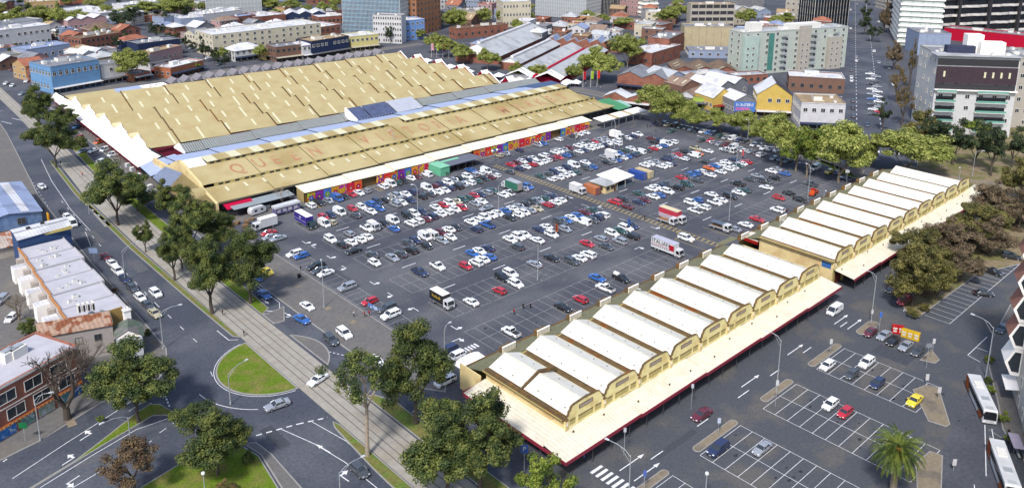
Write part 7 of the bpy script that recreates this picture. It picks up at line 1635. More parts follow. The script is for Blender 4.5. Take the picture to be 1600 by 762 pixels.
for k,(lo,hi) in enumerate(((217.8,223.5),(200.8,206.4),(183.8,189.0),(165.3,170.6),(148.0,153.3))):
    ROWN[lo]='near side, %s double row'%ordn(k+1); ROWN[hi]='far side, %s double row'%ordn(k+1)
ROWN[235.2]='line at mural wall'
nm=lambda c,t: CARNAME[c]+' '+KN[t]
used=set(); pend=[]
for ry,lst in ROWS.items():
    for i,(x,c,t) in enumerate(lst):
        l=None
        if 0<i<len(lst)-1 and lst[i+1][0]-x<5 and x-lst[i-1][0]<5:
            a,b_=lst[i-1],lst[i+1]; l='%s between %s and %s, %s'%(nm(c,t),nm(a[1],a[2]),nm(b_[1],b_[2]),ROWN[ry])
        pend.append([ry,i,x,c,t,l])
cnt={}
for p in pend: cnt[p[5]]=cnt.get(p[5],0)+1
far_list=sorted(pend,key=lambda p:-(p[0]*.714+p[2]*.657))
ncars=sum(1 for p in pend if CAT[p[4]]=='car')+NLOOSECARS
drop=set()
over=ncars-298
for p in far_list:
    if over<=0: break
    if CAT[p[4]]=='car': drop.add(id(p)); over-=1
fm=MB()
stuff_jobs=[]
for p in pend:
    ry,i,x,c,t,l=p
    if l is None or cnt[l]>1: l='%s, %s from the left, %s'%(nm(c,t),ordn(i+1),ROWN[ry])
    y=ry+vr.uniform(-.3,.3); up=vr.random()<.5
    if ry in(153.3,170.6,189.0,206.4,223.5,136.0): up= vr.random()<.3     # cars nosed in
    else: up=vr.random()<.65
    a=(90 if up else -90)+vr.uniform(-2.5,2.5)
    if id(p) in drop: stuff_jobs.append((x,y,a,c,t)); continue
    car(x,y,a,c,t,l)
def joined(jobs,name,label):
    vs=[];fs=[];mi=[];ms=[]
    for (x,y,a,c,t) in jobs:
        M=Matrix.Translation((x,y,.014))@Matrix.Rotation(R(a),4,'Z')
        K=KINDS[t]; parts=[(car_body(t,c),M),(car_glass(t),M)]+[(wheel(.33),M@Matrix.Translation((wx,sy*(K['W']/2-.1),.33))) for wx in K['wb'] for sy in(-1,1)]
        for me,m in parts:
            o=len(vs); vs+=[tuple(m@v.co) for v in me.vertices]
            rem=[]
            for mt in me.materials:
                if mt not in ms: ms.append(mt)
                rem.append(ms.index(mt))
            for pg in me.polygons: fs.append(tuple(o+q for q in pg.vertices)); mi.append(rem[pg.material_index])
    me=bpy.data.meshes.new(name); me.from_pydata(vs,[],fs)
    for m in ms: me.materials.append(m)
    me.polygons.foreach_set('material_index',mi); me.update()
    return link(name,me,None,kind='stuff',label=label,category='parked cars')
if stuff_jobs: joined(stuff_jobs,'distant_parked_cars','rows of small parked cars at the far end of the market car park')
lc=[0,0,0]
for i,(x,y,k,c,t) in enumerate(LOOSE):
    if k==0: l='%s nosed to the left kerb, %s of that column from the near end'%(nm(c,t),ordn(1+sum(1 for q in LOOSE if q[2]==0 and q[1]<y))); a=180+vr.uniform(-3,3)
    elif k==1:
        col='outer' if x>295 else 'inner'; l='%s, %s from the shed end in the %s line by the far kerb'%(nm(c,t),ordn(1+sum(1 for q in LOOSE if q[2]==1 and (q[0]>295)==(x>295) and q[1]<y)),col); a=vr.choice((0,180))+vr.uniform(-3,3)
    else: l='%s standing out of line in the driving lane, %s such from the shed'%(nm(c,t),ordn(1+sum(1 for q in LOOSE if q[2]==2 and q[1]<y))); a=90+vr.uniform(-12,12)
    car(x,y,a,c,t,l)
for e in STREETCARS:
    x,y,a,c,t,l,g_=e; car(x,y,a,c,t,l,g_ or None,name='street_car' if t in 'SHW' else None)
# ---- trucks
def truck(x,y,ang,L,H,boxm,cabm,label,roofm_=None,side=None,cabover=True,flat=False,name='box_truck',W=2.4):
    t=thing(name,label,'truck',(x,y,.014),R(ang)); cl=1.9
    cb=MB(); x1=L/2; x0=x1-cl; hw=W/2-.08; zc=2.55
    pr=[(x0,.6),(x1-.02,.6),(x1,1.35),(x1-.32,zc-.15),(x1-.55,zc),(x0,zc)]
    v=[(p,-hw,q) for p,q in pr]+[(p,hw,q) for p,q in pr]; n=6
    cb.mesh_(v,[tuple(range(n)),tuple(range(n,2*n))[::-1]]+[(i,i+n,(i+1)%n+n,(i+1)%n) for i in range(n)],cabm)
    for s in(-1,1): cb.box(x1-.02,x1+.04,s*.85-.18,s*.85+.18,.75,.95,lamp_w); cb.box(x1-.3,x1-.15,s*(hw+.18)-.08,s*(hw+.18)+.08,1.5,1.95,trim_m)
    cb.box(x1-.01,x1+.03,-.6,.6,.75,1.0,trim_m); cb.box(x1-.1,x1+.06,-hw,hw,.4,.62,frame_d)
    cb.obj('cab',t)
    g=MB(); e=.02
    g.mesh_([(x1-.02+e,-hw+.15,1.42),(x1-.02+e,hw-.15,1.42),(x1-.30+e,hw-.2,zc-.2),(x1-.30+e,-hw+.2,zc-.2)],[(0,1,2,3)],glass_m)
    for s in(-1,1): g.mesh_([(x1-.2,s*(hw+e),1.4),(x0+.6,s*(hw+e),1.4),(x0+.6,s*(hw+e),zc-.25),(x1-.48,s*(hw+e),zc-.25)],[(0,1,2,3),(3,2,1,0)],glass_m)
    g.obj('windows',t)
    b=MB(); b.box(-L/2,x0-.05,-.45,.45,.55,.85,trim_m); b.obj('chassis',t)
    if flat:
        b=MB(); b.box(-L/2,x0-.12,-W/2,W/2,.9,1.05,pmat('timber_tray',(165,120,85),var=.25,scale=3)); b.box(-L/2,x0-.12,-W/2-.04,-W/2,.85,1.3,steel); b.box(-L/2,x0-.12,W/2,W/2+.04,.85,1.3,steel); b.box(x0-.3,x0-.15,-W/2,W/2,.9,2.6,steel); b.obj('tray',t)
    else:
        b=MB(); b.box(-L/2,x0-.1,-W/2,W/2,.9,H,boxm,top=roofm_ or facade_white); b.obj('cargo_box',t)
        b=MB()
        for s in(-1,1): b.box(-L/2-.03,x0-.07,s*W/2-.03,s*W/2+.03,.84,.96,steel); b.box(-L/2-.03,x0-.07,s*W/2-.03,s*W/2+.03,H-.06,H+.03,steel)
        b.box(-L/2-.04,-L/2,-W/2,W/2,.84,.95,trim_m); b.box(-L/2-.03,-L/2+.0,-.02,.02,1,H-.1,steel); b.obj('box_rails',t)
    for wx in (x1-.95,-L/2+1.6)+((-L/2+2.7,) if L>8.5 else ()):
        for s in(-1,1): link('wheel',wheel(.46,.3),t,(wx,s*(W/2-.22),.46))
    return t
W_=pmat('truck_white',(235,235,238),rough=.4)
t=truck(116.9,152.6,-90,7.4,3.5,pmat('truck_black',(38,38,42),rough=.4),W_,'white roofed truck with black sides and yellow lettering beside empty bays')
b=MB(); gl=pmat('gold_letters',(215,180,60))
for k,(x,h_) in enumerate(((-2.6,1.0),(-2.1,.55),(-1.6,.5),(-1.1,.8),(-.6,.5),(-.1,.55),(.4,.9))):
    b.box(x,x+.12,-1.235,-1.21,2.0,2.0+h_,gl); b.box(x+.12,x+.34,-1.235,-1.21,2.0+h_*.5,2.1+h_*.5,gl); b.box(x+.3,x+.4,-1.235,-1.21,1.95 if k%2 else 2.1,2.0+h_*.6,gl)
b.obj('side_lettering',t)
t=truck(185.0,134.2,-90,10.2,3.9,pmat('truck_panel_white',(240,240,242),rough=.4),W_,'long white truck lettered ITALIAN with a red stripe beside the shed',roofm_=pmat('truck_roof_lilac',(205,205,225)))
link('side_lettering',textmesh('side_lettering','ITALIAN',1.75,pmat('black_letters',(35,35,45))),t,(-1.6,-1.23,3.0),(R(90),0,0))
b=MB(); b.box(-5,1.6,-1.225,-1.21,2.02,2.16,pmat('red_stripe',(200,30,50))); b.box(1.5,3.1,-1.225,-1.21,1.7,3.4,pmat('red_stripe',(200,30,50)))
for k in range(9): b.box(-4.9+k*.75,-4.45+k*.75,-1.225,-1.21,1.5,1.8,pmat('grey_print',(120,120,130)))
b.obj('side_print',t)
t=truck(206.3,148.4,-90,9.2,3.9,mat('red_white_side',S(205,60,80),.5,.15,1),W_,'red and white curtain sided truck behind the tow truck',roofm_=pmat('truck_roof_cream',(240,225,185)))
b=MB(); b.box(-4.6,2.5,-1.222,-1.21,1.0,2.2,pmat('pale_curtain',(205,185,200))); b.obj('side_print',t)
truck(203.4,148.2,-90,6.6,2.6,W_,W_,'white tray truck with a brown timber bed beside the red truck',flat=True,name='tray_truck')
t=truck(211.4,133.8,-90,6.8,2.6,W_,W_,'white tray truck carrying a dark steel rack in yellow marked bay',flat=True,name='tray_truck')
b=MB(); b.box(-3.2,1.2,-1.0,1.0,2.2,2.4,pmat('rack_grey',(110,125,145))); 
for x in(-3.1,1.1):
    for s in(-.95,.95): b.box(x-.05,x+.05,s-.05,s+.05,1,2.25,dark_steel)
b.obj('steel_rack',t)
t=truck(117.2,222.2,-90,9.6,3.8,mat('purple_side',S(65,45,150),.4,.15,1),pmat('cab_darkgreen',(45,70,75),rough=.35),'dark purple sided truck with green cab near the food trailer')
b=MB(); b.box(-4.6,2.4,-1.22,-1.205,1.9,2.02,pmat('pale_line',(200,200,225))); b.box(-1.6,-.6,-1.22,-1.205,2.4,3.1,pmat('pale_line',(200,200,225))); b.obj('side_print',t)
truck(106.6,228.4,182,7.6,3.6,W_,W_,'white box truck parked across the top left corner of the car park')
t=truck(187.3,203.6,91,8.4,3.6,mat('green_curtain',S(60,125,105),.5,.2,.8),W_,'green curtain sided truck with pale rear doors in the second row',roofm_=pmat('truck_roof_grey',(190,195,205)))
b=MB(); b.box(-4.25,-4.2,-1.15,1.15,1,3.5,pmat('pale_doors',(195,185,175))); b.obj('rear_doors',t)
truck(240.9,203.2,-90,6.6,3.5,W_,W_,'white box truck between small cars in the second double row')
truck(263.9,220.8,-90,6.6,3.4,mat('white_box_red_base',(.7,.68,.68)),W_,'white box truck near the far end of first double row')
truck(131.0,205.2,-90,4.6,2.6,pmat('grey_trailer',(185,190,195)),W_,'short grey boxed truck between sedans in the second row',W=2.1)
truck(140.4,187.6,-90,4.4,2.4,pmat('grey_trailer',(185,190,195)),W_,'small grey box truck beside a black off roader',W=1.9)
truck(202.2,185.8,-90,6.2,3.3,W_,W_,'white box truck beside the orange roofed container')
truck(283.0,177.6,-90,5.4,2.5,W_,W_,'white cab truck with beige load near the car park end',flat=True,name='tray_truck')
# mobile signs, trailer van by the shed
t=thing('line_marking_ute','small dark utility truck with white cab roof and white drum','truck',(161.3,131.6,.014),R(-90))
link('body',car_body('U','k'),t); link('windows',car_glass('U'),t)
for wx in KINDS['U']['wb']:
    for s in(-1,1): link('wheel',wheel(.37),t,(wx,s*.84,.37))
b=MB(); b.tube((-2.3,0,1.5),(-.8,0,1.5),.5,.5,facade_white,10); b.obj('drum',t)
# forklift-like orange machine
t=thing('orange_loader','orange and red compact loader parked near the far shed end','machine',(261.8,130.2,.014),R(10))
om=pmat('loader_orange',(230,95,40),rough=.5); b=MB(); b.box(-1.6,1.2,-.8,.8,.5,1.4,om); b.box(-.5,.8,-.7,.7,1.4,2.3,om); b.obj('body',t); b=MB(); b.box(-.42,.72,-.72,.72,1.5,2.15,glass_m); b.box(-.6,.9,-.8,.8,2.3,2.42,pmat('loader_red',(190,40,30))); b.obj('cab',t)
b=MB(); b.box(1.2,3,-.75,-.6,.6,1.7,om); b.box(1.2,3,.6,.75,.6,1.7,om); b.box(3,3.6,-.9,.9,.2,.9,pmat('loader_red',(190,40,30))); b.obj('loader_arm',t)
for wx in(-1.1,.8):
    for s in(-1,1): link('wheel',wheel(.5,.35),t,(wx,s*.8,.5))
# caravan, food trailer
t=thing('food_trailer','long white roofed food trailer with purple printed side','trailer',(118.0,236.2,.014),R(2)); b=MB(); b.box(-4.4,4.4,-1.2,1.2,.6,3.1,mat('purple_print',S(95,90,140),.5,.3,1.4,rgb2=S(170,165,195),s2=1.2),top=W_); b.box(-4.5,4.5,-1.35,1.3,2.5,3.15,W_); b.obj('body',t)
b=MB(); 
for k in range(4): b.box(-3.8+k*2,-2.6+k*2,-1.23,-1.2,1.1,2.0,pmat('menu_board',(215,205,215)))
b.obj('menu_boards',t)
for wx in(-.6,.6):
    for s in(-1,1): link('wheel',wheel(.36),t,(wx,s*1.05,.36))
t=thing('caravan','rounded white caravan beside the cafe under the tan roof','caravan',(110.2,241.0,.014),R(8)); b=MB(); pr=[(-2.6,.6),(2.5,.6),(2.8,1.3),(2.5,2.4),(1.9,2.75),(-2,2.75),(-2.6,2.3),(-2.8,1.4)]
b.mesh_([(p,-1.1,q) for p,q in pr]+[(p,1.1,q) for p,q in pr],[tuple(range(8)),tuple(range(8,16))[::-1]]+[(i,i+8,(i+1)%8+8,(i+1)%8) for i in range(8)],W_); b.obj('body',t)
b=MB(); b.box(-1.6,-.6,-1.13,-1.1,1.4,2.1,glass_m); b.box(.8,1.6,-1.13,-1.1,1.4,2.1,glass_m); b.obj('windows',t)
for s in(-1,1): link('wheel',wheel(.34),t,(0,s*1.0,.34))
# buses
def bus(x,y,a,label):
    t=thing('bus',label,'bus',(x,y,.014),R(a)); L=13.6; W=2.55; pr=[(-L/2,.35),(L/2-.1,.35),(L/2,1.2),(L/2-.12,2.9),(L/2-.4,3.15),(-L/2+.15,3.15),(-L/2,2.9)]; n=len(pr)
    ow=pmat('bus_orange',(235,120,40),rough=.35); b=MB(); v=[(p,-W/2,q) for p,q in pr]+[(p,W/2,q) for p,q in pr]
    b.mesh_(v,[tuple(range(n)),tuple(range(n,2*n))[::-1]]+[(i,i+n,(i+1)%n+n,(i+1)%n) for i in range(n)],W_)
    for s in(-1,1):
        y0=s*W/2; 
        b.mesh_([(-L/2+.02,y0+s*.03,.4),(-L/2+3.0,y0+s*.03,.4),(-L/2+2.0,y0+s*.03,3.05),(-L/2+.02,y0+s*.03,3.05)],[(0,1,2,3),(3,2,1,0)],ow)
        b.mesh_([(L/2-3.9,y0+s*.03,.4),(L/2-1.2,y0+s*.03,.4),(L/2-.4,y0+s*.03,1.6),(L/2-3.0,y0+s*.03,1.6)],[(0,1,2,3),(3,2,1,0)],ow)
    b.obj('body',t)
    b=MB()
    for s in(-1,1): y0=s*(W/2+.02); b.mesh_([(-L/2+2.4,y0,1.35),(L/2-.35,y0,1.35),(L/2-.4,y0,2.6),(-L/2+2.0,y0,2.6)],[(0,1,2,3),(3,2,1,0)],glass_dk)
    b.mesh_([(L/2+.02,-W/2+.12,1.15),(L/2+.02,W/2-.12,1.15),(L/2-.10,W/2-.15,2.65),(L/2-.10,-W/2+.15,2.65)],[(0,1,2,3)],glass_dk)
    b.obj('windows',t)
    b=MB(); b.box(L/2-.02,L/2+.05,-.9,.9,2.68,2.9,trim_m)
    for s in(-1,1): b.box(L/2-.05,L/2+.04,s*.95-.15,s*.95+.15,.6,.8,lamp_w); b.box(L/2-.1,L/2+.35,s*1.35-.05,s*1.35+.08,2.0,2.5,trim_m)
    b.obj('front_fittings',t)
    MB().box(-3.8,-1.4,-.8,.8,3.15,3.38,frame_w).obj('roof_unit',t); MB().box(1.8,3.0,-.7,.7,3.15,3.3,steel).obj('roof_unit',t); b=MB()
    for k in range(6): b.box(L/2-1.6+k*.16,L/2-1.52+k*.16,-.7,.7,3.151,3.17,steel)
    b.obj('roof_vents',t)
    for wx in(L/2-2.6,-L/2+3.1):
        for s in(-1,1): link('wheel',wheel(.48,.3),t,(wx,s*(W/2-.14),.48))
    return t
bus(172.2,45.6,212,'white and orange bus, the farther of the two at the right kerb')
bus(151.9,35.0,209,'white and orange bus cut off by the bottom right corner')
# booth, containers in the car park
t=thing('attendant_booth','cream ticket booth with grey hipped roof in the middle of the car park','booth',(208.9,179.0,.014),0)
b=MB(); b.box(0,5.6,0,7,0,2.9,cream_side); b.obj('wall',t); b=MB(); P=[(-.5,-.5,2.9),(6.1,-.5,2.9),(6.1,7.5,2.9),(-.5,7.5,2.9),(2.8,2.8,4.5),(2.8,4.6,4.5)]; b.mesh_(P,[(0,1,4),(1,2,5,4),(2,3,5),(3,0,4,5)],roofm('rooflight')); b.box(-.5,6.1,-.5,7.5,2.7,2.88,brown_trim); b.obj('roof',t)
for x in(.7,3.0): link('window',window_mesh(1.3,1.0,False,True),t,(x+.6,0,1.2),0)
link('window',window_mesh(1.4,1.0,False,True),t,(0,2,1.2),R(-90)); b=MB(); b.box(4.6,5.4,-.05,.0,0,2.1,pmat('red_brown_door',(110,60,50))); b.obj('door',t)
t=thing('white_marquee','flat white marquee joined to the ticket booth','marquee',(214.9,178.4,.014)); b=MB(); b.sheet((-1.5,0,3.3),(9.6,.6,3.3),(9.6,9.6,3.9),(-1.5,9,3.9),.15,facade_white); b.obj('canopy',t); b=MB()
for q in((0,.4),(9.3,.9),(9.3,9.2),(0,8.6),(4.6,.6)): b.tube((q[0],q[1],0),(q[0],q[1],3.4),.07,.07,frame_w,6)
b.box(0,9.2,.75,.8,0,1.0,pmat('mesh_screen',(110,125,135))); b.box(0,9,4,4.1,0,3,dark_m); b.obj('frame',t)
def container(x,y,a,L,c,label,end=None):
    t=thing('shipping_container',label,'container',(x,y,.014),R(a)); m=mat('container_'+label.split()[0],S(*c),.6,.15,.8); b=MB(); b.box(-L/2,L/2,-1.2,1.2,.1,2.6,m)
    n=int(L/.4)
    for k in range(n):
        for s in(-1,1): b.box(-L/2+.2+k*.4,-L/2+.38+k*.4,s*1.2-.03,s*1.2+.03,.3,2.45,m)
    b.obj('shell',t); b=MB(); e=end or m
    b.box(L/2,L/2+.05,-1.15,1.15,.2,2.5,e); 
    for q in(-.7,-.3,.3,.7): b.tube((L/2+.08,q,.3),(L/2+.08,q,2.4),.03,.03,steel,5)
    b.obj('doors',t)
    b=MB()
    for i in (-L/2,L/2-.15):
        for s in(-1.22,1.07): b.box(i,i+.15,s,s+.15,.0,2.65,m)
    b.obj('corner_posts',t); return t
container(206.6,183.2,-94,6.1,(205,125,80),'orange roofed container with blue advertising on its side',pmat('brick_red_doors',(150,75,65)))
container(230.8,182.6,-90,6.8,(50,85,170),'blue container beside the white marquee'); container(234.2,182.2,-90,6.8,(225,205,160),'cream container standing against the blue one')
# charity bins
for (x,y,a,L,c,l) in ((189.0,69.6,-60,2.6,(205,30,35),'bright red donation bins beside the row of five cars'),(188.8,66.5,-82,4.0,(240,195,40),'yellow donation bins joined after the red ones')):
    t=thing('donation_bin',l,'donation bin',(x,y,.014),R(a+0)); m=pmat('bin_'+l.split()[0 if 'yellow' in l[:7] else 1],c,rough=.5); n=2 if L<3 else 3
    for k in range(n):
        b=MB(); w_=L/n; x0=-L/2+k*w_; b.box(x0+.02,x0+w_-.02,-.6,.6,0,1.9,m); b.box(x0+.2,x0+w_-.2,-.66,-.6,1.2,1.6,pmat('bin_flap',(240,235,225))); b.box(x0+.3,x0+w_-.3,-.63,-.6,.5,.95,pmat('bin_flap',(240,235,225))); b.obj('bin',t)
# ------------------------------------------------------------------ trees
def leafmat(name,c1,c2,c3):
    m=bpy.data.materials.new(name); m.use_nodes=True; n=m.node_tree.nodes; l=m.node_tree.links; b=n['Principled BSDF']; b.inputs['Roughness'].default_value=.7; b.inputs['Specular IOR Level'].default_value=.25
    geo=n.new('ShaderNodeNewGeometry'); oi=n.new('ShaderNodeObjectInfo'); ns=n.new('ShaderNodeTexNoise'); ns.inputs['Scale'].default_value=.45; ns.inputs['Detail'].default_value=3; l.new(geo.outputs['Position'],ns.inputs['Vector'])
    cr=n.new('ShaderNodeValToRGB'); e=cr.color_ramp.elements; e[0].position=.36; e[0].color=(*c1,1); e[1].position=.64; e[1].color=(*c3,1); x=e.new(.5); x.color=(*c2,1)
    mr=n.new('ShaderNodeMath'); mr.operation='MULTIPLY_ADD'; l.new(geo.outputs['Random Per Island'],mr.inputs[0]); mr.inputs[1].default_value=.22; l.new(ns.outputs['Fac'],mr.inputs[2])
    sb=n.new('ShaderNodeMath'); sb.operation='SUBTRACT'; l.new(mr.outputs[0],sb.inputs[0]); sb.inputs[1].default_value=.11; l.new(sb.outputs[0],cr.inputs[0])
    hs=n.new('ShaderNodeHueSaturation'); l.new(cr.outputs[0],hs.inputs['Color']); mv=n.new('ShaderNodeMapRange'); l.new(oi.outputs['Random'],mv.inputs[0]); mv.inputs[3].default_value=.85; mv.inputs[4].default_value=1.15; l.new(mv.outputs[0],hs.inputs['Value'])
    l.new(hs.outputs[0],b.inputs['Base Color']); b.inputs['Subsurface Weight'].default_value=0
    return m
LM={'gum':leafmat('gum_leaves',(.022,.038,.011),(.058,.080,.020),(.128,.140,.032)),'olive':leafmat('olive_leaves',(.05,.05,.016),(.095,.088,.025),(.16,.14,.04)),
 'lime':leafmat('spring_leaves',(.095,.12,.022),(.19,.215,.045),(.29,.305,.085)),'lime2':leafmat('mid_green_leaves',(.05,.08,.012),(.10,.14,.018),(.17,.20,.03)),'dark':leafmat('dark_leaves',(.014,.027,.014),(.03,.045,.02),(.055,.07,.026)),
 'red':leafmat('reddish_leaves',(.040,.026,.016),(.082,.052,.030),(.12,.085,.04)),'mauve':leafmat('bare_twigs',(.060,.046,.028),(.115,.085,.050),(.165,.12,.075)),'bronze':leafmat('bronze_leaves',(.06,.05,.02),(.12,.085,.035),(.17,.12,.05)),'palm':leafmat('palm_fronds',(.03,.05,.008),(.065,.095,.014),(.13,.15,.022))}
def crown_mesh(name,m,seed,nclump,leaf,nleaf,flat=.75,core=.5,shape='round',bare=False):
    """unit crown (radius 1, height 0..1.6*flat): clumps of small leaf faces on limb ends, gaps between"""
    r=random.Random(seed); v=[];f=[]
    cl=[]; nl=6 if shape!='tall' else 1
    lob=[(Vector((math.cos(k*6.283/(nl-1)+r.uniform(-.4,.4))*r.uniform(.42,.62),math.sin(k*6.283/(nl-1)+r.uniform(-.4,.4))*r.uniform(.42,.62),r.uniform(-.42,.30))),r.uniform(.34,.50)) for k in range(nl-1)]+[(Vector((r.uniform(-.2,.2),r.uniform(-.2,.2),.40 if nl>1 else 0)),.50 if nl>1 else .8)]
    for i in range(nclump):
        lc_,lr=lob[i%nl]; d=Vector((r.gauss(0,1),r.gauss(0,1),r.gauss(.15,1))).normalized()*lr*(r.random()**.4)
        p=lc_+d
        if shape=='round': p.z*=flat
        elif shape=='tall': p.z*=1.5; k=1-.45*abs(p.z)/1.2; p.x*=k;p.y*=k
        if p.z<-.45*flat: p.z*=.7
        cl.append((p,r.uniform(.13,.25)*(1.1 if shape!='tall' else .9)))
    for c,cr in cl:
        for j in range(nleaf):
            d=Vector((r.gauss(0,1),r.gauss(0,1),r.gauss(0,1))).normalized()
            q=c+Vector((d.x,d.y,d.z*.72))*cr*(r.random()**.38)
            nrm=(d+Vector((r.gauss(0,.5),r.gauss(0,.5),r.gauss(.5,.5)))).normalized()
            a=nrm.orthogonal().normalized(); b_=nrm.cross(a); th=r.random()*6.28; a,b_=a*math.cos(th)+b_*math.sin(th),b_*math.cos(th)-a*math.sin(th)
            s=leaf*r.uniform(.6,1.4); i=len(v)
            v+= [q-a*s,q+b_*s*.55,q+a*s,q-b_*s*.55]; f.append((i,i+1,i+2,i+3))
    me=bpy.data.meshes.new(name); me.from_pydata([tuple(x) for x in v],[],f); me.materials.append(m); me.update(); return me,cl
def trunk_mesh(name,m,cl,hc,rx,rz,h0,seed,thick=.03,vis=99):
    """trunk from the ground to the crown base, forked limbs reaching the clumps (world-size)"""
    r=random.Random(seed); b=MB(); lean=Vector((r.uniform(-.06,.06)*h0,r.uniform(-.06,.06)*h0,0)); top=Vector((lean.x,lean.y,h0)); tr=hc*thick
    mid=top*.5+Vector((r.uniform(-.2,.2),r.uniform(-.2,.2),0))
    b.tube((0,0,-.1),mid,tr*1.25,tr,m,8,False); b.tube(mid,top,tr,tr*.8,m,8,False)
    cs=sorted(cl,key=lambda c:r.random())[:vis]
    forks=[]
    for k in range(4):
        a=k*1.57+r.random(); e=top+Vector((math.cos(a)*rx*.28,math.sin(a)*rx*.28,rz*r.uniform(.35,.6))); b.tube(top-Vector((0,0,.3)),e,tr*.62,tr*.4,m,6,False); forks.append(e)
    for c,cr in cs:
        p=Vector((c.x*rx,c.y*rx,h0+rz+c.z*rz*1.0)); e=min(forks,key=lambda q:(q-p).length); mp=(e+p)/2+Vector((r.uniform(-.3,.3),r.uniform(-.3,.3),r.uniform(0,.4)))
        b.tube(e,mp,tr*.34,tr*.22,m,5,False); b.tube(mp,p,tr*.22,tr*.08,m,5,False)
    return b.mesh(name)
SPEC={ # leafmat, clumps, leaf, nleaf, flat, shape, barkmat, trunk fraction
 'gum':('gum',78,.027,420,1.0,'round',bark_dark,.22),'slim':('gum',36,.034,170,1.3,'round',bark_pale,.42),'lime':('lime',80,.034,250,.9,'round',bark,.12),'lime2':('lime2',34,.045,150,.9,'round',bark,.14),
 'dark':('dark',34,.05,120,.95,'round',bark_dark,.2),'dark2':('dark',30,.045,130,.8,'round',bark_dark,.2),'poplar':('dark',22,.09,60,1.0,'tall',bark_dark,.1),'olive':('olive',70,.034,330,.9,'round',bark_dark,.12),'olive2':('olive',50,.036,240,.8,'round',bark_dark,.1),
 'red':('red',40,.038,200,.85,'round',bark_dark,.35),'mauve':('mauve',56,.034,260,.9,'round',bark_dark,.14),'bronze':('bronze',36,.035,110,1.0,'round',bark_dark,.22)}
CR={}
def crown(kind,var):
    if (kind,var) not in CR:
        s=SPEC[kind]; CR[kind,var]=crown_mesh(kind+'_crown',LM[s[0]],hash(kind)%1000*0+len(kind)*37+ord(kind[0])*11+ord(kind[-1])+var*101,s[1],s[2],s[3],s[4],.5,s[5])
    return CR[kind,var]
tr_=random.Random(5)
for i,(x,y,h,r_,kind,label) in enumerate(TREES):
    K_={'lime':1.16,'lime2':1.1,'olive':1.12,'mauve':1.08}.get(kind,1.04)
    s=SPEC[kind]; big=(h>16 and math.hypot(x,y)<330)
    me,cl=crown(kind,i%3)
    h0=h*s[7]; rz=(h-h0)/2/ (s[4] if s[5]=='round' else 1.45)
    t=thing({'gum':'gum_tree','slim':'gum_tree','poplar':'poplar_tree','mauve':'bare_tree'}.get(kind,'street_tree'),label,'tree',(x,y,.1),tr_.random()*6.28)
    cz=h0+(h-h0)/2
    link('crown',me,t,(0,0,cz),0,(r_*K_,r_*K_,rz*1.06))
    # trunk in world size
    tm=trunk_mesh('trunk',s[6],[(Vector((c.x,c.y,c.z)),q) for c,q in cl],h,r_*K_,rz*1.06,h0,i,.018 if kind!='slim' else .014,14 if big else 7)
    # limbs were aimed relative to h0+rz; shift by using matching centre
    link('trunk',tm,t,(0,0,0),0,(1,1,1))
# bare winter tree in front of the brick building
def bare_tree(x,y,h,spread,label,seed,m=bark_dark,tr=.5):
    r=random.Random(seed); t=thing('bare_tree',label,'tree',(x,y,.1)); b=MB(); tw=MB()
    def grow(p,d,L,rad,dep):
        if dep==0 or rad<.012: return
        q=p+d*L; (b if dep>3 else tw).tube(p,q,rad,rad*.72,m,6 if dep>3 else 4,False)
        for k in range(2 if dep>4 else 3):
            nd=(d+Vector((r.gauss(0,.42),r.gauss(0,.42),r.gauss(.06,.28)))*spread).normalized(); grow(q,nd,L*r.uniform(.68,.86),rad*.66,dep-1)
    b.tube((0,0,0),(0,0,h*.16),tr,tr*.8,m,9,False)
    for k in range(4): a=k*1.6+r.random(); grow(Vector((0,0,h*.15)),Vector((math.cos(a)*.55,math.sin(a)*.55,1)).normalized(),h*.22,tr*.55,7)
    b.obj('trunk',t); tw.obj('branches',t)
bare_tree(33.2,164.2,15.5,1.0,'big leafless tree with thick dark trunk in front of the brick corner building',4,bark_dark,.75)
bare_tree(40.6,178,9,1.0,'leafless small tree against the grey rendered building',9,bark,.22)
bare_tree(36.0,214,7,1.1,'round leafless shrub behind the terrace row',12,bark,.3)
bare_tree(120.2,243.2,6.6,1.0,'pale feathery tree beside the cafe under the tan roof',15,bark_pale,.18)
for i,(x,y) in enumerate(((57.9,218),(57.5,210),(57.6,203))): bare_tree(x,y,3.6,1.0,'thin leafless sapling on the left footpath, %s from the corner'%ordn(3-i),20+i,bark,.07)
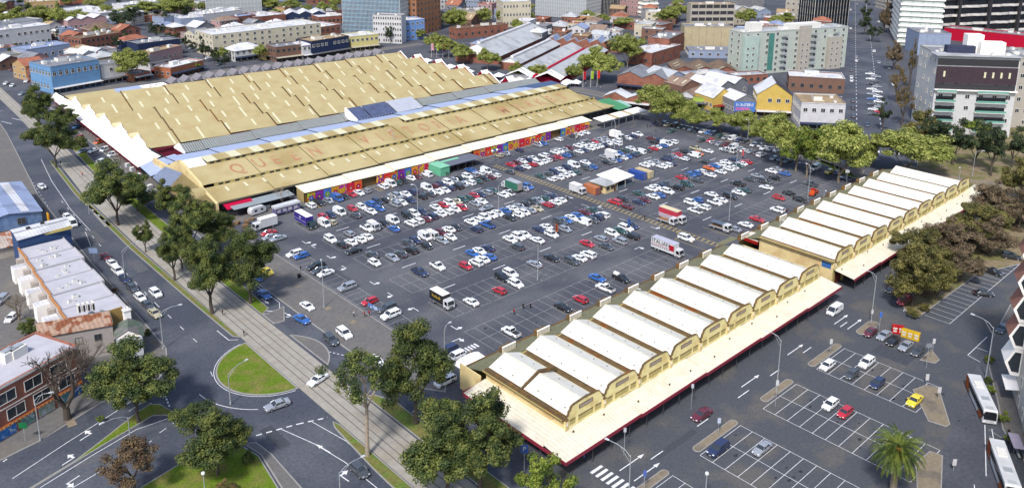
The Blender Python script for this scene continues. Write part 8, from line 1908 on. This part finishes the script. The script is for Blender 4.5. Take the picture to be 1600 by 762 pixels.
# shrubs
for i,(x,y,r_,k,l) in enumerate(((178,45.6,1.3,'lime2','small shrub at the right kerb behind the farther bus'),(169.6,40.6,1.5,'lime2','green shrub below the hexagonal bay beside the farther bus'),(163.5,37.4,1.3,'lime2','small shrub beside the bus shelter'),(190.8,50.2,1.2,'gum','low shrub at the corner by the curved lamp'),(182,47.4,1.0,'gum','low dark shrub on the right footpath'),
   (56.5,186.5,1.0,'gum','shrub on the pavement before the cottage'),(57.6,213.4,1.2,'red','reddish shrub in the bare tree bed'),(50,133.4,1.9,'gum','low clipped shrub on the corner lawn tip'),(53.6,128.4,1.4,'gum','small bush at the lawn edge near the footpath'),(60.4,160.2,0.01,'gum','') ,(199.4,70.2,1.6,'olive','grassy bush below the olive tree belt'),(204.6,69.8,1.3,'olive','second grassy bush along the belt kerb'),(37.6,158.6,1.0,'lime2','tiny sapling on the left footpath corner'),
   (36.2,206,2.2,'gum','rounded shrub in the yard behind the terrace row'),(47.2,122.6,2.2,'bronze','brown mulched shrub under the round gum'))):
    if r_<.1: continue
    me,cl=crown(k,i%3); t=thing('shrub',l,'shrub',(x,y,.1),i); link('crown',me,t,(0,0,r_*.8),0,(r_,r_,r_*.95)); b=MB(); b.tube((0,0,0),(0,0,r_*.7),.07,.04,bark,5); b.obj('trunk',t)
# belt of undergrowth and the far tree line
def scatter_mass(name,label,pts,k,seed,cat='shrubs'):
    me,cl=crown(k,1); V=[];F=[]
    r=random.Random(seed)
    for (x,y,s,h) in pts:
        o=len(V); ca,sa=math.cos(r.random()*6),math.sin(r.random()*6)
        step=3
        vs=me.vertices
        for q in range(0,len(vs)//4,step):
            i=len(V)
            for w_ in range(4): c=vs[q*4+w_].co; V.append((x+(c.x*ca-c.y*sa)*s,y+(c.x*sa+c.y*ca)*s,h*.5+c.z*h*.6))
            F.append((i,i+1,i+2,i+3))
    m2=bpy.data.meshes.new(name); m2.from_pydata(V,[],F); m2.materials.append(me.materials[0]); m2.update(); return link(name,m2,None,kind='stuff',label=label,category=cat)
r=random.Random(2)
scatter_mass('undergrowth','brown undergrowth along the tree belt beside the second shed',[(204+i*1.7+r.uniform(-1,1),71.5+(i%5)*2.2+r.uniform(-1,1)+max(0,(i-30))*.1,2.2,r.uniform(1.6,3)) for i in range(54)],'mauve',3)
scatter_mass('far_greenery','distant street trees between the city buildings',[(r.uniform(330,640),r.uniform(560,860),8,r.uniform(8,13)) for i in range(24)]+[(r.uniform(120,330),r.uniform(700,900),8,r.uniform(8,12)) for i in range(22)],'lime',5,'trees')
scatter_mass('far_dark_greenery','distant dark trees between the houses at the top left',[(r.uniform(100,300),r.uniform(600,760),5,r.uniform(5,9)) for i in range(16)],'dark',6,'trees')
# palm
t=thing('palm_tree','large date palm with arching green fronds in the right car park','palm',(132.6,46.2,0))
b=MB(); b.tube((0,0,0),(0,0,8.2),.55,.48,bark,12)
for k in range(26): b.tube((0,0,.4+k*.3),(0,0,.58+k*.3),.60,.53,bark,10)
b.ball((0,0,8.6),1.0,pmat('palm_heart',(190,140,60),scale=4,var=.3),10,6,1.1); b.obj('trunk',t)
pr_=random.Random(8)
fr_me=[]
for vnt in range(4):
    b=MB(); n=16; Lf=5.6; up=(1.2,.75,.3,-.15)[vnt]
    p=Vector((0,0,0)); ang=up; pts=[p.copy()]
    for i in range(n): d=Vector((math.cos(ang),0,math.sin(ang))); p=p+d*Lf/n; pts.append(p.copy()); ang-= (.075+.008*i)*(1.0,.95,.8,.7)[vnt]
    for i in range(n): b.tube(pts[i],pts[i+1],.07*(1-i/n)+.015,.07*(1-(i+1)/n)+.012,LM['palm'],4,False)
    for i in range(1,n*3):
        u=i/(n*3)*n; k=int(u); fr=u-k; q=pts[k].lerp(pts[min(k+1,n)],fr); d=(pts[min(k+1,n)]-pts[k]).normalized(); ll=.72*math.sin(math.pi*min(.97,(i/(n*3))*.85+.12))
        for s in(-1,1):
            e=q+Vector((d.x*.55*ll,s*.62*ll,d.z*.55*ll-.30*ll+pr_.uniform(-.08,.08))); sd=d*.05
            b.face([q-sd,q+sd,e+sd*.3,e-sd*.3],LM['palm'])
    fr_me.append(b.mesh('frond'))
for k in range(88):
    v=min(3,int(k/20)); o=link('frond',fr_me[v],t,(0,0,8.9-.12*v),(0,pr_.uniform(-.1,.1),k*2.39996)); s=pr_.uniform(.85,1.08); o.scale=(s,s,s)
# ------------------------------------------------------------------ lamps, poles, signs
def lamp(x,y,h,ang,arm,label,style='cobra'):
    t=thing('street_lamp',label,'street lamp',(x,y,.1),R(ang)); b=MB(); b.tube((0,0,0),(0,0,h*.5),.13,.10,steel,8); b.tube((0,0,h*.5),(0,0,h),.10,.07,steel,8); b.tube((0,0,0),(0,0,.5),.2,.18,steel,8); b.obj('pole',t)
    if style=='ball':
        b=MB(); b.ball((0,0,h+.28),.34,mat('globe_glass',(.6,.65,.65),.2,.05,1),10,6); b.obj('globe',t)
        return
    b=MB(); pts=[(0,0,h*.97),(arm*.25,0,h+.55),(arm*.6,0,h+.95),(arm,0,h+1.0)]
    for p,q in zip(pts,pts[1:]): b.tube(p,q,.06,.05,steel,6)
    b.tube((0,0,h*.86),(arm*.45,0,h+.7),.03,.03,steel,5); b.obj('arm',t)
    b=MB(); b.mesh_([(arm-.1,-.12,h+.95),(arm+.8,-.17,h+.95),(arm+.8,.17,h+.95),(arm-.1,.12,h+.95),(arm-.1,-.1,h+1.12),(arm+.6,-.14,h+1.16),(arm+.6,.14,h+1.16),(arm-.1,.1,h+1.12)],[(3,2,1,0),(0,1,5,4),(1,2,6,5),(2,3,7,6),(3,0,4,7),(4,5,6,7)],mat('lamp_housing',(.5,.52,.55),.4,.05,1)); b.obj('lamp_head',t)
for q in LAMPS: lamp(*q)
def pole_sign(x,y,h,w_,hh,c,label,ang=0,txt=None,tc=(235,235,240)):
    t=thing('sign',label,'sign',(x,y,.1),R(ang)); b=MB(); b.tube((0,0,0),(0,0,h),.05,.05,steel,6); b.obj('post',t); b=MB(); b.box(-w_/2,w_/2,-.09,-.05,h-hh,h,pmat('sign_%d_%d_%d'%c,c)); b.obj('sign_board',t)
    if txt: link('sign_letter',textmesh('sign_letter',txt,hh*.75,pmat('letters_%d_%d_%d'%tc,tc)),t,(0,-.11,h-hh/2),(R(90),0,0))
for q in SIGNS: pole_sign(*q)
# tall banner flags in the market street
for i,(x,y,c,l) in enumerate(((325,297,(190,45,60),'dark red banner flag, leftmost of the three tall flags'),(329.5,295.5,(165,195,60),'lime green banner flag in the middle of the three tall flags'),(333,294,(220,60,50),'red and yellow banner flag, rightmost of the three tall flags'),
   (316,420,(235,170,180),'pale pink banner flag at the left of the four below the tower'),(318,417,(180,200,60),'lime banner flag second of the four below the tower'),(320.5,414,(210,40,60),'red banner flag third of the four below the tower'),(323,411,(225,180,200),'pale banner flag rightmost of the four below the tower'))):
    t=thing('banner_flag',l,'flag',(x,y,0),R(-45)); b=MB(); b.tube((0,0,0),(0,0,9),.1,.06,frame_w,6); b.obj('pole',t); b=MB(); m=pmat('flag_%d'%i,c)
    n=6
    for k in range(n): z0=4.6+k*.72; a0=.12*math.sin(k); a1=.12*math.sin(k+1); b.mesh_([(.1,0,z0),(1.5,a0,z0),(1.5,a1,z0+.72),(.1,0,z0+.72)],[(0,1,2,3),(3,2,1,0)],m)
    b.obj('banner',t)
# market umbrellas and tents
rr=random.Random(31)
TENTS=[(296.5,413,5,'w'),(300,404,6,'w'),(299,392,4,'w'),(299.5,380,6,'w'),(303,372,6,'w'),(299,362,5,'w'),(302,352,6,'w'),(305,343,6,'w'),(309,322,6,'w'),(303,316,4,'w'),(313,330,5,'w'),(311,301,4,'l'),(317,303,4,'w'),(322,306,6,'w'),(325,302,5,'w'),(298,330,4,'w'),(301,306,3.5,'w')]
for i,(x,y,s,c) in enumerate(TENTS):
    near=['by the glass tower end','beside the street trees','next to the tan shed gables','beside the crimson gables'][i%4]
    t=thing('market_tent',('bright lime green market tent near the lettered hall' if c=='l' else 'white pointed market tent, %s from the far end of the tent row'%ordn(i+1-(i>11))),'tent',(x,y,0),R(24),'market tents in the side street')
    b=MB(); m=pmat('tent_lime',(120,220,90)) if c=='l' else mat('tent_white',(.75,.75,.78),.7,.04,1); h=s/2
    b.mesh_([(-h,-h,2.3),(h,-h,2.3),(h,h,2.3),(-h,h,2.3),(0,0,3.9),(-h,-h,2.0),(h,-h,2.0),(h,h,2.0),(-h,h,2.0)],[(0,1,4),(1,2,4),(2,3,4),(3,0,4),(5,6,1,0),(6,7,2,1),(7,8,3,2),(8,5,0,3)],m); b.obj('canopy',t)
    b=MB()
    for sx in(-1,1):
        for sy in(-1,1): b.tube((sx*h*.96,sy*h*.96,0),(sx*h*.96,sy*h*.96,2.2),.04,.04,steel,4)
    b.box(-h*.5,h*.5,-.4,.4,0,.9,pmat('stall_table',(120,90,110))); b.obj('frame',t)
# ------------------------------------------------------------------ people
skin=pmat('skin',(205,155,125)); hairm=pmat('dark_hair',(45,35,30))
def person_mesh(pose,top,leg):
    ed=[];vs=[];rad=[]
    st=.22 if pose=='walk' else .04
    J={'pelvis':(0,0,.95,.13),'belly':(0,0,1.12,.125),'chest':(0,0,1.32,.15),'neck':(0,0,1.48,.055),'head':(0.01,0,1.60,.085),'crown':(0,0,1.70,.075),
     'hipl':(0,.09,.90,.095),'kneel':(st,.10,.50,.062),'ankl':(st*.8,.10,.08,.042),'toel':(st*.8+.16,.10,.04,.035),'hipr':(0,-.09,.90,.095),'kneer':(-st*.2,-.10,.50,.062),'ankr':(-st*1.3,-.10,.09,.042),'toer':(-st*1.3+.15,-.10,.04,.035),
     'shl':(0,.19,1.40,.058),'ell':(-st*.5,.25,1.12,.043),'wrl':(-st*.2+.06,.25,.87,.03),'hal':(-st*.1+.08,.25,.79,.032),'shr':(0,-.19,1.40,.058),'elr':(st*.5,-.25,1.12,.043),'wrr':(st+.1,-.24,.90,.03),'har':(st+.14,-.24,.83,.032)}
    E=[('pelvis','belly'),('belly','chest'),('chest','neck'),('neck','head'),('head','crown'),('pelvis','hipl'),('hipl','kneel'),('kneel','ankl'),('ankl','toel'),('pelvis','hipr'),('hipr','kneer'),('kneer','ankr'),('ankr','toer'),('chest','shl'),('shl','ell'),('ell','wrl'),('wrl','hal'),('chest','shr'),('shr','elr'),('elr','wrr'),('wrr','har')]
    ks=list(J); me=bpy.data.meshes.new('p'); me.from_pydata([J[k][:3] for k in ks],[(ks.index(a),ks.index(b)) for a,b in E],[])
    o=bpy.data.objects.new('p',me); COLL.objects.link(o); md=o.modifiers.new('s','SKIN'); 
    for i,k in enumerate(ks): me.skin_vertices[0].data[i].radius=(J[k][3],J[k][3]*(1.0 if k not in('chest','pelvis','belly') else 1.25)); me.skin_vertices[0].data[i].use_root=(k=='pelvis')
    o.modifiers.new('u','SUBSURF').levels=1
    dg=bpy.context.evaluated_depsgraph_get(); m2=bpy.data.meshes.new_from_object(o.evaluated_get(dg)); bpy.data.objects.remove(o); m2.materials.clear()
    for m in(leg,top,skin,hairm,trim_m): m2.materials.append(m)
    for p in m2.polygons:
        c=p.center; p.material_index=4 if c.z<.09 else 0 if c.z<.98 and abs(c.y)<.2 else 2 if (c.z>1.46 or (abs(c.y)>.2 and c.z<.92)) else 1
        if c.z>1.66 or (c.z>1.56 and c.x<-.02): p.material_index=3
    return m2
PC=[('blue shirt',(90,110,170)),('black coat',(35,35,40)),('red top',(180,40,50)),('white shirt',(225,225,225)),('grey jumper',(120,120,125)),('orange vest',(230,110,40))]
pms={}
for i,(x,y,ci,pose,a,l) in enumerate(PEOPLE):
    k=(pose,ci)
    if k not in pms: pms[k]=person_mesh(pose,pmat('cloth_%d'%ci,PC[ci][1]),pmat('trousers_%d'%(ci%3),[(45,50,70),(35,35,38),(80,75,70)][ci%3]))
    t=thing('person',l,'person',(x,y,.02 if not (87<x<100 or x<60) else .14),R(a)); link('body',pms[k],t); s=random.Random(i).uniform(.93,1.06); t.scale=(s,s,s)
# ------------------------------------------------------------------ small street things
def bollard(x,y,l): 
    t=thing('bollard',l,'bollard',(x,y,0)); b=MB(); b.tube((0,0,0),(0,0,1.0),.1,.1,pmat('bollard_yellow',(215,180,70)),8); b.obj('post',t); b=MB(); b.tube((0,0,.7),(0,0,.82),.105,.105,frame_w,8); b.obj('band',t)
bollard(196.6,133.6,'yellow bollard at the left end of the hatched walkway gate'); bollard(199.0,141.2,'yellow post standing in the hatched walkway by the tray truck'); bollard(202.6,127.6,'yellow bollard at the shed end of the hatched walkway')
for i in range(5): bollard(101.2+i*1.5,131.4-i*.4,'short post, %s in the chain by the shed corner'%ordn(i+1))
def binn(x,y,c,l): t=thing('litter_bin',l,'bin',(x,y,.13)); b=MB(); b.box(-.35,.35,-.35,.35,.08,1.05,pmat('bin_%d_%d_%d'%c,c)); b.obj('bin_body',t); b=MB(); b.box(-.38,.38,-.4,.38,1.05,1.15,trim_m); b.obj('lid',t)
binn(97.6,190.3,(40,45,50),'dark litter bin on the car park footpath below the yellow car'); binn(59.0,293,(45,60,50),'dark bin pair by the left kerb near the tram stop'); binn(59.4,288,(45,60,50),'single dark bin on the left footpath by the zebra line'); binn(59.3,276,(40,45,50),'dark bin beside the yellow hanging sign')
# white gates / boom at the car park exit
t=thing('boom_gate','yellow boom gate posts at the far car park exit','gate',(291,134.4,0)); b=MB(); y_=pmat('gate_yellow',(225,185,100))
for (x,y,h) in((-3,-1,1.1),(-1.4,-.4,1.1),(0,0,1.4),(2,.6,1.3),(3.6,1.6,1.1),(-2.4,2,1.1),(1,3,1.1)): b.tube((x,y,0),(x,y,h),.09,.09,y_,6)
b.obj('posts',t); b=MB(); b.box(0,5,-.06,.06,1.1,1.22,y_); b.box(-3,0,-.9,-.8,.9,1.0,y_); b.obj('boom',t)
t=thing('barrier_rail','blue white advertising barrier beside the red hatchback','barrier',(102.6,164.4,0),R(-88)); b=MB(); b.box(0,5.2,-.04,.04,.15,1.15,mat('barrier_blue',S(90,140,215),.6,.2,1,rgb2=S(215,225,240),s2=.8,t2=(.5,.56))); b.obj('banner',t); b=MB()
for k in range(5): b.tube((k*1.3,0,0),(k*1.3,0,1.2),.03,.03,steel,5)
b.obj('frame',t)
for (x,y,l,c) in ((147.6,220.5,'white promotional teardrop banner in the second row of cars','w'),(249,231,'white and red teardrop banner by the white canopy','w'),(189.6,153,'white teardrop banner with blue top beside a dark hatchback','b'),(279.5,169.8,'pink and red teardrop banner among the far cars','r'),(169.8,164.9,'orange and white teardrop banner over a white sedan','o'),(302.5,136,'tall pale grey banner at the far shed corner','w')):
    t=thing('teardrop_banner',l,'banner',(x,y,0),R(-45)); b=MB(); b.tube((0,0,0),(0,0,4.0),.04,.03,steel,5); b.obj('pole',t); b=MB(); m={'w':frame_w,'b':pmat('banner_blue',(90,130,210)),'r':pmat('banner_pink',(225,110,120)),'o':pmat('banner_orange',(225,120,80))}[c]
    pts=[(.0,1.0),(.8,1.3),(.95,2.4),(.8,3.4),(.35,4.0),(0,4.0)]; b.mesh_([(p,0,q) for p,q in pts],[tuple(range(6)),tuple(range(6))[::-1]],m); b.obj('cloth',t)
# globe double lamp by the green stall
for (x,y,l) in ((204,231.5,'double globe lamp by the gap in the mural stalls'),):
    t=thing('globe_lamp',l,'street lamp',(x,y,0)); b=MB(); b.tube((0,0,0),(0,0,4.2),.09,.07,dark_steel,6); b.box(-1.2,1.2,-.04,.04,4.1,4.2,dark_steel); b.obj('pole',t)
    for s in(-1,1): b=MB(); b.ball((s*1.2,0,4.6),.5,mat('globe_glass',(.6,.65,.65),.2,.05,1),10,6); b.obj('globe',t)
# billboard on the far shops and yellow-lettered sign boards
t=thing('billboard','blue and pink billboard above the verandah shop','billboard',(px_to(1147,168,6)[0],px_to(1147,168,6)[1],0),R(-50)); b=MB(); b.box(0,9.5,-.2,.2,4.2,8.8,mat('billboard_blue',S(85,135,215),.5,.15,.6)); b.box(.6,7,-.26,-.2,4.8,6.2,mat('billboard_pink',S(225,120,185),.5,.3,1.6,rgb2=S(90,120,210),s2=1.5)); b.box(.8,8.6,-.26,-.2,6.8,8.2,mat('billboard_white',S(215,225,240),.5,.2,1.5,rgb2=S(90,130,215),s2=1.8,t2=(.48,.54))); b.obj('board',t); b=MB()
for x in(1,5,8.5): b.tube((x,.3,0),(x,.3,4.3),.12,.12,steel,6)
b.obj('posts',t)
# bus shelter and bench
t=thing('bus_shelter','grey glazed bus shelter on the right footpath','bus shelter',(160.8,35.8,.14),R(29)); b=MB(); b.box(-2.4,2.4,-.9,.9,2.4,2.5,pmat('shelter_roof',(170,160,180))); b.obj('roof',t); b=MB(); b.box(-2.4,2.4,-.86,-.82,.3,2.3,glass_m); b.box(-2,2,-.6,-.2,.4,.5,steel)
for x in(-2.3,0,2.3):
    for y in(-.84,.84): b.tube((x,y,0),(x,y,2.4),.05,.05,dark_steel,5)
b.obj('frame',t)
# cabinets and seats on the tram stop
for i in range(3): t=thing('tram_stop_seat','grey seat on the tram platform, %s from the road'%ordn(i+1),'seat',(71.5,266+i*6,.14),R(90)); b=MB(); b.box(-.9,.9,-.25,.25,.42,.48,steel); b.obj('seat',t); b=MB(); b.box(-.8,-.7,-.2,.2,0,.42,dark_steel); b.box(.7,.8,-.2,.2,0,.42,dark_steel); b.obj('legs',t)
for i,(x,y) in enumerate(((89.6,282),(90.4,288),(91.8,303),(92.9,312),(93.2,318))): t=thing('market_crate_stack','pale crate stack under the white street canopy, %s from the corner'%ordn(i+1),'crates',(x+2.6,y,.1),.2); b=MB(); b.box(-.9,.9,-.7,.7,0,1.3,pmat('crate_pale',(215,218,222))); b.box(-.95,.95,-.75,.75,1.3,1.45,frame_w); b.obj('crates',t)

pal=MB(); 
for k in range(5): pal.box(-.6,.6,-.5,.5,k*.16,k*.16+.12,pmat('pallet_wood',(150,120,90)))
pme=pal.mesh('pallets')
for i,(x,y) in enumerate(((99.8,239.5),(101.8,237.2),(104,235.4),(106.8,237.8),(102.4,233.2),(98.9,235.6),(108.4,234.8))):
    link('pallet_stack',pme,None,(x,y,.13),i*.7,(1.4,1.2,.5+(i%3)*.5),label='stack of timber pallets, %s from the footpath, beside the cafe corner'%ordn(i+1),category='pallets',group='pallets by the market corner')
